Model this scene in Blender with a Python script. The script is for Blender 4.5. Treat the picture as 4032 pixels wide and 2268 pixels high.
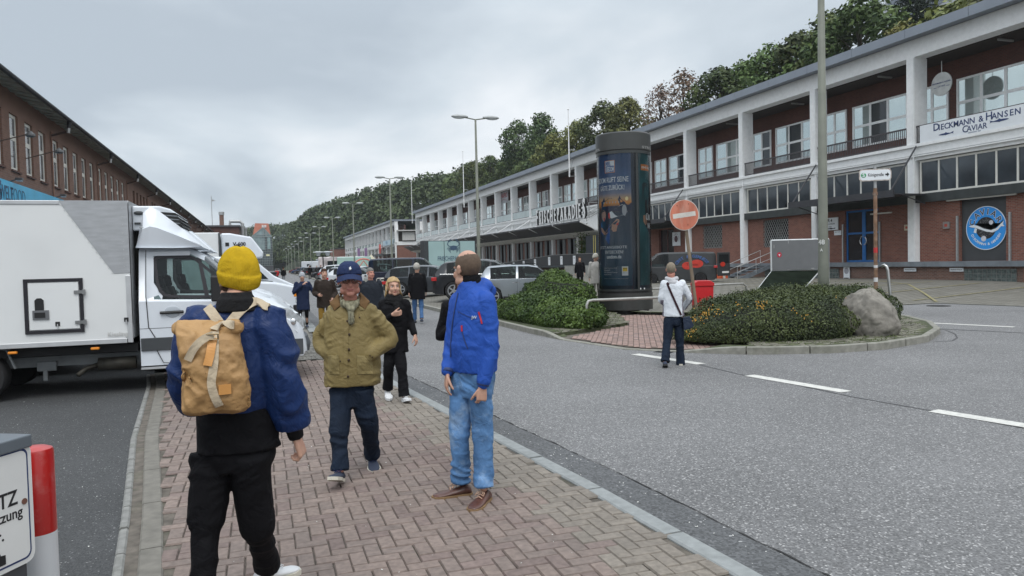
import bpy, bmesh, math, random
import numpy as np
from mathutils import Vector, Matrix, noise, Euler
R_=math.radians
for o in list(bpy.data.objects): bpy.data.objects.remove(o, do_unlink=True)
scn=bpy.context.scene
COL=scn.collection
# ---------------------------------------------------------------- camera
EYE=1.78; FPX=2912.0
_y,_p,_r=R_(18.76),R_(-2.0),R_(1.35)
FW=Vector((math.sin(_y)*math.cos(_p),math.cos(_y)*math.cos(_p),math.sin(_p)))
_rt=Vector((math.cos(_y),-math.sin(_y),0)); _up=_rt.cross(FW)
RT=_rt*math.cos(_r)-_up*math.sin(_r); UP=_up*math.cos(_r)+_rt*math.sin(_r)
cam=bpy.data.cameras.new('camera'); camo=bpy.data.objects.new('camera',cam); COL.objects.link(camo)
cam.sensor_width=36; cam.lens=FPX/4032*36; cam.clip_start=0.05; cam.clip_end=6000
camo.matrix_world=Matrix(((RT.x,UP.x,-FW.x,0),(RT.y,UP.y,-FW.y,0),(RT.z,UP.z,-FW.z,EYE),(0,0,0,1)))
scn.camera=camo
scn.render.resolution_x=1024; scn.render.resolution_y=576
def ray(px,py): return FW+RT*((px-2016)/FPX)-UP*((py-1134)/FPX)
def G(px,py,z=0):                                   # pixel of the photograph -> point on the ground
    v=ray(px,py); t=(z-EYE)/v.z; return Vector((v.x*t,v.y*t,z))
def D(px,py,d):                                     # pixel at a depth d along the view axis
    return ray(px,py)*d+Vector((0,0,EYE))
def PX(px,py,X):
    v=ray(px,py); return v*(X/v.x)+Vector((0,0,EYE))
def PY(px,py,Y):
    v=ray(px,py); return v*(Y/v.y)+Vector((0,0,EYE))
# ---------------------------------------------------------------- view, world, sun
scn.view_settings.view_transform='Standard'; scn.view_settings.look='None'
scn.view_settings.exposure=0.22; scn.view_settings.gamma=1.0
SUN_EL,SUN_ROT=R_(58),R_(200)
W=bpy.data.worlds.new("World"); scn.world=W; W.use_nodes=True
nt=W.node_tree; nt.nodes.clear()
def N(t,typ,**k):
    n=t.nodes.new(typ)
    for a,b in k.items(): setattr(n,a,b)
    return n
def L(t,a,b): t.links.new(a,b)
def build_world():
    t=nt
    out=N(t,'ShaderNodeOutputWorld'); bg=N(t,'ShaderNodeBackground')
    sky=N(t,'ShaderNodeTexSky'); sky.sky_type='NISHITA'; sky.sun_disc=False
    sky.sun_elevation=SUN_EL; sky.sun_rotation=SUN_ROT
    tc=N(t,'ShaderNodeTexCoord'); sep=N(t,'ShaderNodeSeparateXYZ'); L(t,tc.outputs['Generated'],sep.inputs[0])
    # project the direction on a cloud deck
    mx=N(t,'ShaderNodeMath',operation='MAXIMUM'); L(t,sep.outputs[2],mx.inputs[0]); mx.inputs[1].default_value=0.0
    ad=N(t,'ShaderNodeMath',operation='ADD'); L(t,mx.outputs[0],ad.inputs[0]); ad.inputs[1].default_value=0.16
    dv=N(t,'ShaderNodeVectorMath',operation='DIVIDE'); cmb=N(t,'ShaderNodeCombineXYZ')
    for i in range(3): L(t,ad.outputs[0],cmb.inputs[i])
    L(t,tc.outputs['Generated'],dv.inputs[0]); L(t,cmb.outputs[0],dv.inputs[1])
    mp=N(t,'ShaderNodeMapping'); L(t,dv.outputs[0],mp.inputs[0]); mp.inputs['Scale'].default_value=(1.0,0.62,0.35)
    mp.inputs['Location'].default_value=(1.3,0.4,0.2); mp.inputs['Rotation'].default_value=(0,0,R_(-25))
    n1=N(t,'ShaderNodeTexNoise'); n1.inputs['Scale'].default_value=0.75; n1.inputs['Detail'].default_value=6; n1.inputs['Roughness'].default_value=.48
    n1.inputs['Distortion'].default_value=.35
    L(t,mp.outputs[0],n1.inputs['Vector'])
    cr=N(t,'ShaderNodeValToRGB'); L(t,n1.outputs[0],cr.inputs[0])
    e=cr.color_ramp.elements
    e[0].position=.41; e[0].color=(.45,.512,.575,1); e[1].position=.60; e[1].color=(.84,.87,.90,1)
    m=cr.color_ramp.elements.new(.50); m.color=(.60,.665,.72,1)
    # overcast luminance: zenith brighter than horizon
    pw=N(t,'ShaderNodeMapRange'); L(t,sep.outputs[2],pw.inputs[0]); pw.inputs[1].default_value=.30; pw.inputs[2].default_value=1.0; pw.inputs[3].default_value=1.0; pw.inputs[4].default_value=2.1
    ms=N(t,'ShaderNodeVectorMath',operation='SCALE'); L(t,cr.outputs[0],ms.inputs[0]); L(t,pw.outputs[0],ms.inputs['Scale'])
    sk=N(t,'ShaderNodeVectorMath',operation='SCALE'); L(t,sky.outputs[0],sk.inputs[0]); sk.inputs['Scale'].default_value=0.10
    mix=N(t,'ShaderNodeMix'); mix.data_type='RGBA'; mix.inputs[0].default_value=.93
    L(t,sk.outputs[0],mix.inputs[6]); L(t,ms.outputs[0],mix.inputs[7])
    L(t,mix.outputs[2],bg.inputs[0]); bg.inputs[1].default_value=1.0
    L(t,bg.outputs[0],out.inputs[0])
build_world()
sl=bpy.data.lights.new('sun','SUN'); sl.energy=1.45; sl.angle=R_(32); sl.color=(1,.97,.93)
so=bpy.data.objects.new('sun',sl); COL.objects.link(so)
# direction towards the sun
_sd=Vector((math.sin(SUN_ROT)*math.cos(SUN_EL),math.cos(SUN_ROT)*math.cos(SUN_EL),math.sin(SUN_EL)))
so.rotation_euler=_sd.to_track_quat('Z','Y').to_euler(); so.location=(0,-20,60)
# ---------------------------------------------------------------- materials
_mats={}
def mat(name,col,rough=.6,metal=0,var=.12,vs=4.0,bump=0,bs=60,spec=.5,coat=0,trans=0,alpha=1,emit=0,stretch=None,dirt=0,dirtcol=(.12,.11,.09),dscale=1.2,attr=None,bdist=.004,wrk=0):
    if name in _mats: return _mats[name]
    m=bpy.data.materials.new(name); m.use_nodes=True; t=m.node_tree; b=t.nodes['Principled BSDF']
    b.inputs['Roughness'].default_value=rough; b.inputs['Metallic'].default_value=metal
    b.inputs['Specular IOR Level'].default_value=spec
    if coat: b.inputs['Coat Weight'].default_value=coat; b.inputs['Coat Roughness'].default_value=.08
    if trans: b.inputs['Transmission Weight'].default_value=trans; b.inputs['IOR'].default_value=1.1
    if alpha<1: b.inputs['Alpha'].default_value=alpha
    c4=(*col,1)
    tc=N(t,'ShaderNodeTexCoord'); src=tc.outputs['Object']
    if stretch:
        mp=N(t,'ShaderNodeMapping'); L(t,src,mp.inputs[0]); mp.inputs['Scale'].default_value=stretch; src=mp.outputs[0]
    last=None
    if attr:
        at=N(t,'ShaderNodeAttribute'); at.attribute_name=attr; last=at.outputs['Color']
    if var:
        n=N(t,'ShaderNodeTexNoise'); n.inputs['Scale'].default_value=vs; n.inputs['Detail'].default_value=5; L(t,src,n.inputs['Vector'])
        mr=N(t,'ShaderNodeMapRange'); L(t,n.outputs[0],mr.inputs[0]); mr.inputs[1].default_value=.3; mr.inputs[2].default_value=.7
        mr.inputs[3].default_value=1-var; mr.inputs[4].default_value=1+var
        v=N(t,'ShaderNodeVectorMath',operation='SCALE'); L(t,mr.outputs[0],v.inputs['Scale'])
        if last: L(t,last,v.inputs[0])
        else: v.inputs[0].default_value=col
        last=v.outputs[0]
    if dirt:
        n2=N(t,'ShaderNodeTexNoise'); n2.inputs['Scale'].default_value=dscale; n2.inputs['Detail'].default_value=8; n2.inputs['Roughness'].default_value=.65; L(t,src,n2.inputs['Vector'])
        mr=N(t,'ShaderNodeMapRange'); L(t,n2.outputs[0],mr.inputs[0]); mr.inputs[1].default_value=.5; mr.inputs[2].default_value=.75; mr.inputs[3].default_value=0; mr.inputs[4].default_value=dirt
        mx=N(t,'ShaderNodeMix'); mx.data_type='RGBA'; L(t,mr.outputs[0],mx.inputs[0])
        if last: L(t,last,mx.inputs[6])
        else: mx.inputs[6].default_value=c4
        mx.inputs[7].default_value=(*dirtcol,1); last=mx.outputs[2]
    if last: L(t,last,b.inputs['Base Color'])
    else: b.inputs['Base Color'].default_value=c4
    if bump:
        n3=N(t,'ShaderNodeTexNoise'); n3.inputs['Scale'].default_value=bs; n3.inputs['Detail'].default_value=4; L(t,src,n3.inputs['Vector'])
        bp=N(t,'ShaderNodeBump'); bp.inputs['Strength'].default_value=bump; bp.inputs['Distance'].default_value=bdist; L(t,n3.outputs[0],bp.inputs['Height']); L(t,bp.outputs[0],b.inputs['Normal'])
        if wrk:
            n4=N(t,'ShaderNodeTexNoise'); n4.inputs['Scale'].default_value=11; n4.inputs['Detail'].default_value=3; n4.inputs['Distortion'].default_value=1.6; L(t,tc.outputs['Object'],n4.inputs['Vector'])
            b2=N(t,'ShaderNodeBump'); b2.inputs['Strength'].default_value=wrk; b2.inputs['Distance'].default_value=.018; L(t,n4.outputs[0],b2.inputs['Height']); L(t,b2.outputs[0],bp.inputs['Normal'])
    if emit: b.inputs['Emission Color'].default_value=c4; b.inputs['Emission Strength'].default_value=emit
    _mats[name]=m; return m
def mat_brick(name,axis,c1,c2,mortar,bw=.25,bh=.083,ms=.012,bias=0,dirt=.35,dirtcol=(.09,.07,.06)):
    if name in _mats: return _mats[name]
    m=bpy.data.materials.new(name); m.use_nodes=True; t=m.node_tree; b=t.nodes['Principled BSDF']; b.inputs['Roughness'].default_value=.85
    g=N(t,'ShaderNodeNewGeometry'); s=N(t,'ShaderNodeSeparateXYZ'); L(t,g.outputs['Position'],s.inputs[0])
    c=N(t,'ShaderNodeCombineXYZ')
    if axis=='any':   # use x+y so every vertical wall gets courses
        a=N(t,'ShaderNodeMath',operation='ADD'); L(t,s.outputs[0],a.inputs[0]); L(t,s.outputs[1],a.inputs[1]); L(t,a.outputs[0],c.inputs[0])
        L(t,s.outputs[2],c.inputs[1])
    elif axis=='xy': L(t,s.outputs[0],c.inputs[0]); L(t,s.outputs[1],c.inputs[1])
    br=N(t,'ShaderNodeTexBrick'); L(t,c.outputs[0],br.inputs['Vector']); br.inputs['Scale'].default_value=1
    br.inputs['Brick Width'].default_value=bw; br.inputs['Row Height'].default_value=bh; br.inputs['Mortar Size'].default_value=ms
    br.inputs['Color1'].default_value=(*c1,1); br.inputs['Color2'].default_value=(*c2,1); br.inputs['Mortar'].default_value=(*mortar,1); br.inputs['Bias'].default_value=bias
    br.inputs['Mortar Smooth'].default_value=.3
    n=N(t,'ShaderNodeTexNoise'); n.inputs['Scale'].default_value=.55; n.inputs['Detail'].default_value=9; n.inputs['Roughness'].default_value=.7
    mp=N(t,'ShaderNodeMapping'); L(t,g.outputs['Position'],mp.inputs[0]); mp.inputs['Scale'].default_value=(1,1,.45) if axis=='any' else (1,1,1); L(t,mp.outputs[0],n.inputs['Vector'])
    mr=N(t,'ShaderNodeMapRange'); L(t,n.outputs[0],mr.inputs[0]); mr.inputs[1].default_value=.42; mr.inputs[2].default_value=.72; mr.inputs[4].default_value=dirt
    mx=N(t,'ShaderNodeMix'); mx.data_type='RGBA'; L(t,mr.outputs[0],mx.inputs[0]); L(t,br.outputs[0],mx.inputs[6]); mx.inputs[7].default_value=(*dirtcol,1)
    L(t,mx.outputs[2],b.inputs['Base Color'])
    bp=N(t,'ShaderNodeBump'); bp.inputs['Strength'].default_value=.5; bp.inputs['Distance'].default_value=.006; bp.invert=True; L(t,br.outputs['Fac'],bp.inputs['Height']); L(t,bp.outputs[0],b.inputs['Normal'])
    _mats[name]=m; return m
def mat_asphalt(name,base,light,amt,scale=95,stain=.15):
    m=bpy.data.materials.new(name); m.use_nodes=True; t=m.node_tree; b=t.nodes['Principled BSDF']; b.inputs['Roughness'].default_value=.82; b.inputs['Specular IOR Level'].default_value=.35
    g=N(t,'ShaderNodeNewGeometry')
    v=N(t,'ShaderNodeTexVoronoi'); v.inputs['Scale'].default_value=scale; L(t,g.outputs['Position'],v.inputs['Vector'])
    bw=N(t,'ShaderNodeSeparateColor'); L(t,v.outputs['Color'],bw.inputs[0])
    mr=N(t,'ShaderNodeMapRange'); L(t,bw.outputs[0],mr.inputs[0]); mr.inputs[1].default_value=1-amt; mr.inputs[2].default_value=1.0; mr.inputs[3].default_value=0; mr.inputs[4].default_value=1
    mr2=N(t,'ShaderNodeMapRange'); L(t,bw.outputs[1],mr2.inputs[0]); mr2.inputs[3].default_value=.62; mr2.inputs[4].default_value=1.32
    n=N(t,'ShaderNodeTexNoise'); n.inputs['Scale'].default_value=.35; n.inputs['Detail'].default_value=8; n.inputs['Roughness'].default_value=.6; L(t,g.outputs['Position'],n.inputs['Vector'])
    mr3=N(t,'ShaderNodeMapRange'); L(t,n.outputs[0],mr3.inputs[0]); mr3.inputs[1].default_value=.3; mr3.inputs[2].default_value=.7; mr3.inputs[3].default_value=1-stain; mr3.inputs[4].default_value=1+stain
    mu=N(t,'ShaderNodeMath',operation='MULTIPLY'); L(t,mr2.outputs[0],mu.inputs[0]); L(t,mr3.outputs[0],mu.inputs[1])
    sc=N(t,'ShaderNodeVectorMath',operation='SCALE'); sc.inputs[0].default_value=base; L(t,mu.outputs[0],sc.inputs['Scale'])
    mx=N(t,'ShaderNodeMix'); mx.data_type='RGBA'; L(t,mr.outputs[0],mx.inputs[0]); L(t,sc.outputs[0],mx.inputs[6]); mx.inputs[7].default_value=(*light,1)
    L(t,mx.outputs[2],b.inputs['Base Color'])
    bp=N(t,'ShaderNodeBump'); bp.inputs['Strength'].default_value=.6; bp.inputs['Distance'].default_value=.004; L(t,v.outputs['Distance'],bp.inputs['Height']); L(t,bp.outputs[0],b.inputs['Normal'])
    _mats[name]=m; return m
# ---------------------------------------------------------------- mesh builder
def rotz(a): return Matrix.Rotation(a,4,'Z')
def T(x,y,z): return Matrix.Translation((x,y,z))
class MB:
    def __init__(s): s.v=[]; s.f=[]; s.m=[]; s.M=Matrix.Identity(4); s.mi=0
    def add(s,vs,fs,mi=None):
        o=len(s.v); M=s.M
        s.v+= [tuple(M@Vector(p)) for p in vs]
        s.f+= [tuple(i+o for i in f) for f in fs]; s.m+=[s.mi if mi is None else mi]*len(fs)
        return s
    def box(s,x0,x1,y0,y1,z0,z1,mi=None):
        return s.add([(x0,y0,z0),(x1,y0,z0),(x1,y1,z0),(x0,y1,z0),(x0,y0,z1),(x1,y0,z1),(x1,y1,z1),(x0,y1,z1)],
            [(0,3,2,1),(4,5,6,7),(0,1,5,4),(1,2,6,5),(2,3,7,6),(3,0,4,7)],mi)
    def bar(s,p0,p1,w,h,up=(0,0,1),mi=None):      # rectangular bar along p0-p1
        p0=Vector(p0);p1=Vector(p1);d=(p1-p0).normalized();u=Vector(up)
        if abs(d.dot(u))>.98:u=Vector((1,0,0))
        a=d.cross(u).normalized();b=a.cross(d)
        q=[]
        for p in (p0,p1):
            for sa,sb in ((-1,-1),(1,-1),(1,1),(-1,1)): q.append(p+a*(sa*w/2)+b*(sb*h/2))
        return s.add(q,[(0,1,2,3),(7,6,5,4),(0,4,5,1),(1,5,6,2),(2,6,7,3),(3,7,4,0)],mi)
    def tube(s,pts,r,n=8,mi=None,cap=True):
        pts=[Vector(p) for p in pts]; k=len(pts); rs=r if isinstance(r,(list,tuple)) else [r]*k
        vs=[];fs=[];pa=None
        for i,p in enumerate(pts):
            d=(pts[min(i+1,k-1)]-pts[max(i-1,0)]).normalized()
            if pa is None:
                u=Vector((0,0,1)) if abs(d.z)<.9 else Vector((1,0,0)); a=d.cross(u).normalized()
            else: a=(pa-d*pa.dot(d)).normalized()
            pa=a;b=d.cross(a)
            for j in range(n):
                t=2*math.pi*j/n; vs.append(p+a*(rs[i]*math.cos(t))+b*(rs[i]*math.sin(t)))
        for i in range(k-1):
            for j in range(n): fs.append((i*n+j,i*n+(j+1)%n,(i+1)*n+(j+1)%n,(i+1)*n+j))
        if cap: fs.append(tuple(range(n-1,-1,-1))); fs.append(tuple((k-1)*n+j for j in range(n)))
        return s.add(vs,fs,mi)
    def prism(s,poly,a,b,plane='xz',mi=None):      # 2-D outline extruded from a to b along the third axis
        n=len(poly)
        def P(u,v,w): return {'xz':(u,w,v),'yz':(w,u,v),'xy':(u,v,w)}[plane]
        vs=[P(u,v,a) for u,v in poly]+[P(u,v,b) for u,v in poly]
        fs=[tuple(range(n)),tuple(range(2*n-1,n-1,-1))]+[(i,i+n,(i+1)%n+n,(i+1)%n) for i in range(n)]
        return s.add(vs,fs,mi)
    def lathe(s,prof,n=24,mi=None,c=(0,0,0)):
        vs=[];fs=[];k=len(prof)
        for r,z in prof:
            for j in range(n):
                t=2*math.pi*j/n; vs.append((c[0]+r*math.cos(t),c[1]+r*math.sin(t),c[2]+z))
        for i in range(k-1):
            for j in range(n): fs.append((i*n+j,i*n+(j+1)%n,(i+1)*n+(j+1)%n,(i+1)*n+j))
        fs.append(tuple(range(n-1,-1,-1))); fs.append(tuple((k-1)*n+j for j in range(n)))
        return s.add(vs,fs,mi)
    def loft(s,rings,mi=None,cap=True):
        n=len(rings[0]);vs=[p for r in rings for p in r];fs=[];k=len(rings)
        for i in range(k-1):
            for j in range(n): fs.append((i*n+j,i*n+(j+1)%n,(i+1)*n+(j+1)%n,(i+1)*n+j))
        if cap: fs.append(tuple(range(n-1,-1,-1))); fs.append(tuple((k-1)*n+j for j in range(n)))
        return s.add(vs,fs,mi)
    def sph(s,c,r,n=12,m=8,mi=None):
        if not isinstance(r,(tuple,list)): r=(r,r,r)
        vs=[(c[0],c[1],c[2]-r[2])];fs=[]
        for i in range(1,m):
            ph=math.pi*i/m-math.pi/2
            for j in range(n):
                t=2*math.pi*j/n; vs.append((c[0]+r[0]*math.cos(ph)*math.cos(t),c[1]+r[1]*math.cos(ph)*math.sin(t),c[2]+r[2]*math.sin(ph)))
        vs.append((c[0],c[1],c[2]+r[2])); top=len(vs)-1
        for j in range(n): fs.append((0,1+(j+1)%n,1+j)); fs.append((top,1+(m-2)*n+j,1+(m-2)*n+(j+1)%n))
        for i in range(m-2):
            for j in range(n): a=1+i*n; fs.append((a+j,a+(j+1)%n,a+n+(j+1)%n,a+n+j))
        return s.add(vs,fs,mi)
    def text(s,st,size,M,sx=1,weight=0,depth=.004,align='CENTER',mi=None):
        vs,fs=text_geo(st,weight,align); M=M@Matrix.Diagonal((size*sx,size,depth,1))
        return s.add([M@Vector(p) for p in vs],fs,mi)
    def build(s,name,mats,parent=None,smooth=False,bevel=0,seg=2,loc=None):
        me=bpy.data.meshes.new(name); me.from_pydata(s.v,[],s.f)
        if not isinstance(mats,(list,tuple)): mats=[mats]
        for m in mats: me.materials.append(m)
        if len(mats)>1: me.polygons.foreach_set('material_index',s.m)
        if smooth: me.polygons.foreach_set('use_smooth',[True]*len(me.polygons))
        me.validate(); me.update()
        o=bpy.data.objects.new(name,me); COL.objects.link(o)
        if parent: o.parent=parent
        if loc: o.location=loc
        if bevel:
            b=o.modifiers.new('bevel','BEVEL'); b.width=bevel; b.segments=seg; b.limit_method='ANGLE'; b.angle_limit=R_(40)
            b.harden_normals=False
        if smooth=='auto': set_auto(me)
        return o
def set_auto(me,ang=35):
    bm=bmesh.new(); bm.from_mesh(me)
    for e in bm.edges:
        if len(e.link_faces)==2: e.smooth=e.calc_face_angle(0)<R_(ang)
    for f in bm.faces: f.smooth=True
    bm.to_mesh(me); bm.free()
_tx={}
def text_geo(st,weight,align):
    k=(st,weight,align)
    if k in _tx: return _tx[k]
    c=bpy.data.curves.new('lettering','FONT'); c.body=st; c.size=1; c.align_x=align; c.align_y='CENTER'; c.extrude=.5; c.offset=weight; c.resolution_u=3
    o=bpy.data.objects.new('lettering',c); COL.objects.link(o)
    me=bpy.data.meshes.new_from_object(o,depsgraph=None) if False else o.to_mesh()
    vs=[tuple(v.co) for v in me.vertices]; fs=[tuple(p.vertices) for p in me.polygons]
    o.to_mesh_clear(); bpy.data.objects.remove(o,do_unlink=True); bpy.data.curves.remove(c)
    _tx[k]=(vs,fs); return _tx[k]
def tag(o,label=None,cat=None,group=None,kind=None):
    if label: o['label']=label
    if cat: o['category']=cat
    if group: o['group']=group
    if kind: o['kind']=kind
    return o
def empty(name,loc=(0,0,0),rz=0,label=None,cat=None,group=None):
    o=bpy.data.objects.new(name,None); COL.objects.link(o); o.location=loc; o.rotation_euler=(0,0,rz); o.empty_display_size=.2
    return tag(o,label,cat,group)
def children(o): return [c for c in bpy.data.objects if c.parent==o]
def copy_tree(o,parent=None):
    c=o.copy(); COL.objects.link(c); c.parent=parent
    for ch in list(o.children): copy_tree(ch,c)
    return c
def struct(o): return tag(o,kind='structure')
# frame for text on a plane: origin, right direction, up direction
def TF(o,r,u):
    r=Vector(r).normalized();u=Vector(u).normalized();n=r.cross(u)
    return Matrix(((r.x,u.x,n.x,o[0]),(r.y,u.y,n.y,o[1]),(r.z,u.z,n.z,o[2]),(0,0,0,1)))
# common paints
WHITE=mat('white_paint',(.80,.81,.81),.6,var=.05,dirt=.22,dirtcol=(.50,.49,.46))
DGREY=mat('dark_grey_metal',(.045,.05,.055),.5,var=.1)
BLACK=mat('black_plastic',(.012,.012,.013),.5,var=.1)
GALV=mat('galvanised_steel',(.42,.43,.43),.45,metal=.6,var=.12,vs=9)
GLASSD=mat('dark_window_glass',(.02,.025,.03),.06,var=0,spec=.8)
GLASSL=mat('sky_window_glass',(.66,.74,.73),.06,metal=.8,var=.06,vs=.6)
rnd=random.Random(7)
def sm(t): t=max(0,min(1,t)); return t*t*(3-2*t)
def zlot(x,y):
    return .012+.22*sm((y-20)/9)*sm((x-6.0)/3)
def sheet(name,poly,z,m):
    mb=MB(); mb.add([(x,y,z) for x,y in poly],[tuple(range(len(poly)))]); return struct(mb.build(name,m))
A_ROAD=mat_asphalt('road_asphalt',(.158,.158,.160),(.42,.415,.41),.12,scale=80,stain=.16)
A_YARD=mat_asphalt('yard_asphalt',(.060,.062,.064),(.30,.30,.30),.025,scale=120,stain=.18)
A_GUT=mat_asphalt('gutter_asphalt',(.105,.108,.112),(.5,.5,.5),.008,scale=60,stain=.12)
# ground: one sheet to the horizon
sheet('ground',[(-1500,-300),(1500,-300),(1500,2500),(-1500,2500)],-.06,mat('ground_earth',(.10,.10,.09),.9,var=.2,vs=.05))
# left kerb line of the road (world metres) near -> far
LK=[(2.52,-2.0),(2.52,2.0),(2.44,3.47),(2.31,5.43),(2.02,8.39),(1.71,11.72),(1.42,16.5),(1.34,20.6),(1.45,40),(1.6,60),(2.2,130),(2.7,235),(3.5,420)]
RK=[(6.2,25.6),(6.25,32),(6.85,98),(7.93,197),(9.5,420)]
ISL=[(6.2,25.6),(6.35,20.4),(6.29,17.5),(6.35,15.5),(6.75,13.1),(7.54,12.04),(8.42,11.25),(9.71,10.75),(10.9,10.7),(12.5,11.2),(13.96,12.2),(15.2,13.5),(16.1,15.0),(16.3,16.3),(15.6,17.6),(13.8,18.6),(11.6,20.8),(11.2,25.6)]
sheet('road',[(x+.02,y) for x,y in LK]+[(9.5,420),(7.93,197),(6.85,98),(6.25,32),(6.2,25.6),(7,19),(22.2,19.6),(24.5,8.0),(40,-2)],0,A_ROAD)
sheet('yard',[(-60,-12),(-.70,-12),(-.70,3.6),(-.82,4.78),(-.95,5.92),(-1.31,8.75),(-1.66,12.8),(-2.0,16),(-1.6,60),(-.5,420),(-60,420)],-.012,A_YARD)
# dark gutter strip beside the kerb
def strip(line,o0,o1,z0,z1=None,drop=None):
    vs=[];k=len(line)
    for i,(x,y) in enumerate(line):
        a=line[max(i-1,0)];b=line[min(i+1,k-1)];t=Vector((b[0]-a[0],b[1]-a[1])).normalized();n=Vector((t.y,-t.x))
        vs.append((x+n.x*o0,y+n.y*o0,z0)); vs.append((x+n.x*o1,y+n.y*o1,z0 if z1 is None else z1))
    return vs,[(2*i,2*i+1,2*i+3,2*i+2) for i in range(k-1)]
def dense(line,step=.5,maxy=1e9):
    out=[]
    for a,b in zip(line,line[1:]):
        L_=math.dist(a,b);n=max(1,int(L_/step))
        for i in range(n): out.append((a[0]+(b[0]-a[0])*i/n,a[1]+(b[1]-a[1])*i/n))
    out.append(line[-1]); return [p for p in out if p[1]<=maxy]
mb=MB(); mb.add(*strip(LK,.12,.45,.004)); struct(mb.build('gutter_strip',A_GUT))
# ragged dark crack where the rough road surface ends
mb=MB(); dl=dense(LK,.06,22); vs=[];fs=[]
for i,(x,y) in enumerate(dl):
    w=rnd.uniform(.004,.02); o=.46+noise.noise(Vector((x*3,y*3,0)))*.02
    vs+=[(x+o,y,.0062),(x+o+w,y,.0062)]
fs=[(2*i,2*i+1,2*i+3,2*i+2) for i in range(len(dl)-1)]
mb.add(vs,fs); struct(mb.build('road_joint',mat('joint_crack',(.02,.02,.02),.9)))
# kerb stones (granite) : individual stones in one kerb mesh
GRAN=mat('kerb_granite',(.25,.265,.265),.8,var=.14,vs=14,bump=.3,bs=90,dirt=.3,dirtcol=(.14,.15,.13),dscale=3)
def kerb(name,line,wid,top,bot,stone=1.0,side=1,maxy=1e9,gap=.012,m=GRAN,zf=None):
    mb=MB(); pts=dense(line,.125,maxy); acc=0;start=0
    def off(i,o):
        a=pts[max(i-1,0)];b=pts[min(i+1,len(pts)-1)];t=Vector((b[0]-a[0],b[1]-a[1]))
        t=t.normalized() if t.length else Vector((0,1)); n=Vector((t.y,-t.x)); return (pts[i][0]+n.x*o,pts[i][1]+n.y*o)
    for i in range(1,len(pts)):
        acc+=math.dist(pts[i],pts[i-1])
        if acc>=stone or i==len(pts)-1:
            idx=list(range(start,i+1)); h=rnd.uniform(-.004,.004)
            r=[]
            for q,j in enumerate(idx):
                tp=top if zf is None else zf(pts[j])
                a=off(j,0); b=off(j,wid*side)
                if q in (0,len(idx)-1):
                    k2=idx[1] if q==0 else idx[-2]; d=Vector(pts[k2])-Vector(pts[j]); d=d.normalized()*gap if d.length else d
                    a=(a[0]+d.x,a[1]+d.y); b=(b[0]+d.x,b[1]+d.y)
                bw=.012
                A=Vector(a);B=Vector(b);u=(B-A).normalized()*bw
                r.append([(a[0],a[1],bot),(a[0],a[1],tp+h-bw),(a[0]+u.x,a[1]+u.y,tp+h),(b[0]-u.x,b[1]-u.y,tp+h),(b[0],b[1],tp+h-bw),(b[0],b[1],bot)])
            mb.loft(r); acc=0; start=i
    return struct(mb.build(name,m))
kerb('kerb',LK,.14,.018,-.05,stone=1.0,side=1,maxy=24,zf=lambda p:.018)
mb=MB(); mb.add(*strip([p for p in LK if p[1]>=20],-.14,0,.03)); struct(mb.build('kerb',GRAN))
def zisl(p):
    # dropped kerb at the crossing (between the hedges)
    x,y=p
    if 13.0<y<16.6 and x<8: return .022+.11*sm((y-15.2)/1.4)
    if y<=13.0 and x<8.6: return .022+.115*sm((x-7.2)/1.1)
    return .135
GRAN2=mat('kerb_concrete',(.24,.235,.205),.85,var=.2,vs=8,bump=.3,bs=70,dirt=.7,dirtcol=(.10,.105,.07),dscale=3)
kerb('kerb',ISL,.13,.135,-.03,stone=1.1,side=-1,m=GRAN2,zf=zisl)
mb=MB(); v,f=strip(RK,0,.15,.12); mb.add(v,f); v,f=strip(RK,0,0.001,.12,0); mb.add(v,f); struct(mb.build('kerb',GRAN2))
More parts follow.
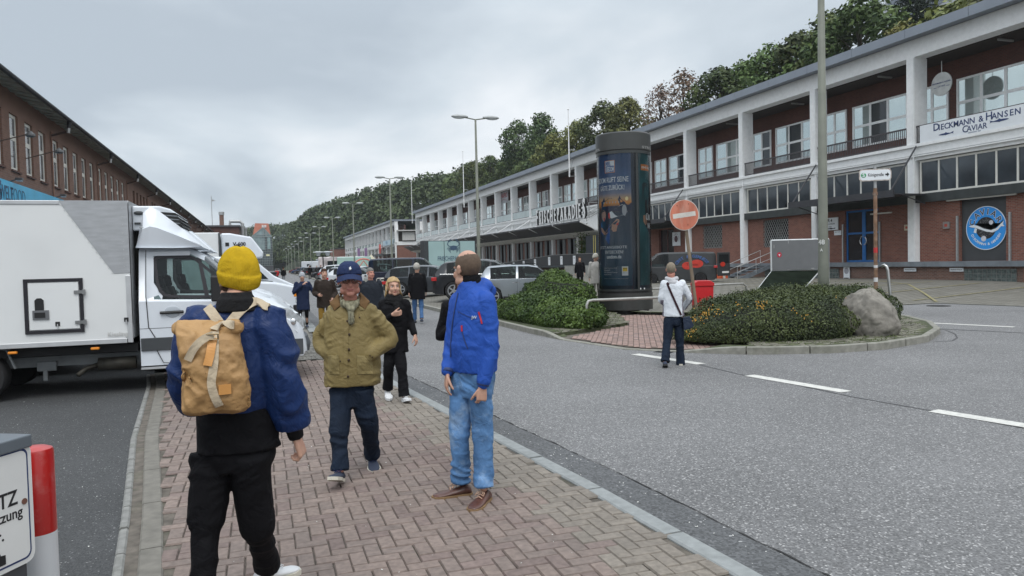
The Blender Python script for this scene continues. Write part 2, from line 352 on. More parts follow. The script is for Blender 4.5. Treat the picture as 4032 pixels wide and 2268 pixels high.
# ---- paving stones as geometry
def inpoly(x,y,P):
    c=False;j=len(P)-1
    for i in range(len(P)):
        if (P[i][1]>y)!=(P[j][1]>y) and x<(P[j][0]-P[i][0])*(y-P[i][1])/(P[j][1]-P[i][1])+P[i][0]: c=not c
        j=i
    return c
def paving(name,poly,z,colf,ang,bw=.2,bl=.1,pattern='herring',m=None,rough=.0,gap=.004,inset=.0):
    """every stone is its own little bevelled block; one mesh per area"""
    ca,sa=math.cos(ang),math.sin(ang); vs=[];fs=[];cols=[]
    xs=[p[0] for p in poly];ys=[p[1] for p in poly]
    cx,cy=(min(xs)+max(xs))/2,(min(ys)+max(ys))/2; R=max(max(xs)-min(xs),max(ys)-min(ys))*.75+1
    n=int(R/bl)+2; r=random.Random(3)
    def stone(u0,u1,v0,v1):
        uc,vc=(u0+u1)/2,(v0+v1)/2; X=cx+uc*ca-vc*sa; Y=cy+uc*sa+vc*ca
        if not inpoly(X,Y,poly): return
        g=gap; b=.006; dz=r.uniform(-.0025,.0025)-(.004 if r.random()<.06 else 0); tx=r.uniform(-.012,.012); ty=r.uniform(-.012,.012)
        o=len(vs); j=r.uniform(-.0015,.0015)
        for (a0,a1,b0,b1,zz) in ((u0+g,u1-g,v0+g,v1-g,-.012),(u0+g+b,u1-g-b,v0+g+b,v1-g-b,0)):
            for uu,vv in ((a0,b0),(a1,b0),(a1,b1),(a0,b1)):
                uu+=j+r.uniform(-rough,rough);vv+=r.uniform(-rough,rough)
                vs.append((cx+uu*ca-vv*sa,cy+uu*sa+vv*ca,z+zz+dz+(uu-uc)*tx+(vv-vc)*ty))
        F=[(4,5,6,7),(0,1,5,4),(1,2,6,5),(2,3,7,6),(3,0,4,7)]
        c=colf(X,Y,r)
        for q in F: fs.append(tuple(o+i for i in q)); cols.append(c)
    if pattern=='herring':
        for i in range(-n,n):
            for j in range(-n,n):
                k=(i-j)%4
                if k==0: stone(i*bl,(i+2)*bl,j*bl,(j+1)*bl)
                elif k==3: stone(i*bl,(i+1)*bl,j*bl,(j+2)*bl)
    else:
        nr=int(R/bl)+1; nc=int(R/bw)+1
        for j in range(-nr,nr):
            o_=(j%2)*bw*.5+r.uniform(-.02,.02)*(bw/.2)
            for i in range(-nc,nc): stone(i*bw+o_,(i+1)*bw+o_,j*bl,(j+1)*bl)
    me=bpy.data.meshes.new(name); me.from_pydata(vs,[],fs)
    a=me.color_attributes.new('stone','FLOAT_COLOR','CORNER'); arr=np.repeat(np.array([(*c,1) for c in cols],dtype=np.float32),4,axis=0).ravel()
    a.data.foreach_set('color',arr); me.materials.append(m); me.update()
    o=bpy.data.objects.new(name,me); COL.objects.link(o); return struct(o)
PAVE=mat('paving_brick',(.2,.1,.1),.88,var=.20,vs=26,bump=.35,bs=150,attr='stone',dirt=.40,dirtcol=(.13,.115,.105),dscale=.75)
SAND=mat('joint_sand',(.115,.100,.084),.95,var=.4,vs=9,dirt=.5,dirtcol=(.045,.06,.025),dscale=2.5)
pv=[(-.60,-1),(-.70,3.6),(-.82,4.78),(-.95,5.92),(-1.31,8.75),(-1.66,12.6),(-1.85,14.0),(1.52,14.6)]
rk_=[p for p in LK if p[1]<14.5]
walkpoly=[(x+.24,y) for x,y in pv]+[(x,y) for x,y in reversed(rk_)]
sheet('pavement',[(-.60,-2.2)]+pv[1:]+[(x+.02,y) for x,y in reversed(rk_)],-.006,SAND)
def lkx(y):
    for a,b in zip(LK,LK[1:]):
        if a[1]<=y<=b[1]: return a[0]+(b[0]-a[0])*(y-a[1])/(b[1]-a[1])
    return LK[0][0]
def lex(y):
    P=pv[:7]
    for a,b in zip(P,P[1:]):
        if a[1]<=y<=b[1]: return a[0]+(b[0]-a[0])*(y-a[1])/(b[1]-a[1])
    return -.6
def cwalk(x,y,r):
    d=lkx(y)-x; v=r.uniform(.90,1.10); e=x-lex(y)
    if d<.46+.06*math.sin(y*7)+ (.1 if (int(y*5)%3==0) else 0) or e<.08:
        return (.205*v,.180*v,.152*v)
    w=r.random()
    if w<.5: return (.205*v,.160*v,.139*v)
    if w<.8: return (.188*v,.149*v,.131*v)
    return (.178*v,.135*v,.121*v)
paving('pavement',[p for p in walkpoly],.010,cwalk,0,m=PAVE,gap=.0019)
# light concrete edging between the pavement and the yard
EDGE=mat('edge_concrete',(.21,.21,.20),.9,var=.25,vs=12,dirt=.5,dirtcol=(.10,.11,.08),dscale=4)
kerb('edging',pv[:7],.06,.008,-.05,stone=.5,side=-1,m=EDGE)
kerb('edging',[(x+.075,y) for x,y in pv[:7]],.14,.012,-.05,stone=.95,side=1,m=mat('edge_stone_grey',(.165,.155,.135),.9,var=.2,vs=10,dirt=.4,dirtcol=(.10,.10,.08),dscale=4),gap=.005)
# far pavement strip of setts under the truck noses
SETT=mat('granite_setts',(.2,.2,.2),.85,var=.2,vs=20,bump=.35,bs=80,attr='stone',dirt=.35,dirtcol=(.09,.085,.07),dscale=.8)
def csett(x,y,r):
    v=r.uniform(.7,1.25); return (.17*v,.165*v,.15*v)
sheet('pavement',[(-2.0,14.6),(1.40,14.6),(1.15,20),(1.2,60),(2.0,150),(2.5,420),(-.5,420),(-1.6,60)],.004,mat_brick('far_setts','xy',(.15,.145,.13),(.19,.185,.17),(.08,.08,.07),bw=.9,bh=.45,ms=.03))
paving('pavement',[(-1.9,14.6),(1.42,14.6),(1.2,20.0),(1.2,34),(.3,34),(-1.6,34)],.016,csett,R_(2),bw=.16,bl=.13,pattern='rows',m=SETT,rough=.006,gap=.008)
# ---- island
sheet('traffic_island',ISL,.006,SAND)
ISR=[(6.42,22.0),(6.40,16.4),(6.5,15.4),(6.9,13.2),(7.65,12.2),(8.5,11.4),(9.75,10.9),(10.9,10.85),(12.45,11.35),(13.85,12.32),(15.05,13.6),(15.9,15.0),(16.1,16.3),(15.4,17.3),(13.6,18.4),(11.2,20.2),(10.8,22.0)]
# crossing area paved in pink brick
X1=[(6.62,15.5),(6.98,13.3),(7.75,12.35),(8.35,11.8),(9.3,13.2),(11.2,15.6),(12.4,18.0),(11.4,21),(10.4,20.5),(9.3,17.6),(8.2,16.9)]
def cpink(x,y,r):
    v=r.uniform(.85,1.15); return (.27*v,.185*v,.16*v) if r.random()<.8 else (.23*v,.165*v,.15*v)
sheet('pavement',X1,.020,SAND)
paving('pavement',X1,.034,cpink,R_(62),bw=.24,bl=.115,pattern='rows',m=PAVE)
# mossy setts round the hedges (raised)
ISL_IN=[(8.55,11.5),(9.75,10.98),(10.9,10.93),(12.42,11.42),(13.8,12.4),(14.98,13.66),(15.8,15.0),(16.0,16.2),(15.3,17.2),(13.4,18.2),(12.0,17.6),(10.9,15.2),(9.4,13.0)]
MOSS=mat('mossy_soil',(.055,.065,.03),.95,var=.4,vs=7,bump=.5,bs=30)
mb=MB(); mb.prism(ISL_IN,-.02,.112,'xy'); struct(mb.build('traffic_island',MOSS))
def cisl(x,y,r):
    v=r.uniform(.7,1.2); return (.155*v,.15*v,.115*v) if r.random()<.72 else (.09*v,.10*v,.05*v)
paving('pavement',ISL_IN,.130,cisl,R_(8),bw=.2,bl=.14,pattern='rows',m=SETT,rough=.01,gap=.012)
I2=[(6.46,25.4),(6.5,20.4),(6.46,17.5),(6.5,16.0),(8.2,17.0),(9.3,17.8),(10.6,21.0),(11.0,25.4)]
mb=MB(); mb.prism(I2,-.02,.085,'xy'); struct(mb.build('traffic_island',MOSS))
paving('pavement',I2,.10,cisl,R_(4),bw=.2,bl=.15,pattern='rows',m=SETT,rough=.01,gap=.012)
mb=MB(); vs,fs=strip(dense(ISL,.4),-.125,-.42,0); mb.add([(x,y,zisl((x,y))-.012 if zisl((x,y))>.1 else .0) for x,y,_ in vs],fs); struct(mb.build('traffic_island',MOSS))
# ---- parking lot and forecourt (gently rising sheet)
LOTM=mat_brick('lot_setts','xy',(.150,.142,.120),(.200,.190,.165),(.075,.07,.055),bw=.42,bh=.30,ms=.03,dirt=.5,dirtcol=(.085,.08,.062))
mb=MB()
ys=[19.6,21,23,25.58,25.6,27,29,32,40,60,100,160,230,420]; 
def lx(y): 
    if y<25.6: return 11.3-(y-19.6)*0.0
    for a,b in zip(RK,RK[1:]):
        if a[1]<=y<=b[1]: return a[0]+(b[0]-a[0])*(y-a[1])/(b[1]-a[1])+.14
    return 9.6
vs=[];fs=[];nx=14
for y in ys:
    x0=lx(y)
    for i in range(nx+1):
        u=i/nx; x=x0+(44-x0)*u**1.4; z=zlot(x,y)
        if i==0 and y>25: z=.118
        vs.append((x,y,z))
for j in range(len(ys)-1):
    for i in range(nx): a=j*(nx+1)+i; fs.append((a,a+1,a+nx+2,a+nx+1))
mb.add(vs,fs)
mb.add([(22.2,19.6,.012),(24.5,8,.012),(40,-2,.012),(44,-2,.012),(44,19.6,.012)],[(0,1,2,3,4)])
struct(mb.build('parking_lot',LOTM))
# flat stone border where the road meets the forecourt
mb=MB(); mb.add(*strip([(11.5,19.9),(22.2,19.6),(24.5,8.0)],-.35,0,.016)); struct(mb.build('kerb',mat('flat_kerb',(.17,.165,.14),.85,var=.3,vs=5)))
# painted lines
LINE=mat('road_marking_paint',(.58,.575,.54),.7,var=.12,vs=20,dirt=.75,dirtcol=(.30,.30,.29),dscale=9)
def mark(name,pts,w,z,m):
    mb=MB(); mb.add(*strip(pts,-w/2,w/2,z)); return struct(mb.build(name,m))
for a,b in (((6.60,12.35),(6.93,10.65)),((6.88,9.30),(7.12,7.62)),((7.10,6.30),(7.42,4.70)),((15.9,14.25),(16.5,12.45))):
    mark('road_marking',[a,b],.20,.0055,LINE)
YEL=mat('yellow_marking_paint',(.26,.23,.11),.8,var=.3,vs=8,dirt=1.0,dirtcol=(.17,.16,.12),dscale=5)
for q in range(0,8):
    y0=22.5+q*2.7
    x0,y1=30.2,y0+1.2
    a=(22.6,y0-1.6);b=(33.5,y1+.6)
    z=max(zlot(*a),zlot(*b))+.012
    mb=MB(); v,f=strip([a,((a[0]+b[0])/2,(a[1]+b[1])/2),b],-.05,.05,0)
    mb.add([(x,y,zlot(x,y)+.02) for x,y,_ in v],f); struct(mb.build('road_marking',YEL))
mb=MB(); v,f=strip([(22.6,19.9),(26,23.5),(30,28),(33,33)],-.05,.05,0); mb.add([(x,y,zlot(x,y)+.023) for x,y,_ in v],f); struct(mb.build('road_marking',YEL))
# drain covers
IRON=mat('cast_iron',(.03,.03,.03),.6,metal=.5,var=.3,vs=12)
def drain(x,y,z,r,label,grp=None,sq=False,rz=0):
    mb=MB()
    if sq:
        mb.box(-.25,.25,-.17,.17,-.01,.006)
        for i in range(7): mb.box(-.22,.22,-.15+i*.045,-.125+i*.045,.006,.012)
    else: mb.lathe([(r,-.01),(r,.006),(r*.96,.010),(r*.9,.010),(r*.88,.006)],28)
    o=mb.build('drain_cover',IRON); o.location=(x,y,z); o.rotation_euler=(0,0,rz); tag(o,label,'drain cover',grp)
p=G(2370*1.0+60,1362); drain(7.35,12.45,.002,.2,'square slotted drain grate in the road at the foot of the dropped kerb',sq=True,rz=R_(35))
p=G(3640,1165); drain(p.x,p.y,.016,.42,'round iron manhole cover in the forecourt setts right of the steel post')
p=G(3695,1205); drain(p.x,p.y,.004,.36,'round iron manhole cover where the road meets the forecourt')
p=G(2730,1262,.03); drain(p.x,p.y,.036,.30,'round manhole cover in the pink brick pavement behind the person in white')
# sealed crack loop and long tar seam in the road
TAR=mat('tar_seam',(.045,.045,.048),.5)
mb=MB()
loop=[G(x*1.5652,y*1.5652) for x,y in ((2330,826),(2380,831),(2402,840),(2408,850),(2395,858),(2350,860))]
mb.add(*strip([(p.x,p.y) for p in loop],-.015,.015,.0048))
seam=[G(x*1.5652,y*1.5652) for x,y in ((1760,918),(1860,942),(2000,968),(2150,1000),(2350,1035),(2576,1078))]
mb.add(*strip(dense([(p.x,p.y) for p in seam],.4),-.011,.011,.0046))
seam=[G(x*1.5652,y*1.5652) for x,y in ((2330,826),(2576,838))]
mb.add(*strip([(p.x,p.y) for p in seam],-.03,.03,.0047))
struct(mb.build('tar_seam',TAR))
# scattered litter specks: tiny stones / blossom on the asphalt
mb=MB(); r=random.Random(5)
for i in range(420):
    t=r.random()
    if t<.45: y=r.uniform(3,14); x=lkx(y)+r.uniform(0,.5)
    elif t<.8: y=r.uniform(4,14); x=r.uniform(-6,-1.2) if y>6 else r.uniform(-3,-1.0)
    else: y=r.uniform(4,13); x=r.uniform(-.6,2)
    s=r.uniform(.003,.010); a=r.uniform(0,3.14); z=.013 if x>-1.2 else -.006
    dx,dy=math.cos(a)*s,math.sin(a)*s
    if -1.2<x<lkx(y): z=.016
    elif x>=lkx(y): z=.008
    mb.add([(x-dx,y-dy,z),(x+dy*.6,y-dx*.6,z),(x+dx,y+dy,z+.003),(x-dy*.6,y+dx*.6,z+.002)],[(0,1,2,3)])
tag(mb.build('litter',mat('pale_litter',(.6,.6,.57),.8)),'tiny pale scraps scattered over the asphalt and brick','litter',kind='stuff')
# hill behind the market halls
mb=MB();vs=[];fs=[]
XX=[-60,-40,-25,-10,0,10,20,30,40,50,56,62,70,78,86,96,110,140,200,400,900]; YY=[-40,0,20,40,60,80,100,130,160,200,240,280,330,380,430,480,560,650,800,1100]
def hz(x,y):
    # close in front of the hill: flat where halls and street stand; the hill sweeps left behind the street's end
    x0=53-47*sm((y-230)/250)
    if y>520: x0=6-70*sm((y-520)/200)
    top=17+12*sm((y-110)/110)-4*sm((y-330)/200)
    return top*sm((x-x0)/26)+2.0*sm((x-x0-20)/60)
for y in YY:
    for x in XX: vs.append((x,y,hz(x,y)-.2))
nX=len(XX)
for j in range(len(YY)-1):
    for i in range(nX-1): a=j*nX+i; fs.append((a,a+1,a+nX+1,a+nX))
mb.add(vs,fs); struct(mb.build('hillside',mat('hill_ground',(.025,.035,.015),.95,var=.4,vs=.08),smooth=True))
BRICK_R=mat_brick('red_brick','any',(.170,.050,.032),(.245,.085,.054),(.21,.17,.145),dirt=.30,dirtcol=(.10,.045,.035))
BRICK_L=mat_brick('brown_brick','any',(.160,.078,.052),(.215,.110,.076),(.19,.15,.125),dirt=.45,dirtcol=(.12,.065,.05),bw=.27,bh=.12,ms=.014)
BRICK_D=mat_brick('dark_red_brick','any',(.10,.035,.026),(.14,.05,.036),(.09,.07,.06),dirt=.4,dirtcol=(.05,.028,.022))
BRICK_B=mat_brick('base_brick','any',(.14,.065,.048),(.22,.11,.08),(.22,.19,.165),dirt=.7,dirtcol=(.12,.09,.075))
FASC=mat('zinc_fascia',(.235,.265,.31),.5,metal=.2,var=.06,vs=.8)
OWHITE=mat('off_white_frame',(.66,.65,.60),.55,var=.05)
FRAMEW=mat('white_window_frame',(.82,.83,.83),.5,var=.05)
DBAND=mat('dark_green_band',(.030,.036,.036),.6,var=.3,vs=2)
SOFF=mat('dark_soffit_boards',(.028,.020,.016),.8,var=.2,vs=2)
RAILM=mat('railing_metal',(.055,.05,.055),.5,var=.1)
BALG=mat('frosted_balustrade_glass',(.40,.47,.47),.15,var=.10,vs=.7)
ROOFM=mat('roof_felt',(.09,.09,.095),.9,var=.2)
CONC=mat('concrete',(.30,.30,.28),.85,var=.18,vs=3,dirt=.4,dirtcol=(.16,.16,.14))
def wall_holes(mb,X,y0,y1,z0,z1,holes,rev,dirn,mi=0,rmi=0):
    """wall in the plane x=X with real openings; reveals go to X+dirn*rev"""
    ys=sorted({y0,y1,*[h[0] for h in holes],*[h[1] for h in holes]}); zs=sorted({z0,z1,*[h[2] for h in holes],*[h[3] for h in holes]})
    for a,b in zip(ys,ys[1:]):
        run=None
        for c,d in zip(zs,zs[1:]):
            if any(h[0]-1e-6<=a and b<=h[1]+1e-6 and h[2]-1e-6<=c and d<=h[3]+1e-6 for h in holes): continue
            mb.add([(X,a,c),(X,b,c),(X,b,d),(X,a,d)],[(0,1,2,3)],mi)
    for h in holes:
        a,b,c,d=h; Z=X+dirn*rev
        mb.add([(X,a,c),(Z,a,c),(Z,a,d),(X,a,d)],[(0,1,2,3)],rmi); mb.add([(X,b,c),(Z,b,c),(Z,b,d),(X,b,d)],[(0,1,2,3)],rmi)
        mb.add([(X,a,c),(X,b,c),(Z,b,c),(Z,a,c)],[(0,1,2,3)],rmi); mb.add([(X,a,d),(X,b,d),(Z,b,d),(Z,a,d)],[(0,1,2,3)],rmi)
def window_x(par,X,y0,y1,z0,z1,nx,nz,fw=.09,face=-1,fm=FRAMEW,gm=GLASSL,zs=None,depth=.08,bar=.07,name='window',label=None,alt=None):
    """window in plane x=X, glazing bars nx x nz"""
    mb=MB(); a=X; b=X+face*depth; x0,x1=min(a,b),max(a,b)
    mb.box(x0,x1,y0,y0+fw,z0,z1);mb.box(x0,x1,y1-fw,y1,z0,z1);mb.box(x0,x1,y0+fw,y1-fw,z0,z0+fw);mb.box(x0,x1,y0+fw,y1-fw,z1-fw,z1)
    W_=(y1-y0-2*fw); H=(z1-z0-2*fw)
    zz=[z0+fw+H*t for t in (zs or [i/nz for i in range(1,nz)])]
    for i in range(1,nx): yc=y0+fw+W_*i/nx; mb.box(x0+.006,x1-.006,yc-bar/2,yc+bar/2,z0+fw,z1-fw)
    for zc in zz:
        for i in range(nx):
            p=y0+fw+W_*i/nx+(bar/2 if i else 0); q=y0+fw+W_*(i+1)/nx-(bar/2 if i<nx-1 else 0)
            mb.box(x0+.006,x1-.006,p,q,zc-bar/2,zc+bar/2)
    o=mb.build(name,fm,par)
    if label: o['label']=label
    g=MB(); xm=X+face*depth*.45
    edges=[z0+fw]+zz+[z1-fw]
    for i in range(nx):
        for j in range(len(edges)-1):
            p=y0+fw+W_*i/nx; q=y0+fw+W_*(i+1)/nx; t=rnd.uniform(-.006,.006)
            mi=1 if (alt and alt(i,j)) else 0
            g.add([(xm,p,edges[j]),(xm,q,edges[j]),(xm+t,q,edges[j+1]),(xm+t,p,edges[j+1])],[(0,1,2,3)],mi)
    g.build('pane',[gm,GLASSD],o)
    return o
# ================================================= right-hand market hall (near)
def hall(label,Y0,nb,railbays,detail=True,zoff=0):
    """bays of 8 m starting at Y0; X=36 facade"""
    P=8.0; Y1=Y0+P*nb; root=empty('market_hall',(36,Y0,0),0,label,'building')
    inv=T(-36,-Y0,0)
    def B(mb,name,m,par=root,**k):
        s=mb; 
        s.v=[(v[0]-36,v[1]-Y0,v[2]) for v in s.v]; return s.build(name,m,par,**k)
    # brick walls
    mb=MB(); holes=openings(Y0,nb)
    wall_holes(mb,36.4,Y0,Y1,1.2,4.65,[h[:4] for h in holes],.35,1)
    mb.box(36.4+.004,50,Y1-.3,Y1,1.2,7.2); 
    B(mb,'wall',BRICK_R)
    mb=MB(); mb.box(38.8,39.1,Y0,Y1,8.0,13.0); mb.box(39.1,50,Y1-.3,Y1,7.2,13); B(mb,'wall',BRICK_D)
    mb=MB(); wall_holes(mb,35.85,Y0,Y1,-.2,.97,[],0,1)
    mb.box(35.85+.01,50,Y1-.35,Y1-.02,-.2,1.1)
    B(mb,'wall',BRICK_B)
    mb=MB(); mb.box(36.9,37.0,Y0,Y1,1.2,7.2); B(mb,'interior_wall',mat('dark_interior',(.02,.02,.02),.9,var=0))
    # dock
    mb=MB(); mb.box(35.6,36.38,Y0,Y1,.975,1.255); B(mb,'loading_dock',mat('dock_steel_edge',(.20,.225,.25),.55,metal=.3,var=.2,vs=1.5,dirt=.5,dirtcol=(.12,.12,.12)))
    # bands and floors
    mb=MB(); mb.box(36.05,36.46,Y0,Y1,4.65,5.15); B(mb,'cornice_band',DBAND)
    mb=MB(); mb.box(36.02,38.78,Y0,Y1,7.42,7.98); mb.box(36.1,38.7,Y0,Y1,7.1,7.42); mb.box(35.9,36.1,Y0,Y1,7.86,8.03); mb.box(35.95,36.06,Y0,Y1,7.30,7.36)
    B(mb,'balcony_floor',WHITE)
    # roof
    mb=MB(); mb.box(36.0,36.9,Y0-.2,Y1+.2,13.02,14.02); B(mb,'eaves_beam',WHITE)
    mb=MB()
    y=Y0-.3
    while y<Y1+.2:
        e=min(y+4.0,Y1+.3); mb.box(35.28,35.34,y+.012,e-.012,14.0,14.52); y=e
    mb.box(35.345,50.6,Y0-.3,Y1+.3,14.04,14.5); B(mb,'fascia',FASC)
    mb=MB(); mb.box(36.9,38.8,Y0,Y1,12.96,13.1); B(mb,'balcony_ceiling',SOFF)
    for i in range(nb):
        mb=MB(); mb.box(37.2,38.3,Y0+P*i+3.5,Y0+P*i+3.6,12.86,12.955)
        B(mb,'ceiling_lamp',mat('lamp_housing',(.3,.3,.29),.5))
    mb=MB(); mb.box(35.5,50.5,Y0-.2,Y1+.25,14.5,14.56); B(mb,'roof',ROOFM)
    # columns
    for i in range(nb+1):
        y=Y0+P*i; w=.28
        mb=MB(); mb.box(36.0+.0,36.95,y-w,y+w,8.03,13.02); mb.box(36.03,36.38,y-w+.02,y+w-.02,1.256,7.1); mb.tube([(35.97,y-w+.05,13.0),(35.97,y-w+.05,1.3)],.028,6)
        B(mb,'column',WHITE)
    for i in range(nb):
        a=Y0+P*i+.28; b=Y0+P*(i+1)-.28
        # clerestory of the ground floor
        mbq=None
        if i not in CANOPY_FRISCHE or not detail:
            o=window_x(root,36.34,a+.25,b-.1,5.16,7.06,6,1,fw=.11,fm=OWHITE,gm=mat('clerestory_glass',(.045,.055,.065),.07,var=.5,vs=.5,spec=.8),bar=.1,name='clerestory_window')
            o.location=(-36,-Y0,0)
        else:
            mb=MB(); y=a
            while y<b: mb.box(36.2,36.24,y+.01,min(y+.45,b)-.01,5.15,7.1); y+=.45
            B(mb,'cladding',WHITE)
        # upper floor windows
        y0=Y0+P*i
        al=lambda q,r,i=i: (q==1 and (i*7+3)%3!=1)
        o=window_x(root,38.79,y0+2.75,y0+7.3,9.0,11.8,3,2,zs=[.50],fw=.12,alt=al,bar=.16); o.location=(-36,-Y0,0)
        o=window_x(root,38.79,y0-.15+(.44 if i==0 else 0),y0+2.1,9.0,11.8,2,2,zs=[.5],fw=.12,bar=.16,alt=(lambda q,r,i=i:(i%3==1 and q==0))); o.location=(-36,-Y0,0)
        # balustrade
        if i in railbays:
            mb=MB(); mb.box(36.11,36.19,a,b,8.99,9.08); mb.box(36.13,36.17,a,b,8.10,8.16)
            n=int((b-a)/.14)
            for q in range(n+1): yy=a+.03+(b-a-.06)*q/n; mb.box(36.135,36.165,yy-.018,yy+.018,8.16,9.02)
            B(mb,'railing',RAILM)
        else:
            mb=MB()
            mb.box(36.1,36.13,a,b,9.05,9.12,1); mb.box(36.1,36.13,a,b,8.1,8.14,1)
            n=4
            for q in range(n): mb.box(36.105,36.125,a+(b-a)*q/n+.02,a+(b-a)*(q+1)/n-.02,8.14,9.05,0)
            B(mb,'glass_balustrade',[BALG,RAILM])
    for h in holes:
        a,b,c,d,kind=h
        if kind=='grille':
            o=window_x(root,36.62,a,b,c,d,2,1,fw=.09,fm=mat('grille_frame',(.10,.105,.11),.5),gm=GLASSD,name='barred_window'); o.location=(-36,-Y0,0)
            mb=MB(); s=.24
            n=int(((b-a)+(d-c))/s)
            for q in range(-n,n+1):
                for sg in (1,-1):
                    # diagonal bars clipped to the opening
                    y_s=a+q*s; pts=[]
                    for t in (0,1):
                        pass
                    z0_=c; z1_=d
                    ya=y_s; yb=y_s+sg*(d-c)*.62
                    # clip in y
                    def cl(ya,yb):
                        t0,t1=0,1
                        dy=yb-ya
                        for lim,s_ in ((a,1),(b,-1)):
                            f0=(ya-lim)*s_; f1=(yb-lim)*s_
                            if f0<0 and f1<0: return None
                            if f0<0: t0=max(t0,-f0/(f1-f0))
                            elif f1<0: t1=min(t1,f0/(f0-f1))
                        return (t0,t1) if t1-t0>.02 else None
                    r_=cl(ya,yb)
                    if r_:
                        f=lambda t:(36.42+.006*sg,ya+(yb-ya)*t,c+(d-c)*t)
                        mb.bar(f(r_[0]),f(r_[1]),.016,.016,up=(1,0,0))
            mb.build('window_grille',mat('grille_bars',(.36,.36,.34),.6),o)
            mb=None
    return root,B
CANOPY_FRISCHE=set(range(6,19))
def openings(Y0,nb):
    H=[]
    if Y0>100: 
        for i in range(nb): H.append((Y0+8*i+1.2,Y0+8*i+3.0,1.27,4.3,'door')); H.append((Y0+8*i+4.6,Y0+8*i+6.4,1.27,4.3,'door'))
        return H
    H+= [(27.9,30.55,1.26,4.6,'caviar'),(36.2,38.95,1.26,4.6,'blue'),(44.45,47.3,2.45,4.5,'grille'),(52.6,55.4,2.55,4.5,'grille'),(60.2,62.9,1.26,4.5,'dark'),
         (19.8,22.4,1.26,4.6,'dark'),(64.7,66.9,2.6,4.5,'grille')]
    for i in range(6,nb):
        y=Y0+8*i
        H.append((y+1.0,y+3.3,1.26,4.5,'shop')); H.append((y+4.4,y+6.9,1.26,4.5,'shop'))
    return H
HY0=17.4
hall1,B1=hall('long two storey brick market hall with white concrete balconies and lettering above its awnings',HY0,20,set(range(0,8)))
# doors of the near hall
mb=MB(); mb.box(36.55,36.6,27.9,30.55,1.26,4.6); B1(mb,'sliding_door',mat('dark_grey_door',(.052,.055,.058),.55,var=.12,vs=1.5))
mb=MB(); mb.box(36.15,36.25,27.2,31.2,4.58,4.68); mb.box(36.15,36.25,36.6,35.0,4.2,4.28) ; B1(mb,'door_lintel',OWHITE)
BLUE=mat('blue_door_paint',(.015,.13,.38),.4,var=.08)
mb=MB()
for y in (36.2,38.84): mb.box(36.5,36.62,y,y+.11,1.26,4.6)
mb.box(36.5,36.62,37.35,37.62,1.26,4.6)
for z in (1.26,3.05,4.47): 
    for a,b in ((36.31,37.35),(37.62,38.84)): mb.box(36.51,36.61,a,b,z,z+.12)
dr=B1(mb,'glass_door',BLUE); dr['label']='blue framed double glass door'
mb=MB(); mb.box(36.545,36.56,36.31,38.84,1.3,4.5); B1(mb,'pane',GLASSD,dr)
mb=MB()
for s in (-1,1):
    pts=[(36.44,37.48+s*(.06+.20*math.sin(t)),2.62+.27*math.cos(t)) for t in [math.pi*k/10 for k in range(11)]]
    mb.tube(pts,.022,6)
B1(mb,'door_handle',mat('bright_steel',(.7,.7,.7),.25,metal=.8,var=0),dr)
for y0,y1,z1 in ((60.2,62.9,4.5),(19.8,22.4,4.6)):
    mb=MB(); mb.box(36.6,36.65,y0,y1,1.26,z1); d=B1(mb,'glass_door',GLASSD); mb=MB(); mb.box(36.57,36.6,(y0+y1)/2-.05,(y0+y1)/2+.05,1.26,z1); mb.box(36.57,36.6,y0,y0+.08,1.26,z1);mb.box(36.57,36.6,y1-.08,y1,1.26,z1); B1(mb,'door_frame',mat('red_brown_frame',(.12,.03,.025),.5),d)
SHUT=mat('grey_shutter',(.10,.11,.115),.5,var=.1)
for i in range(6,20):
    y=HY0+8*i
    for a,b in ((1.0,3.3),(4.4,6.9)):
        mb=MB(); mb.box(36.28,36.34,y+a-.1,y+a+.75,1.27,4.5); mb.box(36.28,36.34,y+b-.75,y+b+.1,1.27,4.5); B1(mb,'shutter',SHUT)
        mb=MB(); mb.box(36.7,36.74,y+a,y+b,1.27,4.5); mb.box(36.66,36.7,y+(a+b)/2-.04,y+(a+b)/2+.04,1.27,4.5,1); B1(mb,'glass_door',[GLASSD,SHUT])
# guard angles beside doors, dock base details
mb=MB()
for y in (27.6,30.62,36.0,39.05): mb.box(36.30,36.39,y,y+.1,1.256,3.75)
B1(mb,'guard_rail',GALV)
GB=mat('glass_block',(.10,.125,.12),.2,var=.5,vs=8)
for a,b in ((38.9,41.2),(26.9,29.8),(44.4,46.4),(33.6,34.2)):
    if b-a<1: continue
    mb=MB(); n=int((b-a)/.26)
    mb.box(35.80,35.86,a,b,.1,.86,1)
    for q in range(n):
        for w in range(3): mb.box(35.785,35.8,a+q*(b-a)/n+.02,a+(q+1)*(b-a)/n-.02,.12+w*.245,.12+(w+1)*.245-.03,0)
    B1(mb,'glass_block_window',[GB,mat('block_joint',(.2,.2,.19),.9)])
mb=MB(); mb.box(35.72,35.85,23.9,26.5,-.1,.90); mb.box(35.70,35.72,25.18,25.21,-.05,.85,1); B1(mb,'cellar_door',[mat('brown_steel_door',(.17,.085,.06),.6,var=.2,vs=2),BLACK])
mb=MB(); mb.box(35.7,35.85,18,21.6,-.1,.97); B1(mb,'plaster_panel',mat('grey_render',(.33,.36,.34),.85,var=.15))
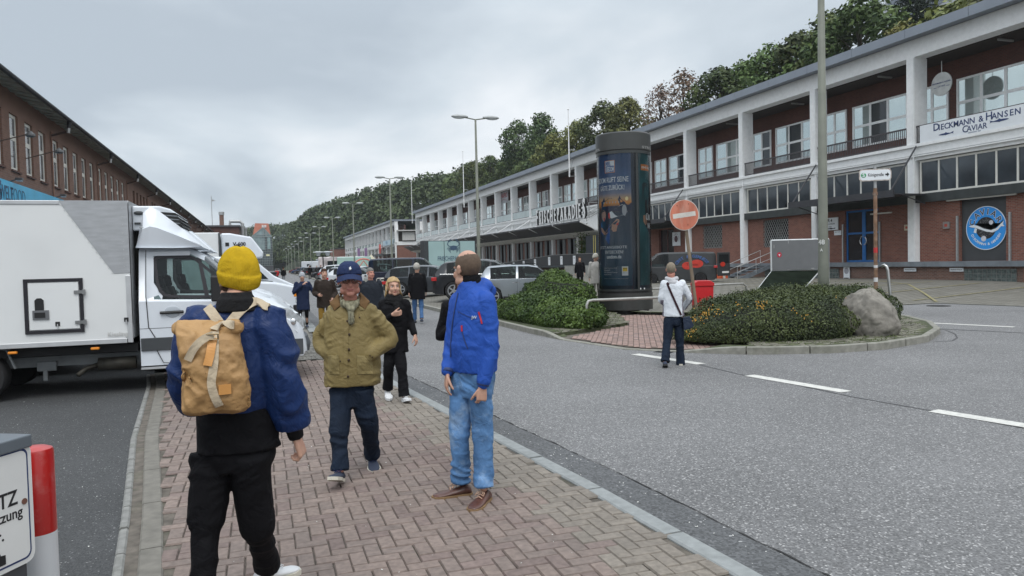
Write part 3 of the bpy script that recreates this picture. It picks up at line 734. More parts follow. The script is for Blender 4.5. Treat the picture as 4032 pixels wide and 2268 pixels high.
# ---- signs on the near hall (each is a thing)
def signroot(name,label,X,Y,Z,cat='sign',grp=None): return empty(name,(X,Y,Z),0,label,cat,grp)
def RB(mb,name,m,root,**k):
    l=root.location; mb.v=[(v[0]-l[0],v[1]-l[1],v[2]-l[2]) for v in mb.v]; return mb.build(name,m,root,**k)
DIN=mat('navy_ink',(.02,.04,.13),.6,var=0); BLK=mat('black_ink',(.012,.012,.014),.6,var=0); SGNW=mat('sign_white',(.74,.77,.80),.45,var=.03,vs=2)
def onwall(X,y,z): return TF((X,y,z),(0,-1,0),(0,0,1))
fishpoly=[(-.5,0),(-.38,.035),(-.2,.05),(.1,.045),(.3,.02),(.42,.05),(.5,.09),(.46,0),(.5,-.06),(.4,-.02),(.25,-.03),(.05,-.06),(-.2,-.05),(-.4,-.03)]
def fish(mb,M,s,flip=1,mi=None,dep=.004):
    k=MB(); k.M=M@Matrix.Diagonal((s*flip,s,1,1)); k.prism([(u,v) for u,v in fishpoly],0,dep,'xy')
    k.M=M@Matrix.Diagonal((s*flip,s,1,1)); k.add([(-.1,.05,dep),(0,.1,dep),(.08,.05,dep)],[(0,1,2)]); k.add([(0,-.05,dep),(-.06,-.1,dep),(.05,-.055,dep)],[(0,1,2)])
    mb.add(k.v,k.f,mi)
b=signroot('banner','long white caviar merchant banner with navy lettering on the nearest balcony rail',35.9,29.2,8.5,'banner')
mb=MB(); mb.box(35.93,35.98,25.7,32.7,7.98,9.0); RB(mb,'banner_cloth',SGNW,b)
mb=MB()
def spaced(mb,st,X,ya,yb,z,h,wt=.015,mi=None,big=1.0):
    ws=[.42 if c=='I' else (.5 if c==' ' else (1.25 if c in 'MN&' else 1.0)) for c in st]; tot=sum(ws); acc=0
    for k,(c,w_) in enumerate(zip(st,ws)):
        if c!=' ': mb.text(c,h*(big if k==0 else 1),onwall(X,ya+(yb-ya)*(acc+w_/2)/tot,z+(h*(big-1)*.36 if k==0 else 0)),weight=wt,mi=mi)
        acc+=w_
spaced(mb,'DIECKMANN',35.925,31.75,29.25,8.68,.44,big=1.3); spaced(mb,'&',35.925,29.1,28.72,8.68,.44); spaced(mb,'HANSEN',35.925,28.6,26.75,8.68,.44,big=1.3)
mb.text('C',.52,onwall(35.925,29.83,8.30),weight=.01); mb.text('AVIAR',.42,onwall(35.925,29.15,8.29),weight=.01)
mb.text('GEGRUENDET 1869',.085,onwall(35.925,29.3,8.08))
fish(mb,onwall(35.925,31.0,8.27),.95); fish(mb,onwall(35.925,27.9,8.42),1.05,-1)
RB(mb,'lettering',DIN,b)
b=signroot('round_sign','round blue and white caviar sign with a white sturgeon on the dark sliding door',36.5,29.05,3.0)
mb=MB(); mb.M=TF((36.52,29.1,3.0),(0,-1,0),(0,0,1)); mb.lathe([(1.16,0),(1.16,.02)],56,0); mb.lathe([(1.12,.02),(1.12,.024)],56,1); mb.lathe([(.58,.024),(.58,.028)],40,2)
mb.lathe([(.12,.030),(.12,.034)],16,3,c=(.30,.28,0)); mb.lathe([(.15,.030),(.15,.034)],16,3,c=(-.12,-.56,0))
mb.M=Matrix.Identity(4); M0=TF((36.52,29.1,3.0),(0,-1,0),(0,0,1))
sb=mat('sign_blue',(.03,.30,.78),.4,var=.03); gr=mat('caviar_speckle',(.16,.16,.16),.6,var=.9,vs=60)
r=random.Random(4)
for k in range(260):
    a=r.uniform(0,6.28); q=.56*math.sqrt(r.random()); mb.M=M0@T(q*math.cos(a),q*math.sin(a),.0285); mb.lathe([(.022,0),(.022,.002)],6,4 if r.random()<.5 else 2)
mb.M=Matrix.Identity(4)
for ch,an in zip('CAVIAR',(158,128,103,82,58,30)):
    a=R_(an); mb.text(ch,.44,M0@T(.84*math.cos(a),.84*math.sin(a),.026)@Matrix.Rotation(a-math.pi/2,4,'Z'),weight=.045,sx=1.05,depth=.003,mi=1+4)
    mb.text(ch,.42,M0@T(.84*math.cos(a),.84*math.sin(a),.030)@Matrix.Rotation(a-math.pi/2,4,'Z'),weight=.012,sx=1.05,depth=.004,mi=2)
w='DIECKMANN & HANSEN'
for k,ch in enumerate(w):
    if ch==' ': continue
    a=R_(206+k*(128/(len(w)-1))); mb.text(ch,.19,M0@T(.86*math.cos(a),.86*math.sin(a),.027)@Matrix.Rotation(a+math.pi/2,4,'Z'),weight=.02,depth=.004,mi=5)
k=MB(); pts=[]; 
body=[(-.98,.12),(-.7,.20),(-.45,.14),(-.1,-.03),(.3,-.13),(.62,-.03),(.82,.18),(1.0,.32),(.94,.15),(1.03,.04),(.84,.05),(.68,-.13),(.4,-.25),(.05,-.20),(-.3,-.07),(-.6,.04),(-.8,.07)]
k.M=M0; k.prism([(u*1.02,v+.0) for u,v in body],.034,.040,'xy'); mb.add(k.v,k.f,5)
k=MB(); k.M=M0; k.prism([(u*1.0+.0,v*1.12+.05) for u,v in body[:8]]+[(.9,.22),(.6,.02),(.3,-.08),(-.1,.03),(-.45,.21),(-.7,.26)],.030,.0335,'xy'); mb.add(k.v,k.f,2)
k=MB(); k.M=M0; k.prism([(-.62,.02),(-.7,-.2),(-.55,-.26),(-.5,-.02)],.034,.040,'xy'); mb.add(k.v,k.f,5)
RB(mb,'sign_plate',[SGNW,sb,mat('sign_dark',(.02,.02,.025),.5,var=0),mat('badge_white',(.6,.6,.65),.5),gr,SGNW],b)
b=signroot('balcony_sign','round pale grey caviar sign hanging from the balcony ceiling behind the banner',36.9,31.0,11.6)
c0=PX(3708,331,36.8)
mb=MB(); b.location=c0; M1=TF(tuple(c0),(0,-1,0),(0,0,1)); mb.M=M1; mb.lathe([(.66,-.03),(.66,.03)],32,0); mb.M=Matrix.Identity(4)
mb.text('DIECKMANN & HANSEN',.11,M1@T(0,.08,.034),weight=.02,mi=1); mb.text('CAVIAR',.14,M1@T(0,-.12,.034),mi=1); fish(mb,M1@T(-.42,-.16,.032),.26,1,1); fish(mb,M1@T(.42,-.16,.032),.26,-1,1)
mb.tube([tuple(c0+Vector((0,0,.64))),tuple(c0+Vector((0,0,1.3)))],.02,6,0)
RB(mb,'sign_plate',[mat('pale_grey_sign',(.42,.43,.42),.5),DIN],b)
b=signroot('door_sign','white sign with black lettering between the grilled window and the blue door',36.36,40.0,3.8)
mb=MB(); mb.box(36.30,36.36,39.5,41.6,3.42,4.25); RB(mb,'sign_plate',SGNW,b)
mb=MB(); mb.text('TOR 4',.30,onwall(36.295,40.42,4.05),weight=.015); mb.text('DIECKMANN & HANSEN',.13,onwall(36.295,40.4,3.83),sx=.9); mb.text('Caviar',.12,onwall(36.295,40.2,3.66)); fish(mb,onwall(36.295,40.1,3.52),.75); RB(mb,'lettering',BLK,b)
b=signroot('small_sign','small square white plate with two little fish below the larger white door sign',36.36,39.6,3.3)
mb=MB(); mb.box(36.31,36.36,39.25,39.85,3.06,3.36); k=MB(); fish(k,onwall(36.305,39.68,3.27),.24); fish(k,onwall(36.305,39.42,3.27),.24,-1); mb.add(k.v,k.f,1); RB(mb,'sign_plate',[SGNW,BLK],b)
b=signroot('small_sign','white square poster with a round dark emblem beside the dark doorway',36.36,58.0,3.5)
p0=PX(2663,941,36.3); b.location=p0
mb=MB(); mb.box(36.28,36.34,p0.y-.65,p0.y+.65,p0.z-.62,p0.z+.62); M1=onwall(36.275,p0.y,p0.z); mb.M=M1; mb.lathe([(.3,0),(.3,.005)],20,1); mb.M=Matrix.Identity(4)
for k,ch in enumerate('FISCH FEINKOST HANDEL'):
    a=R_(210-k*12); 
    if ch!=' ': mb.text(ch,.14,M1@T(.46*math.cos(a),.46*math.sin(a),.003)@Matrix.Rotation(a-math.pi/2,4,'Z'),mi=1)
RB(mb,'sign_plate',[SGNW,mat('dark_emblem',(.10,.05,.06),.6)],b)
# small plates by the doors
for (px,py,w_,h_,lab,col) in ((3573,896,.34,.34,'small square cream plate with a red mark between the blue door and the white column',(.5,.42,.3)),(3728,887,.4,.38,'small grey electric box with a red mark left of the caviar door',(.22,.2,.19))):
    p0=PX(px,py,36.37); b=signroot('wall_plate',lab,p0.x,p0.y,p0.z,'plate'); mb=MB(); mb.box(36.30,36.38,p0.y-w_/2,p0.y+w_/2,p0.z-h_/2,p0.z+h_/2,0); mb.box(36.29,36.30,p0.y-w_*.22,p0.y+w_*.22,p0.z-h_*.2,p0.z+h_*.2,1); RB(mb,'plate',[mat('plate_%d'%px,col,.6),mat('plate_red',(.4,.06,.04),.6)],b)
p0=PX(3331,1075,35.7); b=signroot('no_stopping_sign','upright white plate with a round grey disc on the dock base behind the tall lamp',p0.x,p0.y,p0.z)
mb=MB(); mb.box(35.74,35.78,p0.y-.26,p0.y+.26,p0.z-.52,p0.z+.50,0); mb.M=onwall(35.735,p0.y,p0.z+.14); mb.lathe([(.2,0),(.2,.005)],20,1); mb.M=Matrix.Identity(4); mb.box(35.73,35.735,p0.y-.2,p0.y+.2,p0.z-.42,p0.z-.3,2); RB(mb,'sign_plate',[SGNW,mat('faded_grey_print',(.3,.3,.33),.6),BLK],b)
for px,lab in ((3582,'narrow white parking plate on the dock base left of the glass blocks'),(3765,'narrow white parking plate on the dock base between glass blocks and brown hatch')):
    p0=PX(px,1062,35.75); b=signroot('parking_plate',lab,p0.x,p0.y,p0.z,'sign'); mb=MB(); mb.box(35.76,35.80,p0.y-.42,p0.y+.42,p0.z-.1,p0.z+.1); RB(mb,'sign_plate',SGNW,b); mb=MB(); mb.text('Dieckmann & Hansen',.1,onwall(35.755,p0.y,p0.z),sx=.8); RB(mb,'lettering',BLK,b)
b=signroot('wall_sign','red and white company sign hanging inside a far balcony bay under the ceiling',38,120,11)
p0=PX(1986,775,37.0); b.location=p0
mb=MB(); mb.box(36.98,37.02,p0.y-1.9,p0.y+1.9,p0.z-1.0,p0.z+1.0,0); mb.text('HAFRO',1.0,onwall(36.97,p0.y,p0.z+.2),weight=.03,mi=1); mb.tube([(36.97,p0.y+1.5,p0.z-.6),(36.97,p0.y+.5,p0.z-.35),(36.97,p0.y-1.4,p0.z-.65)],.03,5,1); RB(mb,'sign_plate',[mat('faded_sign',(.30,.31,.33),.6),mat('dark_red_ink',(.25,.02,.03),.6)],b)
# ---- hanging canopies
CANM=mat('anthracite_canopy',(.035,.036,.042),.5,var=.15)
def canopy(label,y0,y1,x0=33.6,z=5.05,grp=None):
    b=empty('canopy',(36,(y0+y1)/2,z),0,label,'canopy',grp)
    mb=MB(); mb.box(x0+.12,36.02,y0,y1,z+.02,z+.08); RB(mb,'canopy_deck',CANM,b)
    mb=MB(); mb.box(x0,x0+.10,y0-.05,y1+.05,z-.12,z+.28); RB(mb,'canopy_edge',CANM,b)
    for y in (y0+.25,y1-.25):
        mb=MB(); mb.tube([(35.98,y+.3,7.95),(x0+.1,y,z+.2)],.05,6); RB(mb,'tie_rod',CANM,b)
    mb=MB()
    for y in (y0,y1): mb.tube([(35.98,y,z-.5),(x0+.5,y,z+.05)],.03,6)
    RB(mb,'bracket',CANM,b); return b
canopy('dark flat canopy on two steel rods above the blue door',32.4,41.0)
canopy('dark flat canopy on steel rods behind the no entry sign',57.2,65.6)
# upswept canopies of the delicatessen: one thing made of bay panels
b=empty('awning',(36,120,5),0,'long upswept dark awning over the delicatessen front, pale underside ribs','awning')
UND=mat('awning_underside',(.78,.78,.75),.7,var=.15,vs=2,stretch=(1,6,1))
for i in range(7,20):
    y=HY0+8*i
    if y<72: continue
    mb=MB(); g=.09
    A=(36.2,4.55);Bp=(34.7,4.95);C=(32.9,6.02)
    def slab(p,q,mi,t=.07):
        mb.add([(p[0],y+g,p[1]),(q[0],y+g,q[1]),(q[0],y+8-g,q[1]),(p[0],y+8-g,p[1]),(p[0],y+g,p[1]+t),(q[0],y+g,q[1]+t),(q[0],y+8-g,q[1]+t),(p[0],y+8-g,p[1]+t)],[(0,1,2,3),(7,6,5,4),(0,4,5,1),(1,5,6,2),(2,6,7,3),(3,7,4,0)],mi)
    slab(A,(34.62,5.02),1); slab((34.6,5.03),C,0)
    mb.box(32.86,32.93,y+g,y+8-g,5.95,6.12,0)
    for k in range(8): yy=y+.5+k; mb.bar((36.1,yy,4.54),(34.62,yy,4.98),.05,.05,mi=1)
    RB(mb,'awning_panel',[CANM,UND],b)
    mb=MB(); mb.tube([(36.0,y,7.6),(33.4,y,6.0)],.05,6); mb.bar((36.2,y,4.5),(32.85,y,5.98),.12,.12); RB(mb,'awning_bracket',[WHITE],b)
# big letters standing on the awning
b=empty('roof_lettering',(33,80,7),0,'tall white free standing FRISCHEPARADIES letters above the dark awning','lettering')
LW=mat('letter_white',(.72,.73,.74),.5,var=.03)
mb=MB(); S='FRISCHEPARADIES'; ys_=[]
ya,yb=87.2,71.9; wd=[.95,1,.5,.95,1,1.0,.9,.95,1,1,1,1.05,.5,.9,1.2]; tot=sum(wd); acc=0
for ch,w_ in zip(S,wd):
    yc=ya-(ya-yb)*(acc+w_/2)/tot; acc+=w_
    hgt={0:2.55,14:3.05}.get(S.index(ch) if ch=='F' else (14 if acc>tot-.01 else 1),2.05)
    sxw=(ya-yb)/tot*w_*.98
    vs,fs=text_geo(ch,.022,'CENTER'); xs=[v[0] for v in vs]; zs=[v[1] for v in vs]; wx=max(xs)-min(xs); hz_=max(zs)-min(zs); mxx=(max(xs)+min(xs))/2; mzz=min(zs)
    Hh=1.55 if hgt<2.3 else (1.85 if hgt<2.8 else 2.2); zb=6.42 if hgt<2.3 else (6.30 if hgt<2.8 else 6.25)
    sx_=min(sxw*.84/wx, sxw)
    if ch=='I': sx_=.26/wx
    M=TF((32.95,yc,zb),(0,-1,0),(0,0,1))
    for (dd,mi) in ((0,0),(.2,1)):
        mb.add([M@Vector(((v[0]-mxx)*sx_,(v[1]-mzz)/hz_*Hh,v[2]*(.05 if mi==0 else .26)-(.0 if mi==0 else .16))) for v in vs],fs,mi)
    # slab serifs
    for zz in (zb,zb+Hh-.09):
        if ch in 'CSD' : continue
        mb.box(32.93,32.97,yc-wx*sx_/2-.09,yc+(wx*sx_/2 if ch not in 'FP' or zz>zb+.1 else -wx*sx_*.1)+.09,zz,zz+.09,0) if ch not in 'FP' or zz>zb+.1 else mb.box(32.93,32.97,yc+wx*sx_/2-.3,yc+wx*sx_/2+.1,zz,zz+.09,0)
RB(mb,'letters',[LW,BLACK],b)
mb=MB()
for y in np.linspace(72.2,86.8,8): mb.bar((33.1,y,5.95),(33.1,y,6.5),.06,.06); mb.bar((33.1,y,6.45),(36.0,y,7.8),.05,.05)
mb.bar((33.12,71.6,6.3),(33.12,87.4,6.3),.08,.08); mb.bar((33.12,71.6,6.3),(36,71.5,7.9),.08,.08); mb.bar((33.12,71.6,7.9),(36,71.5,7.95),.07,.07)
mb.bar((33.12,71.6,6.3),(33.12,71.6,7.9),.07,.07)
RB(mb,'letter_frame',GALV,b)
# flagpoles fixed to the columns
def flagpole(px,pt,pb,label):
    p=PX(px,pb,35.2); Yc=HY0+8*round((p.y-HY0)/8); top=PX(px,pt,35.2).z
    b=empty('flagpole',(35.2,Yc,p.z),0,label,'flagpole','white flagpoles on the market hall')
    mb=MB(); mb.tube([(35.2,Yc,p.z),(35.2,Yc,top)],[.09,.05],8); mb.sph((35.2,Yc,top+.08),.12,8,6); RB(mb,'pole',WHITE,b)
    mb=MB(); 
    for z in (p.z+.1,p.z+3.2): mb.bar((35.2,Yc,z),(36.0,Yc,z),.07,.07)
    mb.bar((35.2,Yc,p.z+.2),(36,Yc,p.z+3.1),.05,.05); RB(mb,'bracket',GALV,b)
flagpole(2231,436,700,'white flagpole on the hall roof edge just left of the advertising column')
flagpole(1824,597,818,'white flagpole on the hall roof edge just left of the tall double street lamp')
flagpole(1622,715,880,'white flagpole at the far end corner of the long market hall')
# ================================================= second hall further down the street
CANOPY_FRISCHE=set()
hall2,B2=hall('smaller white balconied brick hall further down the street with brick gable annex',207.0,16,set(),detail=False)
mb=MB(); mb.box(36.5,56,206.75,206.98,1.0,7.3); B2(mb,'wall',BRICK_R)
mb=MB(); mb.box(36.5,56,206.6,206.75,7.3,8.3); mb.box(42.6,56,206.7,206.95,8.3,13.9); B2(mb,'gable_wall',WHITE)
mb=MB(); mb.box(36.9,42.6,206.8,207.0,8.3,11.6); B2(mb,'gable_recess',SOFF)
mb=MB(); mb.box(38,41.5,206.2,206.5,8.6,10.9); mb.box(36.5,43.5,205.4,206.6,11.2,11.5); B2(mb,'stair_canopy',mat('pale_railing',(.5,.5,.49),.7))
mb=MB(); mb.box(43.5,56,204.0,206.5,7.6,10.2); B2(mb,'annex',BRICK_D)
b=signroot('round_sign','small round red sign on the front of the second hall',35.3,240,6)
p0=PX(1496,983,35.2); b.location=p0; mb=MB(); mb.M=TF(tuple(p0),(0,-1,0),(0,0,1)); mb.lathe([(1.75,-.1),(1.75,.1)],24); RB(mb,'sign_plate',mat('sign_red',(.55,.05,.03),.5),b)
b=signroot('shop_board','pale blue and white board on the balcony front of the second hall',35.9,230,8.5,'sign')
p0=PX(1528,956,35.8); b.location=p0; mb=MB(); mb.box(35.7,35.8,p0.y-9,p0.y+9,p0.z-.75,p0.z+.75); RB(mb,'sign_plate',mat('pale_blue_board',(.45,.58,.66),.5),b)
mb=MB(); mb.text('FISCH',1.2,onwall(35.69,p0.y+2,p0.z),weight=.03); RB(mb,'lettering',mat('board_blue',(.1,.25,.4),.5),b)
canopy('dark canopy on rods on the front of the second hall',209,229,x0=32.5,z=4.8)
# low brick block beyond the second hall
X0,Y0_=34.0,338.0
b=empty('brick_block',(36,345,0),0,'low windowless red brick block just beyond the second hall','building')
mb=MB(); mb.box(30.5,44,338,352,0,9.4); RB(mb,'wall',BRICK_R,b); mb=MB(); mb.box(30.3,44.2,337.8,352.2,9.4,9.7); RB(mb,'roof',ROOFM,b)
b=empty('shed',(28,346,0),0,'small pale blue grey shed beside the far red brick block','building')
mb=MB(); mb.box(24.5,30.4,341,350,0,5.0); RB(mb,'wall',mat('shed_blue',(.32,.40,.46),.7,var=.15),b); mb=MB(); mb.add([(24.2,340.7,5.0),(30.5,340.7,6.2),(30.5,350.4,6.2),(24.2,350.4,5.0),(24.2,340.7,5.2),(30.5,340.7,6.4),(30.5,350.4,6.4),(24.2,350.4,5.2)],[(0,1,2,3),(7,6,5,4),(0,4,5,1),(1,5,6,2),(2,6,7,3),(3,7,4,0)]); RB(mb,'roof',WHITE,b)
# ================================================= left-hand hall
XL=-12.0; LY0,LY1=28.0,202.0
root=empty('market_hall',(XL,LY0,0),0,'long brown brick market hall with narrow slot windows on the left side of the street','building')
def BL(mb,name,m,par=None,**k):
    mb.v=[(v[0]-XL,v[1]-LY0,v[2]) for v in mb.v]; return mb.build(name,m,par or root,**k)
wins=[]
y=81.1
starts=[(39.9-2.65*3,0)]
g=0
for base in (26.2,40.0,53.7,67.4):
    for k in range(5):
        yc=base+.1+k*2.66
        if yc>LY0+1: wins.append((yc-.72,yc+.72,7.2,10.15,1))
for base in np.arange(84.4,198,13.7):
    for k in range(5):
        yc=base+k*2.35
        if yc<LY1-2: wins.append((yc-.62,yc+.62,6.9,10.0,0))
for base in np.arange(LY0+2,198,3.4): pass
mb=MB(); wall_holes(mb,XL,LY0,LY1,0,11.35,[w_[:4] for w_ in wins],.16,-1); mb.box(-38,XL-.02,LY1-.3,LY1,0,11.3); mb.box(-38,XL-.02,LY0,LY0+.3,0,11.3); BL(mb,'wall',BRICK_L)
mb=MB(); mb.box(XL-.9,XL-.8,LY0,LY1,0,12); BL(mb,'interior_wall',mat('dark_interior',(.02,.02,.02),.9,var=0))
for a,b_,c,d,fr in wins:
    if fr:
        o=window_x(root,XL-.158,a,b_,c,d,1,2,zs=[.60],fw=.17,face=1,fm=OWHITE,gm=mat('dim_glass',(.10,.115,.125),.12,var=.6,vs=3,spec=.8),bar=.26,depth=.05)
        o.location=(-XL,-LY0,0)
    else:
        mb=MB(); mb.box(XL-.24,XL-.158,a,b_,c,d,0); mb.box(XL-.158,XL-.14,(a+b_)/2-.03,(a+b_)/2+.03,c,d,1); BL(mb,'window',[GLASSD,SOFF])
mb=MB()
for a,b_,c,d,fr in wins:
    if fr: mb.box(XL-.3,XL+.09,a-.07,b_+.07,c-.10,c-.005)
BL(mb,'window_sills',mat('brick_sill',(.10,.05,.04),.85,var=.2,vs=6))
# eaves
mb=MB(); mb.add([(XL+1.05,LY0-1,11.18),(XL+1.05,LY1+.6,11.18),(-25,LY1+.6,14.2),(-25,LY0-1,14.2),(XL+1.05,LY0-1,11.28),(XL+1.05,LY1+.6,11.28),(-25,LY1+.6,14.3),(-25,LY0-1,14.3)],[(3,2,1,0),(4,5,6,7),(0,1,5,4),(1,2,6,5),(2,3,7,6),(3,0,4,7)])
mb.add([(-25,LY0-1,14.2),(-25,LY1+.6,14.2),(-38.5,LY1+.6,11.1),(-38.5,LY0-1,11.1)],[(0,1,2,3)]); BL(mb,'roof',ROOFM)
mb=MB(); y=LY0-.5; R=[]
while y<LY1:
    for yy,o in ((y,0),(y+.01,.06),(y+.5,.06),(y+.51,0)): R.append([(XL-.05,yy,11.34-o),(XL+1.02,yy,11.15-o),(XL+1.02,yy,11.16),(XL-.05,yy,11.35)])
    y+=1.15
mb.loft(R)
BL(mb,'soffit_boards',mat('weathered_board',(.30,.30,.255),.8,var=.25,vs=2))
mb=MB(); mb.tube([(XL+1.14,LY0-1,11.22),(XL+1.14,LY1+.6,11.22)],.11,8); BL(mb,'gutter',mat('black_gutter',(.02,.021,.026),.5,var=.1))
yb=[52.6,66.3,80.0]+[80+13.7*k for k in range(1,9)]
for y in yb:
    mb=MB(); mb.tube([(XL+1.1,y,11.2),(XL+1.05,y,10.75)],[.15,.11],8,0); mb.tube([(XL+1.05,y,10.8),(XL+1.0,y,10.45)],.10,8,1); mb.tube([(XL+1.0,y,10.55),(XL+.08,y,10.25)],.07,6,2); mb.tube([(XL+.08,y,10.5),(XL+.08,y,5)],.05,6,3)
    BL(mb,'downpipe',[mat('black_gutter',(.02,.021,.026),.5),GALV,mat('rust_brown',(.06,.035,.028),.8),mat('copper_pipe',(.24,.13,.09),.6)])
# arm lamps on the left wall
def arm_lamp(y,label):
    b=empty('wall_lamp',(XL,y,8.1),0,label,'wall lamp','arm lamps on the brown brick hall')
    mb=MB(); mb.tube([(XL,y,8.1),(XL+1.45,y,8.55)],.028,6); RB(mb,'arm',mat('old_iron',(.10,.075,.065),.7,metal=.3),b)
    mb=MB(); mb.M=T(XL+1.62,y,8.60); mb.lathe([(.07,.12),(.10,.05),(.20,-.02),(.22,-.12),(.14,-.17)],14); RB(mb,'lamp_head',mat('lamp_grey_metal',(.10,.105,.11),.5),b)
arm_lamp(47.3,'arm lamp on the brown brick wall, right one of the two over the blue fascia'); arm_lamp(41.9,'arm lamp on the brown brick wall, left one of the two over the blue fascia')
# blue shop fascia
b=empty('shop_fascia',(XL,46,5.9),0,'sky blue shop fascia board on the brown brick wall above the white truck','sign')
SKB=mat('sky_blue_board',(.05,.42,.68),.35,var=.12,vs=.8)
mb=MB(); mb.box(XL+.06,XL+.62,32,55.5,4.0,6.28); RB(mb,'board',SKB,b)
mb=MB(); M=TF((XL+.63,46.6,5.62),(0,1,0),(0,0,1)); mb.text('GENUSSWELT',.95,TF((XL+.63,44.6,5.66),(0,1,0),(0,0,1)),sx=.8,weight=.012,mi=0); mb.text('FOOD',.95,TF((XL+.63,50.7,5.66),(0,1,0),(0,0,1)),sx=.8,weight=-.01,mi=1) if False else None
mb.text('GENUSSWELT',.95,TF((XL+.63,45.2,5.66),(0,1,0),(0,0,1)),sx=.80,weight=.02,mi=0) if False else None
mb=MB(); yq=lambda px,py: PX(px,py,XL+.64)
mb.text('WELT',.98,TF((XL+.63,yq(28,760).y,yq(28,763).z),(0,1,0),(0,0,1)),sx=.80,weight=.012,mi=0); mb.text('FOOD',.98,TF((XL+.63,yq(74,777).y,yq(74,775).z),(0,1,0),(0,0,1)),sx=.85,weight=-.012,mi=0); mb.text('G',1.3,TF((XL+.63,yq(-4,760).y,yq(0,750).z),(0,1,0),(0,0,1)),weight=.03,mi=0)
RB(mb,'lettering',[mat('fascia_ink',(.03,.10,.20),.5)],b)
for y in (42.9,51.6):
    mb=MB(); mb.bar((XL+.1,y,6.25),(XL+.75,y,6.5),.05,.05,mi=0); mb.box(XL+.65,XL+.95,y-.16,y+.16,6.42,6.55,0); mb.box(XL+.68,XL+.92,y-.13,y+.13,6.39,6.42,1); RB(mb,'spotlight',[mat('lamp_grey_metal',(.10,.105,.11),.5),mat('lamp_glass',(.85,.88,.95),.3)],b)
# buildings closing the left row
b=empty('brick_block',(-9,212,0),0,'dark brown brick block with chimneys and ducts at the end of the left row','building')
mb=MB(); mb.box(-14.5,-4.9,204,225,0,12.6); RB(mb,'wall',BRICK_D,b)
mb=MB(); mb.box(-15,-4.5,203.5,225.5,12.6,13.0); RB(mb,'roof',ROOFM,b)
mb=MB(); mb.tube([(-9.1,208,13),(-9.1,208,16)],.55,12,0); mb.tube([(-9.1,208,15.9),(-9.1,208,16.7)],.7,12,1); RB(mb,'chimney',[BRICK_L,GALV],b)
mb=MB(); mb.tube([(-7.0,206,12.9),(-7.0,206,14.1),(-4.6,206,14.1),(-4.0,206,13.5),(-4.0,206,10.2)],.45,10); mb.tube([(-3.2,206,9),(-3.2,206,12.0)],.25,8); mb.tube([(-3.2,206,12),(-3.2,206,12.5)],.45,8); RB(mb,'duct',GALV,b)
mb=MB(); mb.tube([(-11.3,206,12.9),(-11.3,206,20.6)],.09,6); mb.add([(-11.2,206,19.8),(-10.3,206,19.5),(-11.2,206,19.2)],[(0,1,2)]); RB(mb,'flagpole',[GALV],b)
b=empty('glass_fascia_block',(-7,226,0),0,'low dark building tucked beside the far brown brick block','building')
mb=MB(); mb.box(-4.6,-1.5,224,236,0,9.2); RB(mb,'wall',mat('dark_render',(.07,.07,.075),.8),b); mb=MB(); mb.box(-4.8,-1.3,223.8,236.2,9.2,9.5); RB(mb,'roof',ROOFM,b)
# far end: red gabled warehouse, glass office, grey cube
F=420.
REDT=mat('red_tile_roof',(.36,.115,.065),.75,var=.15,vs=.3); REDB=mat('far_red_brick',(.30,.10,.06),.85,var=.1,vs=.3)
b=empty('warehouse',(0,F+30,0),0,'tall warehouse with orange red tiled roof behind the glass office at the street end','building')
mb=MB(); mb.box(-3.2,6.2,F+24,F+50,0,18); RB(mb,'wall',REDB,b)
mb=MB(); mb.add([(-3.8,F+23.5,18),(6.6,F+23.5,18),(6.6,F+51,18),(-3.8,F+51,18),(-1.9,F+27,27.4),(5.4,F+27,27.2),(5.4,F+47,27.2),(-1.9,F+47,27.4)],[(0,1,5,4),(1,2,6,5),(2,3,7,6),(3,0,4,7),(4,5,6,7)]); RB(mb,'roof',REDT,b)
mb=MB()
for x,z,w_ in ((2.0,25.6,.55),(2.9,25.6,.55),(3.8,25.6,.55),(-.6,21.8,.7),(.3,21.8,.7),(0,19.2,.7),(.9,19.2,.7)): mb.box(x-w_/2,x+w_/2,F+22.6+(z-18)*.33,F+25+(z-18)*.33,z-.7,z+.7)
RB(mb,'roof_window',FRAMEW,b)
OG=mat('office_glass',(.22,.30,.31),.12,var=.45,vs=.35); OF=mat('office_frame',(.30,.34,.34),.5,var=.1)
b=empty('office_building',(1.5,F,0),0,'narrow glass office block with pointed glass gable at the end of the street','building')
xa,xb=-4.0,6.6
mb=MB(); mb.box(xa,xb,F,F+22,3,18.6); RB(mb,'glass_wall',mat('office_glass_dark',(.055,.07,.075),.12,var=.5,vs=.4),b)
mb=MB(); mb.box(xa+.1,xa+6.9,F-.12,F-.04,11.5,18.6); RB(mb,'glass_wall',OG,b)
mb=MB(); mb.box(xa+8.2,xb-1.0,F-.12,F-.04,12,18.2); RB(mb,'glass_wall',mat('office_glass_green',(.28,.42,.42),.12,var=.3,vs=.6),b)
mb=MB()
for k in range(13): mb.box(xa-.1,xb+.1,F-.28,F-.14,3+k*1.28,3.1+k*1.28)
for k in range(13): x=xa+k*(xb-xa)/12; mb.box(x-.05,x+.05,F-.22,F-.13,3,18.5)
RB(mb,'facade_grid',OF,b)
mb=MB(); mb.add([(xa,F-.1,18.6),(xb,F-.1,18.6),(xb-4.4,F-.1,23.6),(xa,F+22,18.6),(xb,F+22,18.6),(xb-4.4,F+22,23.6)],[(0,1,2),(3,5,4),(0,2,5,3),(1,4,5,2)]); RB(mb,'glass_gable',OG,b)
mb=MB()
for p,q in (((xa,18.6),(xb-4.4,23.7)),((xb-4.4,23.7),(xb,18.6)),((xb-4.4,23.5),(xb-4.4,18.6)),((xa,18.6),(xb,18.6)),((xb-3,18.6),(xb-3,22)),((xa+1.5,19.4),(xb-1.4,20))): mb.bar((p[0],F-.3,p[1]),(q[0],F-.3,q[1]),.28,.28)
RB(mb,'gable_frame',OF,b)
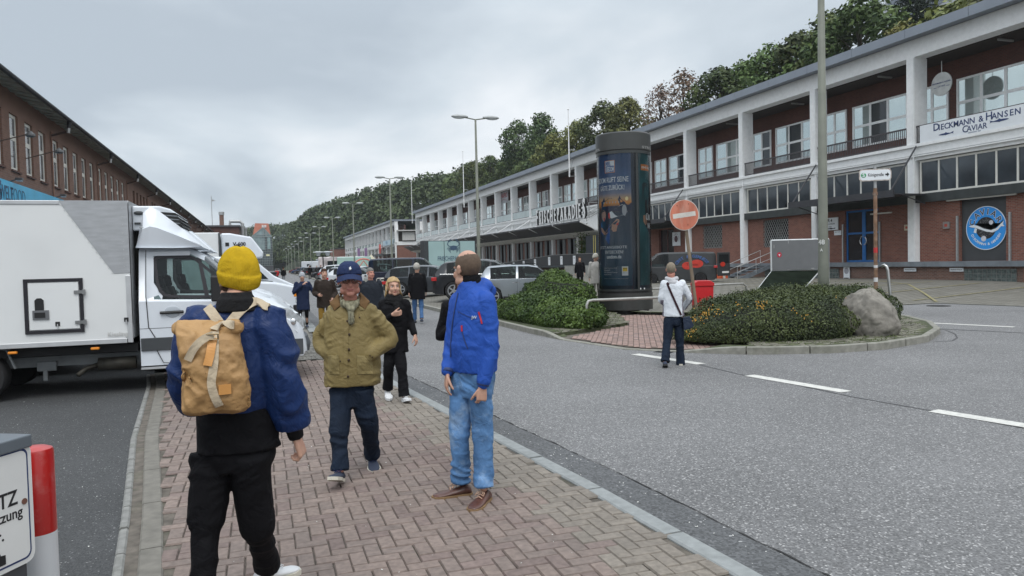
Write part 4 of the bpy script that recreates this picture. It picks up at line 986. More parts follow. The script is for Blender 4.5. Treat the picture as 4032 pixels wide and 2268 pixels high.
mb=MB(); mb.box(xa-.6,xb+.3,F+.2,F+21,0,3); RB(mb,'base',mat('dark_render',(.07,.07,.075),.8),b)
mb=MB(); mb.box(3.3,5.1,F-.3,F-.2,8.2,9.1); RB(mb,'lit_sign',mat('pale_yellow_sign',(.8,.75,.45),.5),b)
b=empty('office_block',(-9,F+60,0),0,'pale grey flat roofed block left of the red roofed warehouse','building')
mb=MB(); mb.box(-13,-4.8,F+60,F+80,0,21); RB(mb,'wall',mat('pale_grey_render',(.42,.45,.48),.7),b)
mb=MB()
for k in range(5): mb.box(-12.6+k*1.3,-11.7+k*1.3,F+59.9,F+60.2,14,19.5)
RB(mb,'window',GLASSD,b)
b=empty('tower_block',(129,117,0),0,'pale high rise block above the trees behind the long market hall','building')
mb=MB(); mb.box(121.5,141,100,118.9,10,75); RB(mb,'wall',mat('pale_tower',(.52,.54,.58),.7,var=.06),b)
for k in range(14):
    mb=MB(); mb.box(121.4,121.48,101,118,33+k*3,34.4+k*3); RB(mb,'window_band',mat('tower_glass',(.16,.19,.23),.2,var=.4),b)
# ------------------------------------------------------------ foliage
def mat_leaf(name,c1,c2,rough=.6,trans=.0,obj=True):
    m=bpy.data.materials.new(name); m.use_nodes=True; t=m.node_tree; b=t.nodes['Principled BSDF']; b.inputs['Roughness'].default_value=rough; b.inputs['Specular IOR Level'].default_value=.3
    at=N(t,'ShaderNodeAttribute'); at.attribute_name='leaf'; sc=N(t,'ShaderNodeSeparateColor'); L(t,at.outputs['Color'],sc.inputs[0])
    mx=N(t,'ShaderNodeMix'); mx.data_type='RGBA'; L(t,sc.outputs[0],mx.inputs[0]); mx.inputs[6].default_value=(*c1,1); mx.inputs[7].default_value=(*c2,1)
    last=mx.outputs[2]
    if obj:
        oi=N(t,'ShaderNodeObjectInfo'); hs=N(t,'ShaderNodeHueSaturation'); mr=N(t,'ShaderNodeMapRange'); L(t,oi.outputs['Random'],mr.inputs[0]); mr.inputs[3].default_value=.468; mr.inputs[4].default_value=.515
        mr2=N(t,'ShaderNodeMapRange'); mu=N(t,'ShaderNodeMath',operation='FRACT'); m3=N(t,'ShaderNodeMath',operation='MULTIPLY'); L(t,oi.outputs['Random'],m3.inputs[0]); m3.inputs[1].default_value=7.3; L(t,m3.outputs[0],mu.inputs[0]); L(t,mu.outputs[0],mr2.inputs[0]); mr2.inputs[3].default_value=.62; mr2.inputs[4].default_value=1.5
        L(t,mr.outputs[0],hs.inputs['Hue']); L(t,mr2.outputs[0],hs.inputs['Value']); L(t,last,hs.inputs['Color']); last=hs.outputs[0]
    L(t,last,b.inputs['Base Color'])
    _mats[name]=m; return m
def leaf_mesh(name,P,Nn,size,rng,mat_,asp=.6,bias=None,curl=0):
    """P centres, Nn preferred normals -> one small quad per leaf, with a per-leaf colour attribute"""
    n=len(P); rn=rng.normal(size=(n,3)); nn=Nn*1.0+rn*.75; nn/=np.linalg.norm(nn,axis=1,keepdims=True)
    a=np.cross(nn,rng.normal(size=(n,3))); a/=np.linalg.norm(a,axis=1,keepdims=True); b=np.cross(nn,a)
    s=(size*rng.uniform(.6,1.35,n))[:,None]
    # pointed leaf: 4 corners rhombus-like
    v=np.stack([P-a*s,P-b*s*asp+nn*s*.15,P+a*s,P+b*s*asp+nn*s*.15],1).reshape(-1,3)
    me=bpy.data.meshes.new(name); me.vertices.add(4*n); me.vertices.foreach_set('co',v.astype(np.float32).ravel())
    me.loops.add(4*n); me.loops.foreach_set('vertex_index',np.arange(4*n,dtype=np.int32))
    me.polygons.add(n); me.polygons.foreach_set('loop_start',np.arange(0,4*n,4,dtype=np.int32)); me.polygons.foreach_set('loop_total',np.full(n,4,dtype=np.int32))
    me.update(calc_edges=True)
    c=rng.uniform(0,1,n)**1.3 if bias is None else np.clip(bias+rng.normal(size=n)*.18,0,1)
    at=me.color_attributes.new('leaf','FLOAT_COLOR','CORNER'); arr=np.zeros((4*n,4),np.float32); arr[:,0]=np.repeat(c,4); arr[:,3]=1; at.data.foreach_set('color',arr.ravel())
    me.materials.append(mat_); return me
BARK=mat('tree_bark',(.075,.062,.048),.9,var=.3,vs=6)
LEAFM=mat_leaf('broadleaf',(.036,.064,.022),(.115,.160,.045))
OLIVE=mat_leaf('olive_leaf',(.065,.080,.022),(.165,.170,.050))
RUSSET=mat_leaf('russet_leaf',(.11,.075,.045),(.20,.15,.085))
NEEDLE=mat_leaf('pine_needles',(.010,.020,.012),(.028,.042,.024),obj=False)
def make_tree(seed,h,w,lm,n=5200,leaf=.30,clumps=26,thin=1.0,low=.18):
    rng=np.random.default_rng(seed); root=empty('tree',(0,0,0))
    mb=MB(); r=random.Random(seed)
    mb.tube([(0,0,-1.5),(0.05,0,h*.25),(.15,-.1,h*.5),(.1,.1,h*.78)],[h*.022,h*.018,h*.012,h*.004],7)
    P=[];Nn=[];B=[]
    cl=[]
    for k in range(clumps):
        t=(k+.5)/clumps; z=h*(low+(1-low)*(t**.85)); rad=w*.5*math.sin(math.pi*min(1,(.16+.84*t)))**.7*(.75 if t>.85 else 1)
        a=k*2.399+r.uniform(-.4,.4); q=rad*r.uniform(.45,.95) if t<.93 else rad*.2
        c=np.array([q*math.cos(a),q*math.sin(a),z-h*.03]); s=w*r.uniform(.13,.22)
        cl.append((c,s))
        mb.tube([(0.08,0,z*.62),(c[0]*.5,c[1]*.5,z*.86),tuple(c)],[h*.007,h*.004,h*.0015],4)
    mb.build('trunk',BARK,root,smooth=True)
    per=n//clumps
    for c,s in cl:
        d=rng.normal(size=(per,3)); d/=np.linalg.norm(d,axis=1,keepdims=True); rr=rng.uniform(.5,1.06,per)**.6
        p=c+d*rr[:,None]*np.array([s,s,s*.72])*(1+.25*rng.normal(size=(per,1))*.5)
        P.append(p); Nn.append(d+np.array([0,0,.5])); B.append(np.full(per,rng.uniform(.15,.75)))
    me=leaf_mesh('crown',np.concatenate(P),np.concatenate(Nn),leaf,rng,lm,bias=np.concatenate(B))
    o=bpy.data.objects.new('crown',me); COL.objects.link(o); o.parent=root
    return root
protos=[make_tree(1,14,11,LEAFM),make_tree(2,13,9,LEAFM,n=4600,clumps=22),make_tree(3,12,10,OLIVE,n=4400),make_tree(4,15,9.5,LEAFM,n=5200,clumps=30),make_tree(5,11,9,OLIVE,n=3600,clumps=18),
        make_tree(6,11.5,8,RUSSET,n=1500,leaf=.22,clumps=26)]
PH=[14,13,12,15,11,11.5]
used=[False]*len(protos)
def put_tree(k,x,y,z,s,label,grp='trees on the wooded hillside'):
    o=protos[k] if not used[k] else copy_tree(protos[k]); used[k]=True
    o.location=(x,y,z); o.rotation_euler=(0,0,rnd.uniform(0,6.28)); o.scale=(s*rnd.uniform(.9,1.1),s*rnd.uniform(.9,1.1),s)
    tag(o,label,'tree',grp); return o
# skyline trees : (px, py of the crown top, X of the trunk, kind, size, label)
SKY=[(3390,20,64,0,1.0,'bushy dark green skyline tree above the roof, right of the tall near lamp post'),
 (3280,75,66,3,.95,'dark tree rising behind the upper part of the tall near lamp post'),
 (3150,150,66,1,1.0,'rounded dark green tree just left of the tall near lamp post on the skyline'),
 (3040,205,64,0,.9,'dense green tree second to the left of the tall near lamp post on the skyline'),
 (2930,262,66,3,.85,'dark pointed skyline tree above the third roof bay left of the lamp post'),
 (2835,285,62,1,1.0,'broad green skyline tree right of the gap with the bare russet crown'),
 (2690,288,66,5,1.1,'thin russet half bare tree standing out on the skyline between green crowns'),
 (2600,350,62,5,.9,'low brownish tree at the foot of the half bare russet crown'),
 (2470,400,64,2,1.0,'round light green tree directly behind the top of the advertising column'),
 (2375,420,66,0,1.0,'large green tree on the skyline above the left edge of the advertising column'),
 (2270,490,64,2,.95,'pale olive loose tree right of the second white flagpole'),
 (2130,462,70,3,1.2,'tallest dark tree on the skyline between the two white flagpoles'),
 (2040,490,70,0,1.2,'wide dark green tree left part of the big clump between the flagpoles'),
 (2180,540,60,4,.9,'olive tree in front of the big dark clump between the flagpoles'),
 (1930,620,68,1,1.0,'pointed pale topped tree right of the tall double street lamp'),
 (1860,645,68,2,1.0,'olive brown tree directly behind the tall double street lamp'),
 (1790,690,70,0,.95,'rounded tree just left of the tall double street lamp on the skyline'),
 (1690,705,74,3,.95,'dark skyline tree above the far end corner of the long hall'),
 (1610,735,76,1,1.0,'skyline tree left of the flagpole at the far end of the long hall'),
 (1445,740,74,3,1.1,'small tree standing proud on the ridge above the second hall')]
for px,py,X,k,s,lab in SKY:
    p=PX(px,py,X); z=p.z-PH[k]*s*.97
    put_tree(k,X,p.y,z,s,lab,None)
r=random.Random(21); cnt=0
for y in np.arange(38,262,7.2):
    for x in (55,60.5,67,74,82):
        if cnt>=175: break
        if x>70 and y<95: continue
        xx=x+r.uniform(-2.4,2.4)-max(0,(y-230))*.05; yy=y+r.uniform(-3,3); k=r.choice([0,1,3,0,1,3,2,4,4])
        s=r.uniform(.62,.88)
        # keep the filler trees under the measured skyline
        zb=hz(xx,yy)-.5
        lim=31.5 if yy<150 else 31.5+9*sm((yy-150)/60)
        sk=lim-3.2
        s=min(s,max(.45,(sk-zb)/PH[k]))
        put_tree(k,xx,yy,zb,s,['dark green broadleaf tree crowded on the hillside behind the halls','tall dark tree crowded on the hillside behind the halls','pale olive tree crowded on the hillside behind the halls'][0 if k in(0,1) else (1 if k==3 else 2)]); cnt+=1
# pine by the tower
def pine():
    p=PX(3610,-40,74); h=17; root=empty('pine_tree',(p.x,p.y,p.z-h),0,'black green pine with flat layered branches in front of the pale tower block','tree')
    rng=np.random.default_rng(9); rr=random.Random(9); mb=MB(); mb.tube([(0,0,-4),(0.2,0,h*.5),(.1,.2,h)],[.35,.22,.06],7)
    P=[];Nn=[]
    for k in range(44):
        z=h*(.30+.7*k/44); a=k*2.4; l=(1-.75*(k/44))*rr.uniform(3.0,6.0); e=(l*math.cos(a),l*math.sin(a),z+l*.10)
        mb.tube([(0,0,z),e],[.09,.03],4)
        for q in (.55,.8,1.0):
            c=np.array(e)*q; c[2]=z+(e[2]-z)*q+.25; n=70; d=rng.normal(size=(n,3))*np.array([1.0,1.0,.28])*.75; P.append(c+d); Nn.append(np.tile([0,0,1.],(n,1))+rng.normal(size=(n,3)))
    mb.build('trunk',BARK,root); me=leaf_mesh('crown',np.concatenate(P),np.concatenate(Nn),.26,rng,NEEDLE,asp=.25); o=bpy.data.objects.new('crown',me); COL.objects.link(o); o.parent=root
pine()
for px,py,k,s,lab in ((3720,45,4,1.0,'yellow green bushy tree on the skyline right of the pine'),(3560,110,4,.8,'yellow green bush like tree below the pine just over the roof edge'),(3830,-10,2,1.0,'olive tree at the top right over the roof edge'),(3930,-60,4,1.0,'olive tree furthest to the right over the roof edge')):
    p=PX(px,py,60); put_tree(k,60,p.y,p.z-PH[k]*s,s,lab,None)
# far wood beyond the halls: one mass
rng=np.random.default_rng(5); P=[];Nn=[];B=[]
ys=[]
for i in range(900):
    y=252+ (rng.random()**.8)*400
    x0=53-47*sm((y-230)/250)
    if y>520: x0=6-70*sm((y-520)/200)
    x=x0+rng.uniform(-1,58)
    z=hz(x,y); h=rng.uniform(9,13)*(1 if y<520 else .9); w=rng.uniform(3.4,5.2)
    n=150; d=rng.normal(size=(n,3)); d/=np.linalg.norm(d,axis=1,keepdims=True); d[:,2]=np.abs(d[:,2])*.9-.15*rng.random(n)
    lump=1+.22*np.sin(d[:,0]*5+i)*np.cos(d[:,1]*6+i)
    c=np.array([x,y,z+h*.45]); P.append(c+d*lump[:,None]*np.array([w,w,h*.55])*rng.uniform(.86,1.04,(n,1))); Nn.append(d+np.array([0,0,.3])); B.append(np.full(n,rng.uniform(0,.8)))
me=leaf_mesh('woodland',np.concatenate(P),np.concatenate(Nn),.82,rng,mat_leaf('far_leaf',(.042,.066,.026),(.092,.122,.046),obj=False),bias=np.concatenate(B)); o=bpy.data.objects.new('woodland',me); COL.objects.link(o); tag(o,'wooded ridge running down to the end of the street','woods',kind='stuff')
# ------------------------------------------------------------ hedges
HEDGE=mat_leaf('hedge_leaf',(.026,.040,.014),(.088,.110,.034),rough=.5,obj=False)
HEDGE2=mat_leaf('shrub_leaf',(.030,.060,.012),(.095,.150,.030),rough=.45,obj=False)
YELLOW=mat('orange_blossom',(.55,.29,.04),.6,var=.2)
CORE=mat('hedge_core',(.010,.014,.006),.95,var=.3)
def hedge(name,label,outline,z0,hf,n,leaf,lm,seed,cat='hedge',rounding=.35,rough=.07,grp=None):
    """outline polygon, hf(x,y)->height; leaves fill a shell under the height field and round the sides"""
    rng=np.random.default_rng(seed); xs=[p[0] for p in outline];ys=[p[1] for p in outline]
    cx,cy=sum(xs)/len(xs),sum(ys)/len(ys); root=empty(name,(cx,cy,z0),0,label,cat,grp)
    # distance to the outline
    O=[(Vector(a),Vector(b)) for a,b in zip(outline,outline[1:]+outline[:1])]
    def dist(x,y):
        p=Vector((x,y)); m=9
        for a,b in O:
            d=b-a; t=max(0,min(1,(p-a).dot(d)/d.length_squared)); m=min(m,(p-a-d*t).length)
        return m
    def top(x,y):
        d=dist(x,y); e=min(1,d/rounding); lump=noise.noise(Vector((x*1.3,y*1.3,seed)))*.10+noise.noise(Vector((x*4,y*4,seed)))*.05
        return hf(x,y)*(1-(1-e)**2.6*1.0)+lump*e*hf(x,y)
    P=[];Nn=[];tries=0
    A=sum(a.x*b.y-b.x*a.y for a,b in O)/2
    while len(P)<n and tries<n*12:
        tries+=1
        if rng.random()<.62:
            x=rng.uniform(min(xs),max(xs)); y=rng.uniform(min(ys),max(ys))
            if not inpoly(x,y,outline): continue
            t=top(x,y); u=rng.random()
            z=t-abs(rng.normal())*rough*1.2; g=(top(x+.05,y)-top(x-.05,y),top(x,y+.05)-top(x,y-.05)) if dist(x,y)<rounding*1.2 else (0,0)
            P.append((x,y,max(0.0,z)+rng.random()**8*.12)); Nn.append((-g[0]*10,-g[1]*10,1))
        else:
            a,b=O[rng.integers(len(O))]
            if rng.random()*6>(b-a).length+.8: continue
            t=rng.random(); p=a+(b-a)*t; nrm=Vector(((b-a).y,-(b-a).x)).normalized()*(1 if A>0 else -1)
            zz=rng.random(); h=hf(p.x,p.y)
            bul=.10+.16*math.sin(math.pi*min(1,zz*1.1))
            off=bul-.12-abs(rng.normal())*rough*.8+noise.noise(Vector((p.x*2,p.y*2,zz*2+seed)))*.14
            P.append((p.x+nrm.x*off,p.y+nrm.y*off,zz*h*.80)); Nn.append((nrm.x*1.2,nrm.y*1.2,.45))
    P=np.array(P)-np.array([cx,cy,0]); Nn=np.array(Nn,float)
    pn=np.array([.45+.9*noise.noise(Vector((p[0]*1.6,p[1]*1.6,p[2]*2.4+seed))) for p in P])
    me=leaf_mesh('foliage',P,Nn,leaf,rng,lm,asp=.55,bias=pn); o=bpy.data.objects.new('foliage',me); COL.objects.link(o); o.parent=root
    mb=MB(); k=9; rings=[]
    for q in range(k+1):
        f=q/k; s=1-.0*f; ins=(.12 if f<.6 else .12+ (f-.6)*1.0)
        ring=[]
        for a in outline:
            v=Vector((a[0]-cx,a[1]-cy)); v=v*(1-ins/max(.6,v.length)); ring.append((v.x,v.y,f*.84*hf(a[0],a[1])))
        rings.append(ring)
    mb.loft(rings); c=mb.build('dark_core',CORE,root)  # one solid near-black core, coloured as the shade inside the leaves
    return root,P,Nn,(cx,cy)
def leaves_tri(): pass
# right hedge (around the leaning no entry sign, behind the boulder)
HR=[(7.95,13.3),(8.25,12.55),(9.2,11.85),(10.3,11.55),(11.1,11.7),(11.55,12.45),(12.3,12.75),(13.3,12.75),(14.0,13.5),(14.6,14.8),(14.2,16.3),(12.8,16.6),(11.0,15.6),(9.4,14.6)]
hr,PR,NR,cR=hedge('hedge','large clipped dark green hedge with yellow blossoms beside the boulder',HR,.11,lambda x,y:.76+.10*sm((x-10)/3)-.40*sm((9.2-x)/1.3),52000,.024,HEDGE,3)
rng=np.random.default_rng(8); mb=MB(); r=random.Random(12)
for gx,gy,gz,n in ((8.05,12.80,.45,30),(7.95,13.0,.30,16),(8.25,12.60,.52,28),(9.2,12.1,.74,26),(8.5,12.5,.62,14),(9.7,11.72,.55,5),(9.95,11.70,.5,6),(8.05,12.75,.2,16),(8.8,12.3,.70,8),(11.3,12.3,.76,3)):
    for k in range(n):
        p=(gx+r.gauss(0,.08),gy-.05+r.gauss(0,.05),.11+gz+r.gauss(0,.06)); mb.sph(p,r.uniform(.008,.015),5,3)
mb.v=[(v[0]-cR[0],v[1]-cR[1],v[2]-.11) for v in mb.v]; mb.build('blossoms',YELLOW,hr)
HLf=[(6.75,18.8),(6.9,17.4),(7.5,16.6),(8.2,17.0),(8.8,18.3),(8.8,20.0),(8.2,21.6),(6.9,21.8),(6.7,20.2)]
hedge('hedge','bright green low shrub bed on the kerb left of the advertising column',HLf,.09,lambda x,y:.60+.10*sm((y-18)/2),38000,.036,HEDGE2,5,rough=.11,rounding=.5)
HL2=[(8.7,21.8),(9.2,20.6),(9.8,20.8),(10.1,22.2),(10.6,24.3),(10.2,26.0),(9.2,25.8),(8.7,23.8)]
hedge('hedge','taller mounded leafy shrub between the silver hatchback and the advertising column',HL2,.10,lambda x,y:1.10+.25*math.exp(-((x-9.7)**2+(y-23.2)**2)/2.4),34000,.040,HEDGE2,6,rough=.12,rounding=.8)
# grass tufts between the setts
rng=np.random.default_rng(3); P=[]
for poly in (ISL_IN,I2):
    c=0
    while c<3000:
        x=rng.uniform(min(p[0] for p in poly),max(p[0] for p in poly)); y=rng.uniform(min(p[1] for p in poly),max(p[1] for p in poly))
        if inpoly(x,y,poly) and noise.noise(Vector((x*1.5,y*1.5,2)))>.02: P.append((x,y,(.135 if poly is ISL_IN else .105)+rng.random()*.02)); c+=1
me=leaf_mesh('weeds',np.array(P),np.tile([0,0,1.],(len(P),1)),.014,rng,mat_leaf('weed_leaf',(.04,.07,.015),(.10,.14,.03),obj=False)); o=bpy.data.objects.new('weeds',me); COL.objects.link(o); tag(o,'moss and tiny weeds between the stones of the traffic island','weeds',kind='stuff')
# boulder
bc=Vector((11.80,11.95,.13))
mb=MB(); mb.sph((0,0,0),1,96,60)
vs=[]
cuts=[(Vector((r_.x,r_.y,r_.z)).normalized(),k) for r_,k in ((Vector((-.9,-.5,.45)),.74),(Vector((.2,-1,.35)),.80),(Vector((.9,-.3,.3)),.82),(Vector((.4,-.6,.9)),.80),(Vector((-.4,-.2,1)),.90),(Vector((.8,.1,.9)),.80),(Vector((-.3,-1,-.2)),.86),(Vector((0,.9,.3)),.8))]
for v in mb.v:
    p=Vector(v)
    for n_,k in cuts:
        d=p.dot(n_)
        if d>k: p-=n_*(d-k)*.86
    p*=1+.10*noise.noise(p*1.1+Vector((3,1,2)))+.06*noise.noise(p*2.6)-.05*max(0,.12-abs(noise.noise(p*3.1+Vector((1,5,2)))))/.12+.03*noise.noise(p*7)+.016*noise.noise(p*16)
    vs.append((p.x*.56,p.y*.48,max(-.05,p.z*.62+.34)))
mb.v=vs
bo=mb.build('boulder',None or mat('boulder_granite',(.215,.200,.175),.85,var=.38,vs=4,bump=1.0,bs=14,dirt=.7,dirtcol=(.075,.066,.055),dscale=2.2,bdist=.012),smooth=True)
bo.location=bc; bo.rotation_euler=(0,0,R_(-30)); tag(bo,'big grey brown granite boulder on the kerb setts in front of the hedge','boulder')
# ------------------------------------------------------------ street lamps
LAMPP=mat('lamp_post_grey_green',(.155,.165,.135),.6,var=.14,vs=3,dirt=.35,dirtcol=(.09,.09,.08))
LAMPH=mat('lamp_head_shell',(.40,.42,.42),.45,var=.12,vs=5)
LAMPG=mat('lamp_lens',(.62,.66,.68),.3,var=.1)
def street_lamp(x,y,label,grp='double arm street lamps along the car park',h=10.0,r0=.13,z0=0):
    root=empty('street_lamp',(x,y,z0),0,label,'street lamp',grp)
    mb=MB(); mb.tube([(0,0,0),(0,0,1.4),(0,0,1.45),(0,0,h-.1)],[r0,r0*.93,r0*.86,r0*.42],14); mb.build('pole',LAMPP,root,smooth=True)
    mb=MB(); mb.tube([(-.62,0,h-.02),(0,0,h-.12),(.62,0,h-.02)],.035,8); mb.build('arm',LAMPP,root)
    for s in (-1,1):
        mb=MB(); rings=[]
        for t,w,hh in ((0,.05,.05),(.12,.10,.09),(.35,.16,.13),(.65,.17,.13),(.9,.12,.09),(1.0,.05,.04)):
            xx=s*(.45+t*.98); ring=[]
            for k in range(12):
                a=2*math.pi*k/12; zz=hh*math.sin(a)*(1 if math.sin(a)>0 else .7); ring.append((xx,w*math.cos(a),h+.02+zz))
            rings.append(ring if s>0 else ring[::-1])
        mb.loft(rings); hd=mb.build('lamp_head',LAMPH,root,smooth=True)
        mb=MB(); mb.sph((s*1.0,0,h-.05),(.34,.12,.06),12,6); mb.build('lens',LAMPG,hd,smooth=True)
    return root
names=['tallest double arm street lamp in the car park, in front of the long hall','double arm street lamp left of the smaller hall, second tallest in the row','double arm street lamp, third in the row from the near end','double arm street lamp, fourth in the row from the near end','double arm street lamp, fifth in the row from the near end','double arm street lamp, sixth in the row from the near end','double arm street lamp, seventh in the row from the near end','double arm street lamp, eighth in the row from the near end','double arm street lamp, ninth in the row from the near end','double arm street lamp, tenth in the row from the near end','double arm street lamp, eleventh in the row from the near end','double arm street lamp at the far end of the row']
base=street_lamp(12.1,41.5,names[0],z0=.2)
for k in range(1,12):
    o=copy_tree(base); o.location=(12.1,41.5+30*k,.2); o['label']=names[k]
# near post between hedge and boulder
p=D(3243,1150,19.0); near=Vector((p.x,p.y,.1))
o=street_lamp(near.x,near.y,'thick near lamp post rising out of the hedge beyond the top of the picture',grp=None,h=11.6,r0=.145,z0=.05); o.rotation_euler=(0,0,R_(-30)); NEARL=o
mb=MB(); vd=Vector((near.x,near.y,0)).normalized(); n_=-vd; rt_=Vector((-n_.y,n_.x,0))
if rt_.dot(RT)<0: rt_=-rt_
def lamp_text(st,off,z,h):
    vs,fs=text_geo(st,.02,'CENTER')
    mb.add([( *( (lambda q:(q.x,q.y))( (n_*math.cos((off+v[0]*h)/.14)+rt_*math.sin((off+v[0]*h)/.14))*(.1385+v[2]*.004) ) ), z+v[1]*h-.05) for v in vs],fs)
lamp_text('48',-.045,2.10,.17); lamp_text('A',-.045,1.90,.10)
lt=mb.build('number',mat('number_white',(.65,.66,.64),.6),NEARL); lt.rotation_euler=(0,0,R_(30))
# small globe lantern in the car park
b=empty('lantern',(13.2,71,.2),0,'low black lantern post with two white shades among the parked cars','street lamp'); p=D(1272,1020,90); b.location=(p.x,p.y,.2)
mb=MB(); mb.tube([(0,0,0),(0,0,3.0)],.07,8); mb.bar((-.55,0,2.9),(.55,0,2.9),.08,.08); mb.build('pole',BLACK,b)
for s in (-.55,.55):
    mb=MB(); mb.M=T(s,0,2.9); mb.lathe([(.22,0),(.30,.35),(.62,.42),(.6,.5),(.1,.55)],12); mb.build('lamp_head',LAMPG,b)
# ------------------------------------------------------------ advertising column
cc=Vector((11.42,21.95,.03)); RC=.885
vd=Vector((cc.x,cc.y,0)).normalized(); N0=-vd; R0=Vector((vd.y,-vd.x,0))
col_=empty('advertising_column',cc,0,'tall dark grey round advertising column with a blue tourism poster behind curved glass','advertising column')
COLM=mat('column_metal',(.070,.072,.070),.42,metal=.5,var=.05)
mb=MB()
mb.lathe([(.76,0),(.76,.12)],48,0); mb.lathe([(RC,.12),(RC,.66)],64,1); mb.build('base',[BLACK,COLM],col_,smooth=False)
mb=MB(); mb.lathe([(.86,.66),(.86,.73)],48,0); mb.build('groove',BLACK,col_)
mb=MB(); mb.lathe([(RC-.02,5.20),(RC-.02,5.24),(RC+.012,5.26),(RC+.012,5.78),(RC-.02,5.82),(.2,5.86)],72); mb.build('crown',COLM,col_)
def cyl(th,r,z): 
    p=N0*math.cos(th)+R0*math.sin(th); return (p.x*r,p.y*r,z)
class CMB(MB):
    def patch(s,t0,t1,z0,z1,r,mi=0,n=None):
        n=n or max(1,int(abs(t1-t0)/R_(4))); vs=[];fs=[]
        for i in range(n+1):
            t=t0+(t1-t0)*i/n; vs+=[cyl(t,r,z0),cyl(t,r,z1)]
        fs=[(2*i,2*i+2,2*i+3,2*i+1) for i in range(n)]
        return s.add(vs,fs,mi)
    def poly(s,pts,r,mi=0):
        # densify edges then fan from the centroid
        q=[]
        for a,b in zip(pts,pts[1:]+pts[:1]):
            k=max(1,int(abs(b[0]-a[0])/R_(5)))
            for i in range(k): q.append((a[0]+(b[0]-a[0])*i/k,a[1]+(b[1]-a[1])*i/k))
        vs=[cyl(t,r,z) for t,z in q]
        return s.add(vs,[tuple(range(len(vs)))],mi)
    def ctext(s,st,t0,t1,z,h,r,mi=0,weight=0):
        vs,fs=text_geo(st,weight,'CENTER'); xs=[v[0] for v in vs]; a,b=min(xs),max(xs); ys=[v[1] for v in vs]; c,d=min(ys),max(ys)
        return s.add([cyl(t0+(t1-t0)*(v[0]-a)/(b-a),r+v[2]*.003,z+((v[1]-c)/(d-c)-.5)*h) for v in vs],fs,mi)
def th(x): return math.asin(max(-1,min(1,(x-250)/207)))
def zc(y): return 5.2-(y-185)*(4.47)/(1075)
mb=CMB(); mb.patch(-math.pi,math.pi,.73,5.2,.80,0,n=64); mb.build('poster_backing',mat('poster_back',(.018,.03,.05),.6,var=.2),col_)
def mat_poster():
    m=bpy.data.materials.new('sunset_poster'); m.use_nodes=True; t=m.node_tree; b=t.nodes['Principled BSDF']; b.inputs['Roughness'].default_value=.55
    tc=N(t,'ShaderNodeTexCoord'); s=N(t,'ShaderNodeSeparateXYZ'); L(t,tc.outputs['Object'],s.inputs[0])
    mr=N(t,'ShaderNodeMapRange'); L(t,s.outputs[2],mr.inputs[0]); mr.inputs[1].default_value=.9; mr.inputs[2].default_value=5.1
    cr=N(t,'ShaderNodeValToRGB'); L(t,mr.outputs[0],cr.inputs[0]); e=cr.color_ramp.elements
    e[0].position=0; e[0].color=(.018,.065,.11,1); e[1].position=1; e[1].color=(.014,.055,.15,1)
    for p_,c in ((.25,(.015,.05,.09)),(.56,(.012,.03,.06)),(.60,(.10,.05,.04)),(.635,(.75,.30,.05)),(.67,(.55,.36,.20)),(.71,(.20,.22,.30)),(.78,(.05,.11,.24))):
        k=e.new(p_); k.color=(*c,1)
    n=N(t,'ShaderNodeTexNoise'); n.inputs['Scale'].default_value=3; L(t,tc.outputs['Object'],n.inputs['Vector'])
    mr2=N(t,'ShaderNodeMapRange'); L(t,n.outputs[0],mr2.inputs[0]); mr2.inputs[3].default_value=.7; mr2.inputs[4].default_value=1.3
    v=N(t,'ShaderNodeVectorMath',operation='SCALE'); L(t,cr.outputs[0],v.inputs[0]); L(t,mr2.outputs[0],v.inputs['Scale']); L(t,v.outputs[0],b.inputs['Base Color']); return m
mb=CMB(); RP=.815; mb.patch(R_(-84),th(310),zc(1215),zc(195),RP,0); 
pm=[mat_poster(),mat('poster_white',(.75,.77,.78),.5,var=0),mat('poster_skin',(.50,.28,.19),.6,var=0),mat('poster_navy',(.010,.018,.06),.6,var=.2),mat('poster_hair',(.05,.025,.018),.6,var=.1),mat('poster_red',(.60,.03,.02),.6,var=0),mat('poster_yellow',(.80,.55,.05),.6,var=0),mat('poster_grey',(.45,.46,.47),.6,var=0),mat('poster_sun',(1.0,.85,.45),.6,var=0),mat('poster_blue',(.02,.10,.32),.6,var=0),mat('poster_orange',(.62,.20,.05),.6,var=0)]
q=lambda pts:[(th(x),zc(y)) for x,y in pts]
# sun, pier pavilion, water
mb.poly(q([(273+13*math.cos(a),548+16*math.sin(a)) for a in [k*.524 for k in range(12)]]),RP+.002,8)
mb.poly(q([(66,600),(66,560),(78,556),(90,528),(96,556),(110,552),(124,540),(150,540),(196,546),(206,548),(216,522),(226,548),(250,570),(312,580),(312,606)]),RP+.003,3)
mb.patch(th(70),th(312),zc(640),zc(600),RP+.003,3)
for k in range(6): mb.patch(th(84+k*24),th(92+k*24),zc(578),zc(566),RP+.004,7)
# girl with megaphone
mb.poly(q([(60,740),(66,720),(90,716),(128,740),(134,820),(125,900),(100,860),(62,800)]),RP+.004,9)
mb.poly(q([(66,650),(74,632),(88,626),(98,640),(103,664),(100,690),(92,712),(80,712),(70,690)]),RP+.005,2)
mb.poly(q([(84,690),(94,684),(96,704),(88,714)]),RP+.007,5)
mb.poly(q([(56,640),(70,624),(90,620),(92,632),(78,640),(76,660),(72,700),(60,730),(54,690)]),RP+.006,4)
mb.poly(q([(60,760),(72,764),(95,800),(168,722),(190,700),(210,706),(212,724),(196,740),(178,746),(106,814),(86,818),(66,796)]),RP+.008,2)
mb.poly(q([(146,780),(152,740),(176,744),(196,738),(196,752),(186,796),(160,800)]),RP+.007,2)
mb.poly(q([(134,646),(148,640),(228,594),(252,590),(272,620),(276,650),(262,682),(232,674),(150,696),(138,690)]),RP+.006,1)
